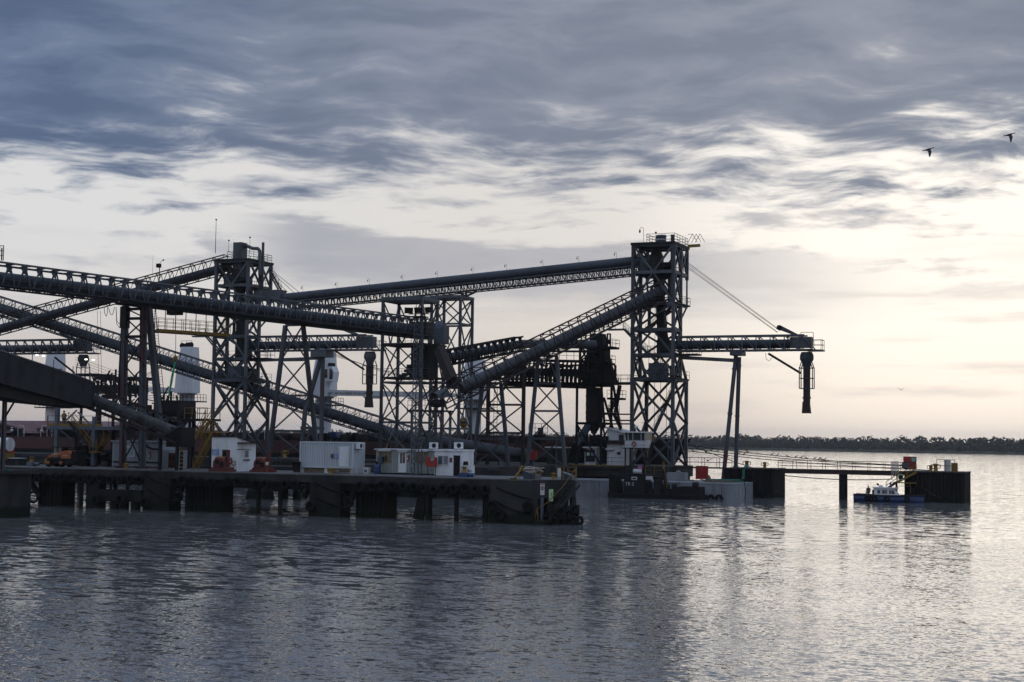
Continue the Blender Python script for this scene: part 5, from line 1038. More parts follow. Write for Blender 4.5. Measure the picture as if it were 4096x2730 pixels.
bar('girder', G0 - z0 * 1.9 - Vector((0, 1.2, 0)), G1 - z0 * 2.1 - Vector((0, 1.2, 0)), .4, black, GG, .55); k = MB().rail([G0 + Vector((4, -1.2, 1.7)), G1 + Vector((0, -1.2, 1.7))], 1.2, .04, 1.2); k.build('upper_rail', black, GG)
k = MB()
for i in range(60):
    c_ = G0.lerp(G1, random.uniform(.1, 1)) + Vector((0, random.uniform(-1, 1), random.uniform(-1.2, 1.2))); k.box(c_ - Vector((.5, .3, .12)), c_ + Vector((.5, .3, .12)))
tag(k.build('belt_machinery', black, GG), kind='stuff')
# silo tower
SY = 79.0; sx0, sx1 = PY(qa(70, 1000), SY).x, PY(qa(345, 1300), SY).x
ST = thing('silo_tower', 'dark steel frame with a round surge silo and stairs left of the right tower', 'tower', ((sx0 + sx1) / 2, SY, DZ), None)
lv = [DZ] + [PY(qa(200, y), SY).z for y in (1125, 690, 420, 260)]
cage(ST, [ring(sx0, SY - 1.8, sx1, SY + 2.6, z_) for z_ in lv[:3]], ['X-', '-'], .2, black, .3); cage(ST, [ring(sx0 + .3, SY - 1.5, sx1 - .3, SY + 2.2, z_) for z_ in lv[2:]], ['X-', 'X-'], .18, black, .3)
c_ = PY(qa(210, 900), SY); rr = (PY(qa(300, 900), SY).x - PY(qa(120, 900), SY).x) / 2; zt_, zb_ = PY(qa(200, 735), SY).z, PY(qa(200, 1080), SY).z
MB().lathe((c_.x, SY + .3, 0), ((rr * .75, zt_ + .25), (rr, zt_), (rr, zb_), (rr * .35, zb_ - 1.6), (rr * .35, zb_ - 2.0)), 24).build('surge_silo', steel_rust, ST)
for z_ in (zt_ - 1, (zt_ + zb_) / 2, zb_ + 1): MB().lathe((c_.x, SY + .3, z_), ((rr * 1.03, -.08), (rr * 1.03, .08)), 24).build('silo_band', steel_dk, ST)
p0, p1 = PY(qa(165, 1130), SY), PY(qa(20, 1360), SY); MB().bar(p0, p1, .9).build('discharge_chute', blue_gy, ST)
MB().loft([[Vector((c_.x + .5 + u * a, SY + .4 + v * a, z_)) for u, v in ((-1, -1), (1, -1), (1, 1), (-1, 1))] for a, z_ in ((1.7, lv[2]), (1.6, lv[3]), (1.1, lv[4]), (.9, lv[4] + 2))]).build('transfer_chute', black, ST)
for (qx0, qx1, qy) in ((180, 440, 250), (330, 395, 430), (230, 640, 655), (320, 440, 1000), (380, 515, 830)):
    a_, b_ = PY(qa(qx0, qy), SY - 1), PY(qa(qx1, qy), SY - 1); platform(ST, a_.x, SY - 1.6, b_.x, SY + 1.6, a_.z, black, black, 'fbr', .3)
for p, q in (((450, 1000), (500, 690)), ((380, 1000), (460, 840)), ((510, 1180), (430, 1010)), ((470, 690), (390, 460))):
    a_, b_ = PY(qa(*p), SY - 1.2), PY(qa(*q), SY - 1.2); lo_, hi_ = (a_, b_) if a_.z < b_.z else (b_, a_); stair(ST, lo_, hi_, (0, .9, 0), black)
for p, q in (((340, 1180), (300, 700)), ((430, 1180), (330, 830)), ((520, 1200), (400, 460)), ((460, 460), (460, 600))): bar('leg', PY(qa(*p), SY + 1), PY(qa(*q), SY + 1), .28, black, ST)
for y in (1020, 1090, 1130): bar('beam', PY(qa(320, y), SY + 1), PY(qa(640, y), SY + 1), .2, black, ST)
bar('frame_hoop', PY(qa(370, 260), SY), PY(qa(370, 105), SY), .2, black, ST); bar('frame_hoop', PY(qa(402, 260), SY), PY(qa(402, 105), SY), .2, black, ST); bar('frame_hoop', PY(qa(366, 105), SY), PY(qa(406, 105), SY), .2, black, ST)
MB().box(PY(qa(360, 215), SY - .5), PY(qa(395, 170), SY) + Vector((0, .6, 0))).build('control_box', black, ST)
# cluttered winches beneath
k = MB()
for i in range(14): c_ = PY(qa(random.uniform(200, 345), random.uniform(1290, 1340)), SY - 1.2); k.tube(c_ - Vector((.5, 0, 0)), c_ + Vector((.5, 0, 0)), random.uniform(.25, .5), n=10)
tag(k.build('drive_drums', black, ST), kind='stuff')
# ================================================================== middle frame
MY = 52.0; mx0, mx1 = PY((1527, 1500), MY).x, PY((1684, 1500), MY).x; md = 4.7
MT = thing('transfer_tower', 'open braced steel frame where the long gallery ends, behind the sage cabin', 'tower', ((mx0 + mx1) / 2, MY + 2, DZ))
mz = [DZ - .02] + [PY((1600, y), MY).z for y in (1690, 1530, 1508, 1376, 1203)]
cage(MT, [ring(mx0, MY, mx1, MY + md, z_) for z_ in (mz[0], mz[1], mz[2], mz[4], mz[5])], ['X-', 'X-', 'X-', 'V-'], .15, steel, .34)
for z_ in (mz[3], mz[4]): MB().box((mx0 - .1, MY - .2, z_ - .25), (mx1 + 1.4, MY + md + .2, z_)).build('platform', steel_dk, MT)
MB().box((mx0 - .2, MY - .25, mz[5]), (mx1 + .2, MY + md + .25, mz[5] + .5)).build('top_frame', steel, MT)
MB().rail([(mx0, MY, mz[3]), (mx1 + 1.2, MY, mz[3])], 1.1, .035, 1.0, 2).rail([(mx0 + 2.5, MY, mz[4]), (mx1 + 1.2, MY, mz[4])], 1.1, .035, 1.0, 2).rail([(mx0, MY, mz[5] + .5), (mx1, MY, mz[5] + .5), (mx1, MY + md, mz[5] + .5)], 1.0, .03, 1.2).build('guard_rail', steel, MT)
MB().box((mx0 + 4.0, MY + .6, mz[3]), (mx1 + .6, MY + 3.4, mz[4] - .3)).build('transfer_chute', steel_dk, MT)
ch0, ch1 = PY(z5(575, 700), MY - 1.0), PY(z5(690, 940), MY - 2.5); MB().bar(ch0 + z0 * .5, ch1, 1.1, 1.2).build('red_chute', steel_rust, MT)
MB().box(PY(z5(635, 1020), MY - 2), PY(z5(720, 930), MY - 2) + Vector((0, 2, 0))).build('chute_boot', steel_dk, MT)
p_ = PY(z5(600, 620), MY + 1); q_ = PY(z5(637, 452), MY + 1); MB().box((p_.x - .9, MY + .3, p_.z), (q_.x, MY + 2, q_.z)).build('operator_booth', steel, MT); MB().box((p_.x - .7, MY + .27, p_.z + 2), (q_.x - .2, MY + .31, p_.z + 3)).build('booth_window', glass_lt, MT)
k = MB().tube((mx1 + .2, MY - 1.2, mz[3] + 1.6), (mx1 + 1.3, MY - 1.2, mz[3] + 1.6), .36)
for i in range(20): c_ = Vector((random.uniform(mx0 + 2.6, mx1 + 1), MY + random.uniform(.2, 3), random.uniform(mz[3], mz[3] + 1.6))); k.box(c_ - Vector((.35, .3, .2)), c_ + Vector((.35, .3, .2)))
tag(k.build('drive_machinery', steel_dk, MT), kind='stuff')
stair(MT, (mx1 + 2.6, MY - .6, mz[3] + 3.2), (mx1 + 1.2, MY - .6, mz[4]), (0, .8, 0), steel_dk)
# portal carrying the high gallery
PYp = 77.2; ax, bx_ = PY((1724, 1400), PYp).x, PY((1839, 1400), PYp).x; pz_ = [DZ] + [PY((1800, y), PYp).z for y in (1715, 1530, 1296, 1190)]
PT = thing('portal_frame', 'tall X braced portal under the middle of the high gallery', 'tower', ((ax + bx_) / 2, PYp, DZ))
cage(PT, [ring(ax, PYp, bx_, PYp + 4.4, z_) for z_ in pz_], ['X-', 'X-', 'X-', 'X-'], .17, steel, .36)
MB().box((ax - .2, PYp - .2, pz_[4] - .1), (bx_ + .2, PYp + 4.6, pz_[4] + .3)).build('top_frame', steel, PT)
t_ = PY((1888, 1172), 79); zc = D0.lerp(D1_, (t_.x - D0.x) / (D1_.x - D0.x)).z - 2.0
for X_ in (-1.0, 0, 1.2): bar('saddle_strut', (bx_ + .1 + X_ * .1, 79, pz_[4] + .3), (bx_ + .1 + X_ * 1.4, 79, zc), .26, steel, PT)
# low pipe gallery behind the white office
H0, H1_ = PY(z6(1180, 455), 60), PY(z6(1715, 525), 68)
LP = thing('pipe_conveyor', 'low grey pipe conveyor along the platform behind the white office', 'conveyor', H0, 'conveyor galleries'); MB().tube(PY(z6(780, 380), 58), H1_, .75, n=16).build('belt_hood', hood_lt, LP)
for i in range(6): c_ = H0.lerp(H1_, i / 5); bar('prop', c_ - z0 * .6, (c_.x, c_.y, DZ - .03), .15, steel_dk, LP)
bar('bed_beam', H0 - z0 * .95, H1_ - z0 * .95, .3, steel_dk, LP)
# G: clad gallery from the left edge and its open foot
G_a, G_b, G_c = PD((-85, 1462), 122), PD((328, 1582), 152), PD((722, 1738), 153.5)
G_a = G_a + (G_a - G_b) * .6
CG = thing('clad_gallery', 'corrugated grey clad gallery entering low from the left edge with open tube foot', 'conveyor', G_b, 'conveyor galleries')
t, s_, b = basis(G_b - G_a); s_ = s_ if s_.dot(CAM - G_a) > 0 else -s_
L_ = (G_b - G_a).length; hh = 1.30; nrib = 26
wave = []
for i in range(nrib * 2 + 1): wave.append((.04 if i % 2 else 0, -hh + 2 * hh * i / (nrib * 2)))
rib = MB()
for i in range(nrib):
    z0_ = -hh + 2 * hh * i / nrib; z1_ = -hh + 2 * hh * (i + .55) / nrib; z2_ = -hh + 2 * hh * (i + 1) / nrib
    o = MB().prism([G_a + s_ * 1.3 + b * z0_, G_a + s_ * 1.36 + b * (z0_ + .02), G_a + s_ * 1.36 + b * (z1_ - .02), G_a + s_ * 1.3 + b * z1_, G_a + s_ * 1.3 + b * z2_, G_a + s_ * 1.27 + b * z2_, G_a + s_ * 1.27 + b * z0_], t * L_).build('cladding_rib', corr, CG)
MB().prism([G_a + s_ * 1.26 - b * hh, G_a + s_ * 1.26 + b * hh, G_a - s_ * 1.3 + b * hh, G_a - s_ * 1.3 - b * hh], t * L_).build('gallery_shell', corr, CG)
MB().prism([G_a + s_ * 1.4 + b * hh, G_a + b * (hh + .55), G_a - s_ * 1.4 + b * hh], t * L_).build('roof', steel_rust, CG)
MB().loft([[o_ + s_ * .9 - b * (hh + h_), o_ + s_ * .9 - b * (hh + .01), o_ - s_ * 1.2 - b * (hh + .01), o_ - s_ * 1.2 - b * (hh + h_)] for o_, h_ in ((G_a, 1.1), (G_a + t * L_ * .6, .9), (G_a + t * L_ * .97, .12))]).build('underside_girder', black, CG)
for i in range(5): c_ = G_a.lerp(G_b, .45 + .13 * i); bar('stanchion', c_ + s_ * 1.2 + b * hh, c_ + s_ * 1.2 + b * (hh + .9), .06, steel, CG)
MB().tube(G_b - t * .4, G_c, .6, n=18).build('belt_hood', foot, CG)
t2, s2, b2 = basis(G_c - G_b); s2 = s2 if s2.dot(CAM - G_b) > 0 else -s2
k = MB()
for i in range(10): c_ = G_b.lerp(G_c, i / 9); k.tube(c_, c_ + t2 * .05, .625, n=18)
tag(k.build('hood_bands', steel_dk, CG), kind='stuff')
for sg in (1, -1):
    for h in (-.9, 1.15): bar('chord', G_b + s2 * .95 * sg + b2 * h, G_c + s2 * .95 * sg + b2 * h, .12, steel_rust, CG, .18)
    for i in range(6):
        P = lambda u, h: G_b.lerp(G_c, u / 6) + s2 * .95 * sg + b2 * h
        bar('post', P(i, -.9), P(i, 1.15), .07, steel, CG); bar('brace', P(i, -.9), P(i + 1, 1.15), .08, steel, CG)
MB().rail([G_b + s2 * 1.2 - b2 * .9, G_c + s2 * 1.2 - b2 * .9], 1.0, .03, 1.6).build('walkway_rail', steel_rust, CG)
bar('walkway', G_b + s2 * 1.2 - b2 * 1.0, G_c + s2 * 1.2 - b2 * 1.0, .5, steel_rust, CG, .1)

# dense transfer steelwork above the foot of the clad gallery
TS = thing('transfer_structure', 'dense dark transfer steelwork above the foot of the clad gallery', 'structure', PY((560, 1700), 15))
rng = random.Random(31)
for i in range(70):
    u = rng.uniform(380, 720); yy = 1545 + (u - 380) * .30 + rng.uniform(-30, 75); Yq = rng.uniform(11, 18); kd = rng.choice('hhvdd'); a_ = PY((u, yy), Yq)
    d_ = Vector((rng.uniform(1, 3.2), 0, -.45 * rng.uniform(.5, 1.2))) if kd == 'h' else Vector((0, 0, rng.uniform(1, 2.4))) if kd == 'v' else Vector((rng.uniform(-1.6, 1.6), 0, rng.uniform(1, 2)))
    bar('lattice_member', a_, a_ + d_, rng.uniform(.09, .2), rng.choice((steel_dk, steel_rust, black)), TS)
for i in range(14):
    u = rng.uniform(420, 700); a_ = PY((u, 1580 + (u - 420) * .32 + rng.uniform(-10, 50)), 15); MB().box(a_ - Vector((rng.uniform(.5, 1.4), .6, .25)), a_ + Vector((rng.uniform(.5, 1.4), .6, .25))).build('plate_box', rng.choice((steel_dk, black)), TS)
for px_ in (400, 520, 640): a_ = PY((px_, 1620), 15); bar('leg', a_, (a_.x, 15, -1), .3, steel_dk, TS)

for u_ in (-.9, .9):
    for v_ in (0, -1.8): c_ = G_c + s2 * u_ + t2 * v_ - b2 * .8; bar('tail_leg', c_, (c_.x, c_.y, DZ), .2, steel_dk, CG)
MB().box(G_c + Vector((-1.0, -1.0, -1.3)), G_c + Vector((.9, 1.0, .7))).build('tail_box', steel_dk, CG)
k = MB()
for pts in (((982, 890), (985, 950), (1000, 980), (1012, 945), (1012, 890)), ((1020, 895), (1040, 960), (1060, 965), (1078, 892)), ((1092, 890), (1100, 1020), (1120, 1050), (1148, 1030)), ((1092, 890), (1098, 1050), (1125, 1088), (1150, 1065))): k.path([PD(z1(*p), 158) for p in pts], .03, 4)
k.build('hanging_cables', black, GA)
for x_ in (916, 945): bar('drop_wire', PD(z1(x_, 930), 158), PD(z1(x_ + 12, 1640), 158), .03, black, GA)
# ================================================================== moored bulk carrier behind the jetty
YC, BM = 103.0, 11.0
bowX = PY((2764, 1757), YC).x; bowz = PY((2764, 1757), YC).z
ship = thing('bulk_carrier', 'long bulk carrier with dark red sides and black bow moored behind the jetty', 'ship', (-90, YC, 0))
def hullring(xt, xw, bt, bw_, zt): return [Vector((xt, YC - bt, zt)), Vector((xw, YC - bw_, .5)), Vector((xw - .5, YC - bw_ * .9, -3)), Vector((xw - .5, YC + bw_ * .9, -3)), Vector((xw, YC + bw_, .5)), Vector((xt, YC + bt, zt))]
rg = [hullring(-240, -240, BM, BM, 6.8)] + [hullring(x, x, BM, BM, 6.8) for x in (-120, bowX - 26)] + [hullring(bowX - 16, bowX - 19, 10.0, 8.6, 7.1), hullring(bowX - 8, bowX - 13, 7.6, 5.2, 7.6), hullring(bowX - 3, bowX - 9, 4.2, 2.2, bowz - .05), hullring(bowX, bowX - 6.5, .25, .2, bowz)]
MB().loft(rg, False).build('hull', black, ship)
st_ = [[p + Vector((0, (-.06 if p.y < YC else .06), 0)) for p in (r[0], r[0].lerp(r[1], .34), r[4].lerp(r[5], .66), r[5])] for r in rg[:4]]
MB().loft(st_, False).build('red_sheer_strake', oxide, ship)
MB().rail([(-200, YC - BM, 6.8), (bowX - 26, YC - BM, 6.8)], .9, .03, 1.6, 2).rail([(bowX - 14, YC - 9, 7.3), (bowX - 3, YC - 4, 7.8), (bowX - 1, YC, 7.9)], 1.0, .04, 1.6, 2).build('deck_rail', steel_dk, ship)
for x0 in range(-190, int(bowX) - 30, 24): MB().box((x0, YC - 7.5, 6.7), (x0 + 17, YC + 7.5, 8.0)).build('hatch_coaming', oxide, ship)
for pc in (-10, 300, 560):                        # raised folding hatch covers
    c_ = PY((pc, 1740), YC - 6)
    for sg in (-1, 1):
        MB().loft([[Vector((c_.x + sg * .3, y_, 9.7)), Vector((c_.x + sg * 7.2, y_, 8.3)), Vector((c_.x + sg * 7.2, y_, 8.0)), Vector((c_.x + sg * .3, y_, 9.3))] for y_ in (YC - 8, YC + 8)]).build('hatch_cover', hatch, ship)
pA, pB = PY(qc(0, 715), YC - 7), PY(qc(715, 735), YC - 7)
MB().loft([[Vector((x, YC - 8.5, pA.z - 2.3)), Vector((x, YC - 5, pA.z)), Vector((x, YC + 6, pA.z)), Vector((x, YC + 8, pA.z - 2.3))] for x in (pA.x - 6, pB.x + 1)]).build('hatch_cover', hatch, ship)
k = MB()
rng = random.Random(11)
for i in range(90): X_ = rng.uniform(-150, bowX - 22); h_ = rng.uniform(.4, 1.5); k.box((X_, YC - BM + .6, 6.7), (X_ + rng.uniform(.3, 1.6), YC - BM + 1.6, 6.8 + h_))
tag(k.build('deck_fittings', steel_rust, ship), kind='stuff')
c_ = PY(z6(1792, 420), YC - 8); MB().tube((c_.x, YC - 8, 6.7), (c_.x, YC - 8, PY(z6(1792, 265), YC - 8).z), .45).build('vent_mast', steel_rust, ship); MB().rail([(c_.x - 1.6, YC - 9, 8), (c_.x + 1.6, YC - 9, 8)], 2.0, .05, 1.0, 2).build('mast_guard', steel_dk, ship)
c_ = PY(z4(1435, 790), YC - 8); MB().box((c_.x - .8, YC - 9, 7), (c_.x + .8, YC - 7, PY(z4(1435, 738), YC - 8).z)).build('blue_tank', blue, ship)
for px in (172, 216, 80, 1070, 1250): 
    c_ = PY((px, 1800), YC - BM - .1); MB().path([(c_.x - .7, YC - BM, 6.0), (c_.x - .7, YC - BM, 8.3), (c_.x - .4, YC - BM, 8.8), (c_.x + .4, YC - BM, 8.8), (c_.x + .7, YC - BM, 8.3), (c_.x + .7, YC - BM, 6.0)], .05).build('gangway_hoop', shipwhite, ship)
def crane(label, px, ytop, ymid, jib=None, cab=True):
    Y = YC; c_ = PY((px, ymid), Y); zt = PY((px, ytop), Y).z; zm = c_.z
    T = thing('deck_crane', label, 'crane', (c_.x, Y, 6.8), 'white deck cranes of the ship')
    MB().lathe((c_.x, Y, 0), ((1.45, 6.5), (1.35, zm - 2), (1.35, zm - .3), (1.75, zm - .25), (1.75, zm)), 20).build('pedestal', shipwhite, T)
    MB().loft([[Vector((c_.x + o + u * a, Y + v * a, z_)) for u, v in ((-1, -.7), (-.7, -1), (.7, -1), (1, -.7), (1, .7), (.7, 1), (-.7, 1), (-1, .7))] for a, z_, o in ((1.9, zm + .02, 0), (1.75, zm + 4, .1), (1.35, zt - .2, .35), (1.3, zt, .4))]).build('slewing_house', shipwhite, T)
    MB().rail([(c_.x - 2.3, Y - 2.3, zm - 1.4), (c_.x + 2.6, Y - 2.3, zm - 1.4), (c_.x + 2.6, Y + 2.3, zm - 1.4)], 1.2, .05, 1.0, 1).box((c_.x - 2.4, Y - 2.4, zm - 1.6), (c_.x + 2.7, Y + 2.4, zm - 1.4)).build('service_gallery', steel_dk, T)
    for o_ in (-.6, .5): MB().tube((c_.x + o_ - .3, Y - .7, zt + .3), (c_.x + o_ - .3, Y + .7, zt + .3 + o_ * .4), .5).build('sheave', black, T)
    MB().rail([(c_.x - .7, Y - 1.2, zt), (c_.x + 1.6, Y - 1.2, zt)], 1.1, .04, 1, 1).build('top_rail', steel_dk, T)
    if cab:
        x_ = c_.x + 1.6; MB().prism([(x_, Y - 2.4, zm + 2.6), (x_ + 1.4, Y - 2.4, zm + 2.6), (x_ + 1.6, Y - 2.4, zm + 4.2), (x_ + 1.2, Y - 2.4, zm + 5.2), (x_, Y - 2.4, zm + 5.2)], (0, 1.9, 0)).build('operator_cab', shipwhite, T)
        MB().prism([(x_ + .75, Y - 2.43, zm + 3.0), (x_ + 1.35, Y - 2.43, zm + 3.0), (x_ + 1.45, Y - 2.43, zm + 4.2), (x_ + 1.1, Y - 2.43, zm + 4.8), (x_ + .75, Y - 2.43, zm + 4.8)], (0, .02, 0)).build('cab_window', glass, T); MB().box((x_ - .3, Y - 2.43, zm + 3.2), (x_ + .35, Y - 2.405, zm + 4.7)).build('cab_window', glass, T); MB().box((x_ + .1, Y - 1.8, zm + 5.2), (x_ + 1.0, Y - .9, zm + 5.8)).build('cab_vent', black, T)
    if jib:
        (x1_, y1_), (x2_, y2_), w_ = jib; a_, b_ = PY((x1_, y1_), Y - 1), PY((x2_, y2_), Y - 1)
        MB().loft([[p + Vector((0, -.7, -h)), p + Vector((0, -.7, h)), p + Vector((0, .7, h)), p + Vector((0, .7, -h))] for p, h in ((a_, w_), (a_.lerp(b_, .75), w_ * .85), (b_, w_ * .45))]).build('jib', shipwhite, T)
        for k_ in range(4): bar('hoist_wire', Vector((c_.x + .6, Y - .6 + .3 * k_, zt - .2 - .25 * k_)), a_.lerp(b_, .72 + .08 * k_) + z0 * w_, .05, steel_dk, T)
        for k_ in (.3, .62): q_ = a_.lerp(b_, k_); MB().prism([q_ + Vector((-1.8, -.5, -w_)), q_ + Vector((1.8, -.5, -w_)), q_ + Vector((1.3, -.5, -w_ - .35)), q_ + Vector((-1.3, -.5, -w_ - .35))], (0, 1, 0)).build('jib_bracket', shipwhite, T)
    return T
C1c = crane('white deck crane behind the far left boom', 213, 1400, 1600, None, True)
for k_ in range(5): bar('hoist_wire', PY((300, 1430 + 9 * k_), YC - 1), PY((640 - 30 * k_, 1545 + 4 * k_), YC - 1), .05, steel_dk, C1c)
crane('white deck crane with jib pointing left, left of the left tower', 748, 1390, 1574, ((712, 1562), (470, 1554), .42), False)
C3 = crane('white deck crane with glazed cab behind the container', 1296, 1398, 1588, ((1330, 1572), (1885, 1584), .5), True)
a_ = PY((1312, 1578), YC - 1.8); text(C3, 'SWL 30t-26m/GRAB 24t-26m(25t)', (a_.x, YC - 1.73, a_.z), .55, black)
crane('white deck crane half hidden by the foot of the steep gallery', 1893, 1440, 1600, None, False)
c_ = PY(z5(793, 1330), YC - 4); hk = thing('crane_hook', 'yellow striped crane hook hanging behind the steep gallery foot', 'hook', c_)
MB().lathe(c_, ((.3, .9), (.6, .5), (.6, -.4), (.25, -.9)), 10).build('hook_block', yellow, hk); MB().lathe(c_, ((.62, .25), (.62, .0)), 10).build('block_stripe', black, hk); bar('hoist_wire', c_ + z0 * .8, c_ + z0 * 9, .07, black, hk); MB().path([c_ - z0 * .8, c_ + Vector((.3, 0, -1.6)), c_ + Vector((-.1, 0, -2.3)), c_ + Vector((-.4, 0, -1.8))], .12).build('hook', black, hk)
# mooring lines from the bow
LN = []
for k_, (p, q, Yq) in enumerate(((z8(1075, 595), z8(1640, 800), 78), (z8(1070, 600), q1(1340, 458), 79.3), (z8(1070, 628), q1(1350, 462), 79.3), (z8(1070, 651), q1(1540, 498), 79.2))):
    a_, b_ = PY(p, 96), PY(q, Yq); sag = .35 if k_ else .1
    o = MB().path([a_.lerp(b_, i / 14) - z0 * sag * 4 * (i / 14) * (1 - i / 14) for i in range(15)], .055, 5).build('mooring_line', black)
    tag(o, ('steep mooring line from the bow to the green roped bollard', 'uppermost long mooring line from the bow to the right dolphin', 'middle long mooring line from the bow to the right dolphin', 'lowest long mooring line from the bow to the right dolphin')[k_], 'rope', 'mooring lines'); LN.append((a_, b_, sag))
a_, b_ = PY(z8(1895, 862), 76), PY(q1(1230, 573), 78); m_ = PY(q1(800, 597), 78)
tag(MB().path([a_.lerp(m_, t).lerp(m_.lerp(b_, t), t) for t in [i / 12 for i in range(13)]], .06, 5).build('mooring_line', black), 'slack line hanging under the long footbridge', 'rope', 'mooring lines')
# ================================================================== concrete pontoon and crane boat
bx1 = PY(z8(1490, 1060), 66.5).x; by0, by1 = 66.5, 75.4; bz = 2.15
bg = thing('concrete_pontoon', 'pale concrete pontoon moored along the loading jetty', 'pontoon', (bx1 - 12, 71, 0))
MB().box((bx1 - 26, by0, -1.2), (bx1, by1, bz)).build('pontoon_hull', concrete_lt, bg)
MB().box((bx1 - 26.03, by0 - .04, bz - .18), (bx1 + .03, by1 + .04, bz - .02)).build('rubbing_strake', concrete_lt, bg)
for i in range(7): x_ = bx1 - 2 - i * 3.4; MB().box((x_ - .03, by0 - .03, -.5), (x_ + .03, by0 - .002, bz - .2)).build('form_joint', concrete, bg)
A_, B_ = PY(z8(900, 885), 72), PY(z8(1058, 838), 72); MB().box((A_.x, 71.5, bz), (B_.x, 73, B_.z)).build('deck_block', concrete_lt, bg); c_ = PY(z8(993, 843), 71.7); MB().torus((c_.x, 71.6, c_.z), .3, .08, 'y', 14, 6).build('mooring_ring', rope, bg)
for i in range(3): x_ = bx1 - 8.5 + i * 1.7; MB().path([(x_ - .3, by0 - .08, .2), (x_, by0 - .08, 1.7), (x_ + .3, by0 - .08, .2)], .03).build('ladder_chain', steel_rust, bg)
rng = random.Random(5)
pk = sorted((bx1 - rng.uniform(1.5, 8), rng.uniform(68.5, 73), rng.uniform(0, 3), rng.uniform(.6, 1.5)) for i in range(12))
for i, (x_, y_, an, L_) in enumerate(pk):
    o = MB().bar((-L_, 0, 0), (L_, 0, rng.uniform(0, .12)), .25, .07).mesh('plank', wood); tag(put('loose_plank', o, None, Matrix.Translation((x_, y_, bz + .1 + .05 * (i % 3))) @ Matrix.Rotation(an, 4, 'Z')), ordinal(i + 1) + ' loose plank from the left in the litter on the pontoon deck', 'plank', 'planks littering the pontoon')
c_ = PY(z8(1255, 885), 69); tag(MB().prism([(c_.x, 69, bz), (c_.x + .9, 69, bz), (c_.x + .9, 69, bz + .15), (c_.x + .25, 69, bz + .3), (c_.x - .1, 69, bz + .95), (c_.x - .25, 69, bz + .9)], (0, .5, 0)).build('broken_pallet', wood), 'upturned broken timber on the pontoon deck', 'timber')
rp = MB(); c_ = Vector((bx1 - 3.2, 72, bz + .1))
for k_ in range(7): rr = .5 + .12 * k_; rp.path([c_ + Vector((rr * 2.2 * math.cos(t), rr * math.sin(t), .1 * (k_ % 3))) for t in [2 * math.pi * i / 16 for i in range(17)]], .09, 5)
tag(rp.build('rope_coil', greenp), 'green rope coil lying on the pontoon deck', 'rope')
tag(MB().path([Vector((bx1 + .05, 70.3, bz + .1)), Vector((bx1 + .1, 70.4, bz)), Vector((bx1 + .12, 70.9, 1.0)), Vector((bx1 + .1, 70.6, .0))], .05, 6).build('dangling_hose', black), 'thin black hose hanging down the pontoon end', 'hose')
# crane boat lettered TR 2
TYb = 63.0; tx = lambda x, Y=TYb: PY(q7(x, 1080), Y).x; tz = lambda y, x=600, Y=TYb: PY(q7(x, y), Y).z
tb = thing('work_boat', 'dark work boat lettered TR 2 with raised white wheelhouse beside the pontoon', 'boat', (tx(700), TYb + 1.5, 0))
MB().loft([[Vector((tx(110), TYb, -1)), Vector((tx(1345), TYb, -1)), Vector((tx(1345), TYb + 3.1, -1)), Vector((tx(110), TYb + 3.1, -1))], [Vector((tx(108), TYb - .05, .62)), Vector((tx(1350), TYb - .05, .62)), Vector((tx(1350), TYb + 3.15, .62)), Vector((tx(108), TYb + 3.15, .62))]]).build('hull', black, tb)
MB().box((tx(105), TYb - .1, .5), (tx(1355), TYb - .05, .68)).build('rubbing_strake', steel_rust, tb)
MB().prism([(tx(112), TYb + .2, .62), (tx(215), TYb + .2, .62), (tx(190), TYb + .2, tz(840)), (tx(112), TYb + .2, tz(835))], (0, 2.6, 0)).build('stern_bulwark', black, tb)
hx0, hx1, hz = tx(312), tx(600), tz(842)
MB().box((hx0, TYb + .3, .62), (hx1, TYb + 2.7, hz)).build('deckhouse', steel_dk, tb); MB().box((hx0 - .08, TYb + .22, hz), (hx1 + .08, TYb + 2.78, hz + .1)).build('deckhouse_roof', steel_dk, tb)
text(tb, 'TR 2', (tx(328), TYb + .285, tz(990)), .62, signwhite); A_ = tz(915); MB().box((tx(415), TYb + .26, A_), (tx(487), TYb + .3, tz(872))).build('window', signwhite, tb); MB().box((tx(425), TYb + .245, A_ + .1), (tx(477), TYb + .265, tz(882))).build('window_pane', glass, tb)
wz0, wz1, wz2 = tz(478), tz(378), tz(262); wx0, wx1 = tx(330), tx(602)
for x_ in (hx0 + .1, hx1 - .15):
    for y_ in (TYb + .45, TYb + 2.5): bar('mast_leg', (x_, y_, hz), (x_, y_, wz0), .16, steel_dk, tb)
face(tb, (hx0 + .1, TYb + .45, hz + .4), (hx1 - .15, TYb + .45, hz + .4), (hx0 + .1, TYb + .45, wz0), (hx1 - .15, TYb + .45, wz0), '/', .09, steel_dk)
MB().box((wx0, TYb + .1, wz0), (wx1, TYb + 2.8, wz1)).build('wheelhouse_base', white_d, tb); MB().loft([[Vector((wx0 - d_, TYb + .1 - d_, z_)), Vector((wx1 + d_ * .2, TYb + .1 - d_, z_)), Vector((wx1 + d_ * .2, TYb + 2.8, z_)), Vector((wx0 - d_, TYb + 2.8, z_))] for d_, z_ in ((0, wz1), (.15, wz2 - .15))]).build('window_band', glass, tb)
for x_ in (335, 372, 437, 548, 598): bar('window_post', (tx(x_), TYb + .03, wz1), (tx(x_) - (.1 if x_ < 340 else 0), TYb - .08, wz2 - .15), .07, white_d, tb)
MB().box((wx0 - .45, TYb - .35, wz2 - .15), (wx1 + .25, TYb + 3.0, wz2 + .02)).build('wheelhouse_roof', white_d, tb); MB().box((wx0 - .3, TYb - .3, wz0 - .14), (wx1 + .15, TYb + 2.9, wz0 - .02)).build('wheelhouse_floor', steel_dk, tb)
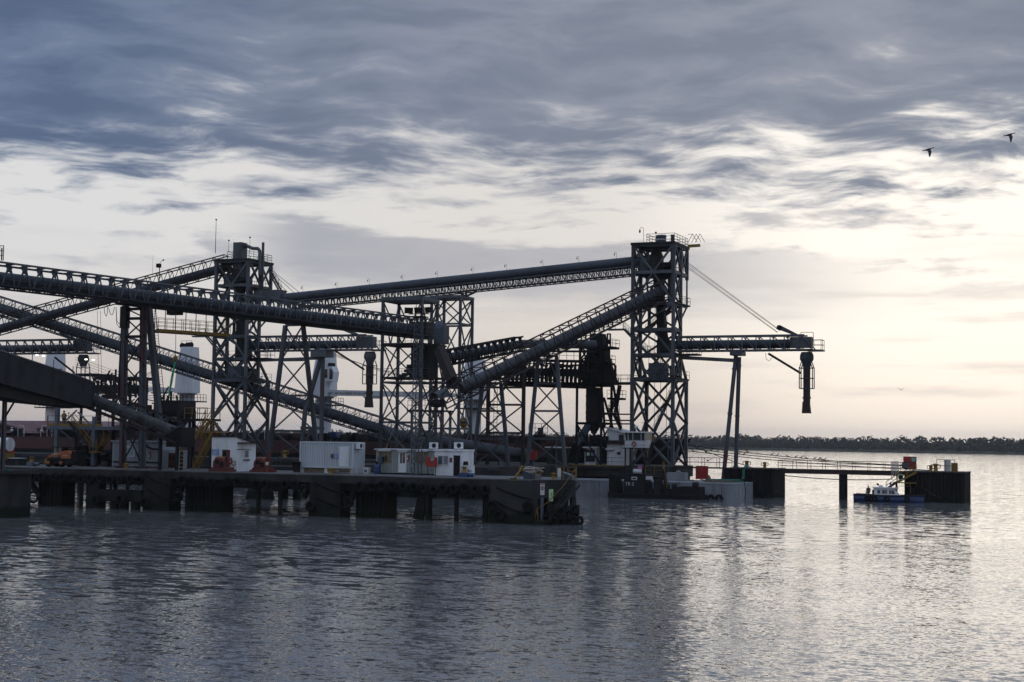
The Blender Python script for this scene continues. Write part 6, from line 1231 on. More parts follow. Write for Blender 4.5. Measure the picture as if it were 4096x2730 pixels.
for z_ in (wz0 + .35, wz0 + .9): bar('walk_rail', (wx0 - .5, TYb - .3, z_), (wx1 + .2, TYb - .3, z_), .04, steel_dk, tb)
MB().lathe((tx(437), TYb + 1.4, wz2), ((.06, 0), (.06, .5), (.25, .55), (.25, .75), (.1, .85)), 10).build('radar_dome', white, tb); bar('aerial', (tx(540), TYb + 1.4, wz2), (tx(552), TYb + 1.4, tz(60)), .06, steel_dk, tb); bar('spreader', (tx(505), TYb + 1.4, tz(140)), (tx(575), TYb + 1.4, tz(140)), .06, steel_dk, tb)
lr = Vector((tx(452), TYb - .02, tz(428))); rg_ = tag(MB().torus(lr, .27, .075, 'y', 20, 8).build('life_ring', red), 'red and white life ring on the work boat wheelhouse', 'life ring'); INV[rg_.name] = Matrix.Identity(4)
for a_ in range(4): u = a_ * math.pi / 2 + .8; MB().torus((0, 0, 0), .06, .03, 'y', 10, 6).build('ring_band', white, rg_).matrix_basis = Matrix.Translation(lr + Vector((.27 * math.cos(u), 0, .27 * math.sin(u)))) @ Matrix.Scale(1.35, 4)
k = MB(); l0, l1 = Vector((tx(640), TYb - .1, tz(650))), Vector((tx(700), TYb - .1, tz(400)))
stair(tb, l0, l1, (0, .6, 0), steel_dk, yellow); stair(tb, Vector((tx(895), TYb, .8)), Vector((tx(840), TYb, tz(755))), (0, .6, 0), steel_dk, yellow); k = MB().box((l0.x - .2, TYb - .1, l0.z - .1), (tx(850), TYb + .8, l0.z)) ; k = MB().rail([(tx(610), TYb, tz(840)), (tx(850), TYb, tz(840))], 1.2, .03, 1.2).build('deck_rail', yellow, tb)
MB().lathe((0, 0, 0), ((.1, 0), (.32, .06), (.32, 1.1), (.1, 1.16)), 12).build('white_tank', white, tb).matrix_basis = Matrix.Translation((tx(412), TYb + 1, hz + .42)) @ Matrix.Rotation(R(90), 4, 'Y')
MB().prism([(tx(890), TYb + .1, .62), (tx(1335), TYb + .1, .62), (tx(1335), TYb + .1, tz(990)), (tx(1080), TYb + .1, tz(985)), (tx(930), TYb + .1, tz(1020))], (0, 2.6, 0)).build('bow_locker', black, tb)
k = MB(); rng = random.Random(8)
for i in range(16): c_ = Vector((rng.uniform(tx(610), tx(880)), TYb + rng.uniform(.4, 2.4), .62)); h_ = rng.uniform(.3, 1.6); k.box(c_ - Vector((.25, .2, 0)), c_ + Vector((.25, .2, h_)))
k.tube((tx(960), TYb + .6, tz(985)), (tx(1010), TYb + .6, tz(985)), .35).tube((tx(1220), TYb + 1, tz(965)), (tx(1290), TYb + 1, tz(965)), .4).build('deck_machinery', steel_dk, tb)['kind'] = 'stuff'; MB().box((tx(715), TYb + .2, .62), (tx(810), TYb + 1.2, tz(905))).build('winch_housing', steel_dk, tb); MB().box((tx(605), TYb + .3, tz(905)), (tx(680), TYb + 1, tz(860))).build('control_cabinet', white_d, tb)
c_ = Vector((tx(538), TYb - .1, tz(708))); tag(MB().loft([[c_ + Vector((u * w_, .03 * i, -h)) for u in (-1, -.3, .4, 1)] + [c_ + Vector((u * w_, .05 + .03 * i, -h)) for u in (1, .4, -.3, -1)] for i, (h, w_) in enumerate(((0, .28), (.3, .32), (.6, .26)))]).build('pink_cloth', pink), 'pink cloth hung on the work boat frame', 'cloth')
for px, lb in ((1380, 'left'), (1488, 'middle'), (1600, 'right')): c_ = PY(q7(px, 1140), by0 - .25); tag(put('tyre_fender', tyre_me, None, Matrix.Translation((c_.x, by0 - .25, .15)) @ Matrix.Scale(1.1, 4)), f'{lb} half sunk tyre at the waterline of the pontoon', 'tyre', 'tyres on the pontoon')
# ================================================================== cabins on the loading jetty
def hutbox(label, p0, p1, Y, dp, m, name='jetty_cabin', slope=.0, cat='cabin'):
    A_, B_ = PY(p0, Y), PY(p1, Y); T = thing(name, label, cat, ((A_.x + B_.x) / 2, Y, DZ), 'cabins on the jetty')
    MB().loft([[Vector((A_.x, y_, DZ)), Vector((B_.x, y_, DZ)), Vector((B_.x, y_, A_.z - slope)), Vector((A_.x, y_, A_.z))] for y_ in (Y, Y + dp)]).build('walls', m, T)
    MB().loft([[Vector((A_.x - .25, y_, A_.z + .03)), Vector((B_.x + .25, y_, A_.z - slope + .03)), Vector((B_.x + .25, y_, A_.z - slope + .2)), Vector((A_.x - .25, y_, A_.z + .2))] for y_ in (Y - .3, Y + dp + .3)]).build('roof', white_d, T); return T
T = hutbox('small white booth with dark glazed front on the jetty', z8(190, 628), z8(285, 772), 77.3, 2.5, white_d); front(T, 'glazed_front', z8(198, 640), z8(278, 745), 77.3, glass, .05); front(T, 'notice', z8(208, 665), z8(230, 692), 77.24, lime, .02); front(T, 'notice', z8(245, 668), z8(270, 692), 77.24, bluesign, .02)
T = hutbox('two storey white control cabin with sloping roof on the jetty', z8(382, 458), z8(530, 772), 78.0, 5, white_d, slope=.75); front(T, 'floor_band', z8(382, 560), z8(530, 594), 78, steel_dk, .5); window(T, z8(482, 512), z8(525, 566), 78, steel, glass); window(T, z8(466, 660), z8(497, 685), 78, steel, glass)
o = front(T, 'door', z8(396, 660), z8(434, 772), 78, white, .05); front(T, 'door_canopy', z8(378, 628), z8(444, 643), 78, white_d, .6)
T = hutbox('plain grey shed on the jetty left of the silo tower', z6(1855, 455), z6(1990, 600), 77, 3, concrete, 'grey_shed', cat='shed'); front(T, 'doorway', z6(1912, 478), z6(1925, 600), 77, black, .03)
T = thing('jetty_railing', 'low dark railing along the jetty edge before the control cabin', 'railing', (-22, JY, DZ)); MB().rail([(PY((2290, 1860), JY).x, JY, DZ), (PY((2500, 1860), JY).x, JY, DZ)], 1.1, .035, 2.2).build('rail_bars', steel_dk, T); MB().box((PY((2290, 1860), JY).x, JY - .27, DZ - .1), (PY((2500, 1860), JY).x, JY - .255, DZ + .05)).build('yellow_edge', yellow, T)
c_ = PY(z6(1715, 525), 64); tag(MB().box((c_.x - .6, 64, c_.z - .6), (c_.x + .6, 64.3, c_.z + .6)).build('red_cabinet', red), 'small red cabinet at the end of the low pipe conveyor', 'cabinet')
for p0, p1, Y, lb in ((z6(940, 475), z6(940, 285), 50, 'slim solar lamp post behind the white office'), (z6(1945, 640), z6(1945, 310), 60, 'slim solar lamp post left of the grey shed'), (q7(915, 800), q7(915, 320), 75, 'slim solar lamp post in front of the right tower')):
    a_, b_ = PY(p0, Y), PY(p1, Y); T = thing('solar_lamp_post', lb, 'lamp post', (b_.x, Y, a_.z), 'solar lamp posts'); bar('post', (b_.x, Y, min(a_.z, DZ - .05)), b_, .1, steel, T); MB().bar(b_ + Vector((-.55, 0, .12)), b_ + Vector((.55, 0, -.08)), .5, .06).build('solar_panel', steel_dk, T)
# ================================================================== lattice mast with floodlights on the near pier
Y_ = 4.4; m0 = PY(z6(597, 712), Y_); m1 = PY(z3(2295, 990), Y_); mh = m1.z; mxx = m1.x; h2 = .38
LM = thing('floodlight_mast', 'slender lattice mast with three floodlights before the sage cabin', 'mast', (mxx, Y_, DZ))
for u in (-h2, h2):
    for v in (-h2, h2): bar('leg', (mxx + u, Y_ + v, DZ), (mxx + u * .8, Y_ + v * .8, mh), .07, steel, LM)
k = MB(); n = 32
for i in range(n):
    za, zb_ = DZ + (mh - DZ) * i / n, DZ + (mh - DZ) * (i + 1) / n; sg = 1 if i % 2 else -1
    for v in (-h2, h2): k.bar((mxx - h2 * sg, Y_ + v, za), (mxx + h2 * sg, Y_ + v, zb_), .045)
    for u in (-h2, h2): k.bar((mxx + u, Y_ - h2 * sg, za), (mxx + u, Y_ + h2 * sg, zb_), .045)
k.build('lacing', steel, LM); MB().box((mxx - .7, Y_ - .7, mh), (mxx + .7, Y_ + .7, mh + .1)).build('lamp_platform', steel_dk, LM)
for dx, rz in ((-1.15, .6), (.05, 0), (1.15, -.6)): o = put('floodlight', MB().loft([[Vector((u * a, y_, v * a)) for u, v in ((-1, -.7), (1, -.7), (1, .7), (-1, .7))] for a, y_ in ((.42, -.3), (.25, .2))]).mesh('floodlight', black), LM, Matrix.Translation((mxx + dx, Y_, mh + .75)) @ Matrix.Rotation(rz, 4, 'Z') @ Matrix.Rotation(.25, 4, 'X'))
bar('lamp_arm', (mxx - 1.1, Y_, mh + .35), (mxx + 1.1, Y_, mh + .35), .08, steel_dk, LM)
for u in (-.3, .2): bar('spike', (mxx + u, Y_, mh + .1), (mxx + u, Y_, mh + 2.0 + u), .05, steel_dk, LM)
p_ = PD(z1(1497, 690), 172); q_ = PD(z1(1497, 500), 172); T = thing('floodlight_post', 'short floodlight post with weather vane on the long gallery', 'lamp post', p_); bar('post', p_, (p_.x, p_.y, q_.z), .07, steel_dk, T); MB().box((p_.x - .35, p_.y - .2, q_.z - .25), (p_.x + .1, p_.y + .2, q_.z + .2)).build('floodlight', black, T); MB().path([(p_.x, p_.y, q_.z + .2), (p_.x + .25, p_.y, q_.z + .5), (p_.x + .5, p_.y, q_.z + .6)], .025).lathe((p_.x + .5, p_.y, q_.z + .6), ((.02, -.1), (.14, 0), (.02, .1)), 8).build('weather_vane', black, T)
p_ = PX(z1(15, 460), As.x + 30) if False else PD(z1(15, 455), 150); q_ = PD(z1(18, 335), 150); T = thing('gallery_lamp', 'small lamp with lattice post on the long gallery at the left edge', 'lamp post', p_); bar('post', p_, q_, .1, steel_dk, T); MB().rail([p_ + Vector((-.3, 0, 0)), p_ + Vector((.2, 0, 0))], 1.5, .05, .5, 2).build('lamp_cage', steel_dk, T)
# ================================================================== people
def person(label, P, h=1.75, pose='stand', top=cloth, legs=cloth, hat=white, face_dir=(0, -1, 0), group='people'):
    P = Vector(P); f = Vector(face_dir).normalized(); r = Vector((f.y, -f.x, 0)); k = h / 1.75
    J = lambda x, y, z: (r * x + f * y + z0 * z) * k
    hipz = .95 if pose == 'stand' else .50
    S_ = {'pel': J(0, 0, hipz), 'bel': J(0, .01, hipz + .18), 'che': J(0, .0, hipz + .42), 'nec': J(0, .02, hipz + .56), 'hea': J(0, .04, hipz + .66), 'top': J(0, .03, hipz + .78)}
    for s, n in ((-1, 'l'), (1, 'r')):
        S_['sh' + n] = J(.19 * s, 0, hipz + .49); S_['el' + n] = J(.28 * s, -.04, hipz + .22); S_['wr' + n] = J(.20 * s, .16, hipz + .08); S_['ha' + n] = J(.17 * s, .23, hipz + .06)
        S_['hi' + n] = J(.10 * s, 0, hipz - .04); S_['kn' + n] = J(.11 * s, .04, .50) if pose == 'stand' else J(.13 * s, .42, .50); S_['an' + n] = J(.11 * s, 0, .08) if pose == 'stand' else J(.13 * s, .40, .08); S_['to' + n] = S_['an' + n] + J(0, .17, -.05)
    rad = dict(pel=.15, bel=.145, che=.165, nec=.06, hea=.10, top=.085, sh=.075, el=.05, wr=.036, ha=.035, hi=.095, kn=.065, an=.045, to=.04)
    E_ = [('pel', 'bel'), ('bel', 'che'), ('che', 'nec'), ('nec', 'hea'), ('hea', 'top')] + [(a + n, b + n) for n in 'lr' for a, b in (('sh', 'el'), ('el', 'wr'), ('wr', 'ha'), ('hi', 'kn'), ('kn', 'an'), ('an', 'to'))] + [('che', 'sh' + n) for n in 'lr'] + [('pel', 'hi' + n) for n in 'lr']
    def skin_obj(name, keys, grow, m, par):
        vs = [x for x in S_ if x in keys]; ix = {n: i for i, n in enumerate(vs)}; es = [(ix[a], ix[b]) for a, b in E_ if a in ix and b in ix]
        me = bpy.data.meshes.new(name); me.from_pydata([P + S_[v] for v in vs], es, []); me.materials.append(m); me.update()
        o = put(name, me, par); md = o.modifiers.new('skin', 'SKIN'); me.skin_vertices or None
        if not me.skin_vertices: bpy.data.meshes[me.name].attributes
        for i, v in enumerate(vs):
            q = rad[v] if v in rad else rad[v[:2]]; sv = me.skin_vertices[0].data[i]; sv.radius = ((q + grow) * k,) * 2; sv.use_root = v == vs[0]
        o.modifiers.new('smooth', 'SUBSURF').levels = 1; o.modifiers['smooth'].render_levels = 1; return o
    T = thing('person', label, 'person', P, group)
    skin_obj('body', set(S_), 0, skin, T)
    skin_obj('jacket', {'pel', 'bel', 'che', 'shl', 'ell', 'wrl', 'shr', 'elr', 'wrr'}, .022, top, T); skin_obj('trousers', {'pel', 'hil', 'knl', 'anl', 'hir', 'knr', 'anr'}, .02, legs, T)
    MB().lathe(P + S_['top'] - z0 * .06 * k, ((.135 * k, 0), (.13 * k, .06 * k), (.08 * k, .13 * k), (.01, .15 * k)), 12).build('helmet' if hat is white else 'hair', hat, T)
    return T
# ================================================================== pilot boat
BYb = 73.4; bxs = lambda x: PY(q3(x, 330), BYb).x; bzs = lambda y, x=800: PY(q3(x, y), BYb).z
pb = thing('pilot_boat', 'small blue launch with white cabin passing the right dolphin', 'boat', (bxs(900), BYb + 1, 0))
sec = []
for x, hw, zt_ in ((405, 1.0, 292), (520, 1.15, 296), (800, 1.2, 300), (1050, 1.15, 300), (1250, .8, 296), (1370, .35, 291), (1435, .04, 287)):
    X_ = bxs(x); zt_ = bzs(zt_); kx = -.35 if x > 1300 else 0; yc = BYb + 1.2
    sec.append([Vector((X_, yc - hw, zt_)), Vector((X_ + kx, yc - hw * .82, -.2)), Vector((X_ + kx, yc, -.5)), Vector((X_ + kx, yc + hw * .82, -.2)), Vector((X_, yc + hw, zt_))])
MB().loft(sec, True).build('hull', hullblue, pb)
k = MB()
for a_, b_ in zip(sec[:-1], sec[1:]): k.bar(a_[0] + z0 * .02, b_[0] + z0 * .02, .12, .14); k.bar(a_[4] + z0 * .02, b_[4] + z0 * .02, .12, .14)
k.build('gunwale', steel_rust, pb)
cx0, cx1 = bxs(705), bxs(1060); cz0, cz1 = bzs(305), bzs(200); cw0, cw1 = BYb + .35, BYb + 2.05
cabin = MB().loft([[Vector((cx0, y_, cz0)), Vector((cx1, y_, cz0)), Vector((cx1 - .7, y_, cz1)), Vector((cx0, y_, cz1))] for y_ in (cw0, cw1)]).build('cabin', white, pb); INV[cabin.name] = Matrix.Identity(4)
for a_, b_ in ((752, 795), (820, 856), (858, 894), (922, 950), (955, 1010)):
    xa, xb = bxs(a_), bxs(b_); sl_ = .22 if a_ == 955 else 0
    MB().prism([(xa, cw0 - .02, bzs(274)), (xb, cw0 - .02, bzs(274)), (xb - sl_, cw0 - .02, bzs(222)), (xa, cw0 - .02, bzs(222))], (0, .015, 0)).build('window', glass_lt if a_ == 858 else glass, cabin)
MB().box((bxs(685), cw0 - .15, cz1), (bxs(1030), cw1 + .15, cz1 + .14)).build('cabin_roof', white_d, pb); MB().box((bxs(765), BYb + .8, cz1 + .14), (bxs(815), BYb + 1.4, bzs(155))).build('roof_locker', white, pb)
MB().tube((bxs(760), BYb + 1, bzs(155)), (bxs(735), BYb + 1, bzs(130)), .12).build('searchlight', black, pb); bar('mast', (bxs(938), BYb + 1.2, cz1), (bxs(938), BYb + 1.2, bzs(105)), .05, steel_dk, pb); MB().loft([[Vector((bxs(938) + .03 * i, BYb + 1.2 + .03 * math.sin(i), bzs(112) - .32 * i * .5)), Vector((bxs(938) - .22 + .02 * i, BYb + 1.22, bzs(118) - .3 * i * .5)), Vector((bxs(938) - .2 + .02 * i, BYb + 1.24, bzs(118) - .3 * i * .5)), Vector((bxs(938) + .05, BYb + 1.23, bzs(112) - .32 * i * .5))] for i in range(4)]).build('flag', blue_gy, pb)
bar('bow_rail', (bxs(1075), BYb + .2, bzs(298)), (bxs(1290), BYb + .5, bzs(292)), .08, steel_rust, pb); MB().box((bxs(420), BYb + .3, bzs(330)), (bxs(700), BYb + 2.1, bzs(325))).build('cockpit_sole', wood, pb)
for x, lb in ((610, 'aft'), (660, 'second'), (718, 'third'), (895, 'middle'), (1190, 'forward')): tag(put('boat_tyre', tyre_me, None, Matrix.Translation((bxs(x), BYb + .0, bzs(345))) @ Matrix.Scale(.78, 4)), f'{lb} black tyre hung on the side of the blue launch', 'tyre', 'tyres on the launch')
sole = bzs(325)
person('person in dark workwear and pale cap seated at the launch stern', (bxs(612), BYb + .9, sole + .12), 1.75, 'stand' if False else 'sit', face_dir=(-.3, -1, 0))
person('person in dark workwear standing beside the launch cabin', (bxs(688), BYb + 1.3, sole - .1), 1.7, 'sit', face_dir=(.8, -1, 0))
# ================================================================== gear on the left part of the pier
c_ = PD(qc(1005, 715), 166)
# raised working platform with blue beams, yellow rails and stair
WY = 7.9; wz = PY(z2(640, 690), WY).z; wx0, wx1 = PY(z2(428, 690), WY).x, PY(z2(1090, 700), WY).x
wp = thing('working_platform', 'raised blue beamed platform with yellow rails behind the orange loader', 'platform', ((wx0 + wx1) / 2, WY, DZ))
MB().box((wx0, WY, wz - .1), (wx1, WY + 3, wz)).build('deck', steel_dk, wp); bar('edge_beam', (wx0, WY - .1, wz - .12), (wx1, WY - .1, wz - .12), .2, blue_gy, wp, .36); bar('toe_board', (wx0, WY - .12, wz + .2), (wx0 + 7.5, WY - .12, wz + .2), .04, yellow, wp, .3)
MB().rail([(wx0, WY - .1, wz), (wx1, WY - .1, wz)], 1.2, .04, 1.6).rail([(wx0, WY, wz), (wx0, WY + 3, wz)], 1.2, .04, 1.6).build('guard_rail', yellow, wp)
for x_ in (511, 846):
    X_ = PY(z2(x_, 700), WY).x; bar('column', (X_, WY, DZ), (X_, WY, PY(z2(x_, 520 if x_ < 600 else 600), WY).z), .4, blue_gy, wp); MB().box((X_ - .35, WY - .35, DZ), (X_ + .35, WY + .35, DZ + .12)).build('base_plate', concrete, wp)
    bar('rear_column', (X_ + .3, WY + 3, DZ), (X_ + .3, WY + 3, wz), .3, steel_dk, wp)
for p, q in (((520, 700), (690, 540)), ((830, 690), (700, 560)), ((530, 710), (640, 800)), ((830, 705), (720, 830)), ((430, 705), (500, 790))): bar('brace', PY(z2(*p), WY), PY(z2(*q), WY + .5), .14, blue_gy, wp)
stair(wp, PY(z2(825, 900), WY - .6), PY(z2(610, 640), WY - .6), (0, .8, 0), steel_dk, yellow); MB().box(PY(z2(800, 910), WY - .7), PY(z2(860, 925), WY - .7) + Vector((0, 1, 0))).rail([PY(z2(800, 910), WY - .7), PY(z2(860, 910), WY - .7)], 1.1, .04, 1).build('landing', yellow, wp)
stair(wp, PY(z2(862, 905), WY + .6), PY(z2(930, 800), WY + .6), (0, .8, 0), yellow); MB().rail([PY(z2(925, 810), WY + .6), PY(z2(975, 815), WY + .6)], 1.2, .04, .6).build('landing_rail', yellow, wp)
k = MB(); rng = random.Random(21)
for i in range(26): c_ = PY(z2(rng.uniform(690, 1010), rng.uniform(880, 1040)), WY + rng.uniform(.5, 3)); k.box(c_ - Vector((.35, .3, .3)), c_ + Vector((.35, .3, .3)))
tag(k.build('machinery', black, wp), kind='stuff')
person('person in a brown jacket standing on the raised working platform', (PY(qc(1003, 715), WY + 1.5).x, WY + 1.5, wz), 1.75, 'stand', wood, cloth, black, (.2, -1, 0))
for px, lb in ((45, 'person in a white shirt standing at the ship rail'), (165, 'person in a grey shirt bending at the ship rail')): person(lb, (PY((px, 1790), YC - BM + .6).x, YC - BM + .6, 6.7), 1.7, 'stand', white_d, cloth, white, (.3, -1, 0))
# white building behind the columns
wbY = 7.6; A_, B_ = PY(q6(1325, 345), wbY), PY(q6(1862, 660), wbY); WB = thing('white_switch_house', 'white flat roofed switch house behind the tall pier columns', 'building', ((A_.x + B_.x) / 2, wbY, DZ))
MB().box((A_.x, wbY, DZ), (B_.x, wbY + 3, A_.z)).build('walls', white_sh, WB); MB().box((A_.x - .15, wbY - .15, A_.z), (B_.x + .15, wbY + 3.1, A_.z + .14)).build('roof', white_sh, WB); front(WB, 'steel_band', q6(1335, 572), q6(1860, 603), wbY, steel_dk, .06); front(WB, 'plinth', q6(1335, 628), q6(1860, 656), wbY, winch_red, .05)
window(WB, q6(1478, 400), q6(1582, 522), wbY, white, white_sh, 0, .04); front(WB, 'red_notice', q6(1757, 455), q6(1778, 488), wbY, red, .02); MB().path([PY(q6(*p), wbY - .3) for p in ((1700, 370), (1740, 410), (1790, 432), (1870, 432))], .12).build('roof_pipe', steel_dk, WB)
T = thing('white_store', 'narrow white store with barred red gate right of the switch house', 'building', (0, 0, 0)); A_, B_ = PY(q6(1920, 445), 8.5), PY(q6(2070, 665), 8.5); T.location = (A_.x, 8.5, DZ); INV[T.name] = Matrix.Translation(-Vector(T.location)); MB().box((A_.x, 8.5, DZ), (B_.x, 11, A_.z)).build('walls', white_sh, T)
gx0, gx1 = PY(q6(1985, 600), 8.4).x, PY(q6(2065, 600), 8.4).x; MB().box((gx0, 8.42, DZ + .1), (gx1, 8.49, A_.z - .3)).build('doorway', black, T)
for i in range(6): x_ = gx0 + (gx1 - gx0) * i / 5; bar('gate_bar', (x_, 8.38, DZ + .1), (x_, 8.38, A_.z - .3), .04, winch_red, T)
# tail hopper under the clad gallery
hx0, hx1 = PY(z2(1440, 500), 12).x, PY(z2(1660, 500), 12).x; hz0, hz1 = PY(z2(1500, 545), 12).z, PY(z2(1500, 455), 12).z
HP = thing('receiving_hopper', 'dark receiving hopper and frame at the foot of the clad gallery', 'hopper', ((hx0 + hx1) / 2, 12, DZ))
MB().loft([[Vector((x_ + d_ * (.5 - u), y_, z_)) for (x_, u) in ((hx0, 0), (hx1, 1)) for y_ in ()] or [Vector((hx0 + d_, 11 + d_, z_)), Vector((hx1 - d_, 11 + d_, z_)), Vector((hx1 - d_, 14 - d_, z_)), Vector((hx0 + d_, 14 - d_, z_))] for d_, z_ in ((0, hz1), (0, hz0), (1.0, hz0 - 2.2), (1.1, hz0 - 4))]).build('hopper_bin', steel_dk, HP)
MB().rail([(hx0 - 1, 10.9, hz1), (hx1 + .5, 10.9, hz1)], .5, .04, 1).build('rim_rail', steel_dk, HP)
for x_ in (hx0 - .6, hx1 - .2):
    for y_ in (11, 14): bar('leg', (x_, y_, DZ), (x_, y_, hz0), .32, steel_dk, HP)
face(HP, (hx0 - .6, 11, DZ), (hx1 - .2, 11, DZ), (hx0 - .6, 11, hz0 - 3), (hx1 - .2, 11, hz0 - 3), 'X-', .16, steel_dk); face(HP, (hx0 - .6, 11, hz0 - 3), (hx1 - .2, 11, hz0 - 3), (hx0 - .6, 11, hz0), (hx1 - .2, 11, hz0), 'X-', .14, steel_dk)
k = MB()
for i in range(34): c_ = PY(z2(rng.uniform(1400, 1640), rng.uniform(560, 800)), 12 + rng.uniform(-.5, 2)); k.box(c_ - Vector((rng.uniform(.3, .8), .4, .25)), c_ + Vector((rng.uniform(.3, .8), .4, .25)))
tag(k.build('machinery', black, HP), kind='stuff')
c_ = PY(qd(590, 695), 10.6); MB().tube(c_, c_ + Vector((0, -.4, 0)), .25, .3).build('flood_lamp', steel, HP); c_ = PY(qd(772, 886), 10.6); MB().lathe(c_, ((.02, -.2), (.2, -.1), (.2, .1), (.02, .2)), 10).build('bulkhead_lamp', signwhite, HP)
# roof canopy between clad gallery and boom, and clutter frames
a_, b_ = PY(z2(690, 215), 20), PY(z2(1270, 270), 20); CN = thing('canopy_roof', 'thin dark canopy roof below the far left boom', 'canopy', (a_.x, 20, DZ)); MB().box((a_.x, 19, a_.z - .25), (PY(z2(890, 215), 20).x, 23, a_.z)).box((PY(z2(890, 215), 20).x, 19, b_.z), (b_.x, 23, b_.z + .35)).build('roof_sheet', steel_dk, CN)
k = MB()
for i in range(5): x_ = a_.x + (b_.x - a_.x) * i / 4; bar('post', (x_, 21, -1), (x_, 21, b_.z), .25, steel_dk, CN)
for i in range(7): bar('lattice', PY(z2(760 + i * 70, 240), 20), PY(z2(800 + i * 75, 420), 20), .12, steel_dk, CN)
MB().box((a_.x + 2, 19.5, b_.z - 1.6), (b_.x - .5, 22, b_.z - .6)).build('girder', steel_dk, CN)
# yellow access stairs by the hut
AS = thing('access_stairs', 'tall yellow zigzag access stairs left of the white hut', 'stair', PY(qd(900, 1480), 6))
stair(AS, PY(qd(860, 1478), 5), PY(qd(1170, 900), 5), (0, 1.0, 0), yellow); pz = PY(qd(1000, 690), 9).z
stair(AS, PY(qd(905, 1005), 7), PY(qd(1065, 705), 7), (0, 1.0, 0), yellow); MB().box((PY(qd(690, 690), 9).x, 8, pz - .25), (PY(qd(1185, 690), 9).x, 10.5, pz)).build('upper_platform', steel_dk, AS)
MB().rail([(PY(qd(820, 690), 9).x, 8, pz), (PY(qd(1175, 690), 9).x, 8, pz)], 1.15, .045, 1.0).rail([(PY(qd(820, 690), 9).x, 10.4, pz), (PY(qd(1175, 690), 9).x, 10.4, pz)], 1.15, .045, 1.0).build('platform_rail', yellow, AS); p2 = PY(qd(1100, 890), 6)
MB().box((p2.x - .6, 5.0, p2.z - .12), (PY(qd(1300, 890), 6).x, 7.6, p2.z)).build('middle_landing', yellow, AS); MB().rail([(p2.x, 5.0, p2.z), (PY(qd(1290, 890), 6).x, 5.0, p2.z)], 1.1, .04, .8).rail([PY(qd(700, 1000), 8), PY(qd(805, 1005), 8)], 1.2, .04, .7).build('landing_rail', yellow, AS)
for X_ in (p2.x - .4, PY(qd(1280, 890), 6).x, PY(qd(820, 700), 9).x, PY(qd(1160, 700), 9).x): bar('post', (X_, 7.5 if X_ > p2.x - 1 else 9, DZ), (X_, 7.5 if X_ > p2.x - 1 else 9, p2.z), .2, steel_dk, AS)
for X_ in (PY(qd(820, 700), 9).x, PY(qd(1160, 700), 9).x): bar('post', (X_, 9, DZ), (X_, 9, pz), .22, steel_dk, AS)
face(AS, (PY(qd(820, 700), 9).x, 9, pz - 2.6), (PY(qd(1160, 700), 9).x, 9, pz - 2.6), (PY(qd(820, 700), 9).x, 9, pz), (PY(qd(1160, 700), 9).x, 9, pz), 'X', .12, steel_dk)
# hazard striped post with sign
SPt = thing('striped_guard', 'yellow and black striped guard frame with hazard notice', 'guard', PY(qd(650, 1475), 4)); zb_, zt_ = DZ, PY(qd(650, 1190), 4).z
for x_ in (612, 684):
    X_ = PY(qd(x_, 1400), 4).x
    for i in range(10): z_ = zb_ + (zt_ - zb_) * i / 10; MB().box((X_ - .13, 3.9, z_), (X_ + .13, 4.15, z_ + (zt_ - zb_) / 10)).build('stripe', yellow if i % 2 else black, SPt)
c_ = PY(qd(648, 1085), 4); MB().box((c_.x - .18, 3.95, c_.z - .48), (c_.x + .18, 3.98, c_.z + .48)).build('notice', signwhite, SPt); MB().prism([(c_.x - .12, 3.945, c_.z + .05), (c_.x + .12, 3.945, c_.z + .05), (c_.x, 3.945, c_.z + .33)], (0, -.004, 0)).build('hazard_triangle', yellow, SPt); MB().box((c_.x - .12, 3.94, c_.z - .36), (c_.x + .12, 3.948, c_.z - .08)).build('hazard_panel', lime, SPt); bar('sign_post', (c_.x + .25, 4.1, zt_), (c_.x + .25, 4.1, c_.z + .5), .1, yellow, SPt)
# orange skid loader lettered CASE SR250
LY = 3.4; lx = lambda x: PY(qc(x, 1380), LY).x; lz = lambda y: PY(qc(900, y), LY).z
LD = thing('skid_loader', 'orange loader lettered CASE parked on the pier behind the capstan', 'loader', (lx(920), LY, DZ))
for x_, r_ in ((755, .42), (955, .42)):
    for y_ in (LY, LY + 1.25):
        o = MB().lathe((0, 0, 0), ((r_ * .55, 0), (r_ * .95, .02), (r_, .08), (r_, .26), (r_ * .95, .32), (r_ * .55, .34)), 20).build('wheel', rubber, LD); o.matrix_basis = Matrix.Translation((lx(x_), y_ + .34, DZ + r_)) @ Matrix.Rotation(R(90), 4, 'X'); INV[o.name] = Matrix.Identity(4)
        h_ = MB().lathe((0, 0, 0), ((.05, .34), (r_ * .45, .342), (r_ * .5, .35), (r_ * .2, .36)), 14).mesh('hub', orange); o2 = put('hub', h_); o2.parent = o
MB().prism([(lx(700), LY + .12, DZ + .35), (lx(1100), LY + .12, DZ + .3), (lx(1110), LY + .12, lz(1310)), (lx(720), LY + .12, lz(1330))], (0, 1.3, 0)).build('chassis', black, LD)
MB().prism([(lx(940), LY + .08, lz(1310)), (lx(1098), LY + .08, lz(1310)), (lx(1088), LY + .08, lz(1240)), (lx(1035), LY + .08, lz(1185)), (lx(940), LY + .08, lz(1205))], (0, 1.4, 0)).build('engine_cover', orange, LD)
MB().prism([(lx(735), LY + .02, lz(1300)), (lx(760), LY + .02, lz(1262)), (lx(1000), LY + .02, lz(1200)), (lx(1030), LY + .02, lz(1190)), (lx(1035), LY + .02, lz(1230)), (lx(770), LY + .02, lz(1298))], (0, .16, 0)).build('lift_arm', orange, LD); MB().prism([(lx(735), LY + 1.3, lz(1300)), (lx(760), LY + 1.3, lz(1262)), (lx(1030), LY + 1.3, lz(1190)), (lx(1035), LY + 1.3, lz(1230))], (0, .16, 0)).build('lift_arm', orange, LD)
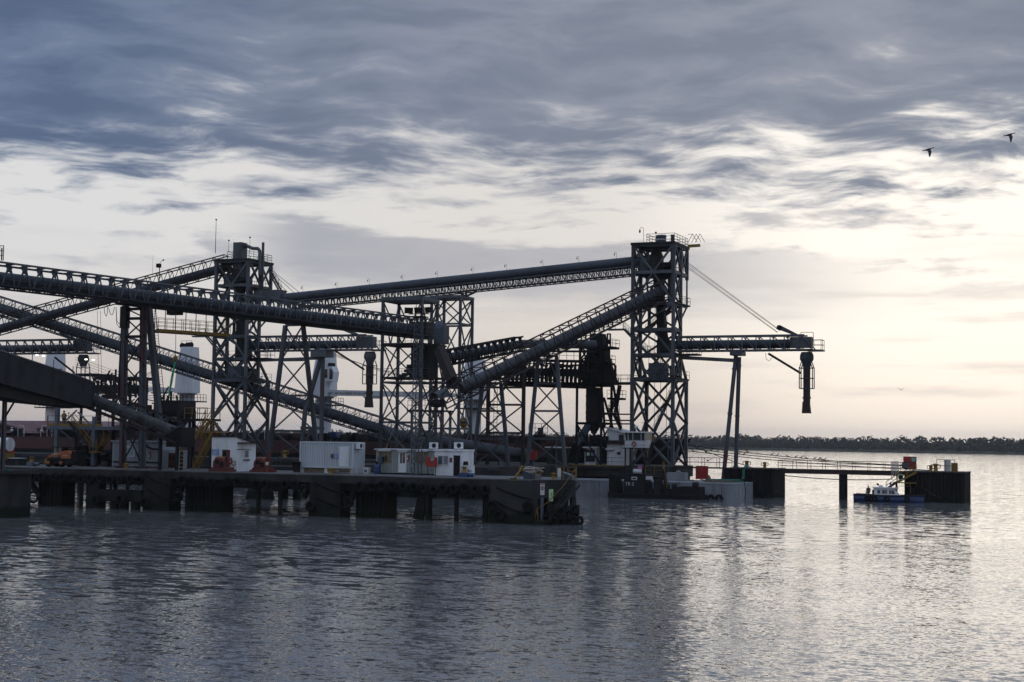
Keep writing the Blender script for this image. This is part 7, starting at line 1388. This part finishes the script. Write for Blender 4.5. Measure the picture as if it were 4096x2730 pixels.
MB().prism([(lx(790), LY + .3, lz(1262)), (lx(940), LY + .3, lz(1230)), (lx(935), LY + .3, lz(1140)), (lx(800), LY + .3, lz(1140))], (0, 1.0, 0)).build('cab', glass, LD); MB().box((lx(785), LY + .2, lz(1140)), (lx(990), LY + 1.4, lz(1128))).build('cab_roof', black, LD)
for x_ in (796, 866, 938): bar('cab_pillar', (lx(x_), LY + .26, lz(1262)), (lx(x_), LY + .26, lz(1140)), .07, black, LD)
MB().prism([(lx(690), LY, DZ + .25), (lx(705), LY, lz(1310)), (lx(735), LY, lz(1310)), (lx(725), LY, DZ + .35)], (0, 1.55, 0)).build('coupler', yellow, LD); MB().prism([(lx(1100), LY + .1, DZ + .4), (lx(1200), LY + .1, DZ + .5), (lx(1180), LY + .1, lz(1190)), (lx(1110), LY + .1, lz(1190))], (0, 1.4, 0)).build('rear_guard', black, LD)
text(LD, 'CASE', (lx(815), LY + .005, lz(1262)), .34, signwhite).matrix_basis @= Matrix.Rotation(.13, 4, 'Z'); text(LD, 'SR250', (lx(972), LY + .065, lz(1272)), .22, signwhite)
# crates and vehicle at the left edge
A_, B_ = PY(qc(90, 1310), 5), PY(qc(300, 1410), 5); T = thing('concrete_blocks', 'grey covered block stack left of the capstan', 'blocks', ((A_.x + B_.x) / 2, 5, DZ)); n = 3
for i in range(n): w_ = (B_.x - A_.x) / n; MB().box((A_.x + i * w_ + .02, 5, DZ), (A_.x + (i + 1) * w_ - .02, 6.2, A_.z - .04 * i)).build('block', concrete, T)
MB().box((A_.x - .05, 4.95, A_.z), (B_.x - .1, 6.25, A_.z + .06)).build('cover_sheet', white_d, T)
A_ = PY(qc(44, 1035), 4); vx = A_.x; TK = thing('tank_truck', 'yellow vehicle with white tank cut off by the left picture edge', 'truck', (vx - 2, 4, DZ)); MB().tube((vx - 5, 5.2, lz(1110)), (vx, 5.2, lz(1110)), .75, n=18).build('tank', white, TK); MB().box((vx - 5, 4.4, lz(1240)), (vx - .1, 6, lz(1180))).build('red_frame', red, TK); MB().box((vx - 5, 4.3, lz(1365)), (vx - .12, 6.1, lz(1242))).build('yellow_body', yellow, TK); bar('handle', (vx - .9, 4.25, lz(1240)), (vx - .9, 4.25, lz(1090)), .07, yellow, TK)
for x_ in (-1, -3.5): MB().tube((vx + x_, 4.2, DZ + .4), (vx + x_, 4.6, DZ + .4), .4).build('wheel', rubber, TK)
# green sling on a hook below the cradle
a_, b_, c_ = PD(z1(1655, 1150), 171), PD(z2(1572, 75), 171), PD(z2(1508, 445), 171); T = thing('lifting_sling', 'green lifting sling on a yellow hook hanging from the cradle', 'sling', b_); bar('hoist_wire', a_, b_, .05, steel_dk, T); MB().lathe(b_, ((.1, .3), (.25, .1), (.25, -.3), (.08, -.45)), 10).build('hook_block', yellow, T)
MB().path([b_ - z0 * .4, b_.lerp(c_, .5) + Vector((-.06, 0, .1)), c_], .09, 6).path([b_ - z0 * .4, b_.lerp(c_, .5) + Vector((.12, 0, 0)), c_], .06, 6).build('sling', sling, T)
# ================================================================== birds
def cormorant(p, D, label, s=1.0, flip=1, tilt=.16):
    C_ = PD(p, D); ax = (r0 * math.cos(tilt) + z0 * math.sin(tilt)); sd = f0; u_ = ax.cross(sd); u_ = u_ if u_.z > 0 else -u_
    P = lambda x, y, z: C_ + (ax * x + sd * y + u_ * z) * s
    k = MB(); n = 8; prof = ((-.44, .012, 0), (-.36, .035, 0), (-.22, .03, .0), (-.14, .06, .0), (0, .085, .01), (.12, .07, .03), (.19, .035, .055), (.28, .028, .075), (.34, .036, .085), (.38, .03, .085), (.41, .012, .08), (.47, .004, .078))
    k.loft([[P(x, r * math.cos(2 * math.pi * i / n), z + r * math.sin(2 * math.pi * i / n)) for i in range(n)] for x, r, z in prof], True)
    for sg, tip in ((-1, (-.08, -.22, -.52)), (1, (-.10, .40, .10))):
        w0 = [(.11, sg * .05, .03), (-.10, sg * .05, .03)]; mid_ = ((.14, sg * .16, -.17) if sg < 0 else (.10, .22, .10)); m2 = ((-.10, sg * .16, -.20) if sg < 0 else (-.14, .22, .09))
        k.loft([[P(*w0[0]), P(*w0[1]), P(w0[1][0], w0[1][1], w0[1][2] - .015), P(w0[0][0], w0[0][1], w0[0][2] - .02)], [P(*mid_), P(*m2), P(m2[0], m2[1], m2[2] - .01), P(mid_[0], mid_[1], mid_[2] - .015)], [P(tip[0] + .05, tip[1], tip[2]), P(tip[0] - .03, tip[1], tip[2] + .02), P(tip[0] - .03, tip[1], tip[2] + .012), P(tip[0] + .05, tip[1], tip[2] - .008)]])
    return tag(k.build('cormorant', feather), label, 'bird', 'birds in flight')
cormorant((3714, 600), 100, 'dark cormorant flying right with wings down, lower of two'); cormorant((4038, 541), 100, 'dark cormorant flying right near the right picture edge, upper of two')
def gull(p, D, s, label):
    C_ = PD(p, D); k = MB(); P = lambda x, y, z: C_ + (r0 * x + f0 * y + z0 * z) * s
    k.loft([[P(r * math.cos(2 * math.pi * i / 6), y, r * math.sin(2 * math.pi * i / 6)) for i in range(6)] for y, r in ((-.3, .01), (-.15, .08), (.1, .09), (.3, .04), (.38, .01))], True)
    for sg in (-1, 1): k.loft([[P(sg * x, y0, z), P(sg * x, y1, z), P(sg * x, y1, z - .02), P(sg * x, y0, z - .03)] for x, y0, y1, z in ((.05, -.1, .12, .05), (.3, -.14, .06, .16), (.62, -.06, .02, .38))])
    return tag(k.build('gull', feather), label, 'bird', 'birds in flight')
gull(z8(1243, 735), 195, 1.45, 'gull with raised wings over the water behind the short footbridge'); gull((3604, 1560), 210, .75, 'tiny distant gull low over the right horizon')
bm_ = MB().loft([[Vector((x, r * math.cos(2 * math.pi * i / 6), z + r * math.sin(2 * math.pi * i / 6))) for i in range(6)] for x, r, z in ((-.26, .015, -.05), (-.1, .05, .0), (.02, .075, .05), (.1, .06, .12), (.14, .045, .18), (.19, .04, .2), (.24, .008, .19))], True).mesh('perched_bird', feather)
BP = [z8(*p) for p in ((1118, 650), (1150, 635), (1205, 643), (1222, 655), (1278, 652), (1325, 655), (1378, 660), (1512, 672), (1560, 678), (1580, 660), (1795, 687), (1838, 690), (1918, 697), (2000, 707), (2042, 707), (2078, 713), (2155, 722), (2197, 725), (2212, 727), (2247, 728))]
for i, p in enumerate(BP):
    best = None
    for a_, b_, sag in LN[1:]:
        for t in [j / 200 for j in range(201)]:
            q = a_.lerp(b_, t) - z0 * sag * 4 * t * (1 - t); d_ = (q - CAM); x_ = 2048 + 6000 * d_.dot(rt) / d_.dot(fw); y_ = 1365 - 6000 * d_.dot(up) / d_.dot(fw); e = abs(x_ - p[0]) + 2 * abs(y_ - 3 - p[1])
            if best is None or e < best[0]: best = (e, q)
    tag(put('perched_bird', bm_, None, Matrix.Translation(best[1] + z0 * .1) @ Matrix.Rotation(YAW + (math.pi if i % 3 == 0 else 0), 4, 'Z') @ Matrix.Scale(1.25, 4)), ordinal(i + 1) + ' small dark bird from the left perched on the mooring lines', 'bird', 'birds perched on the mooring lines')
t, s_, b = basis(E1 - E0); s_ = s_ if s_.y < 0 else -s_
for i, u in enumerate((.34, .42, .47, .52, .60)): c_ = E0.lerp(E1, u) - s_ * 1.25 + b * 1.2; tag(put('perched_bird', bm_, None, Matrix.Translation(c_) @ Matrix.Rotation(YAW + i, 4, 'Z') @ Matrix.Scale(1.2, 4)), ordinal(i + 1) + ' small bird up the top chord of the steep gallery', 'bird', 'birds perched on the gallery')
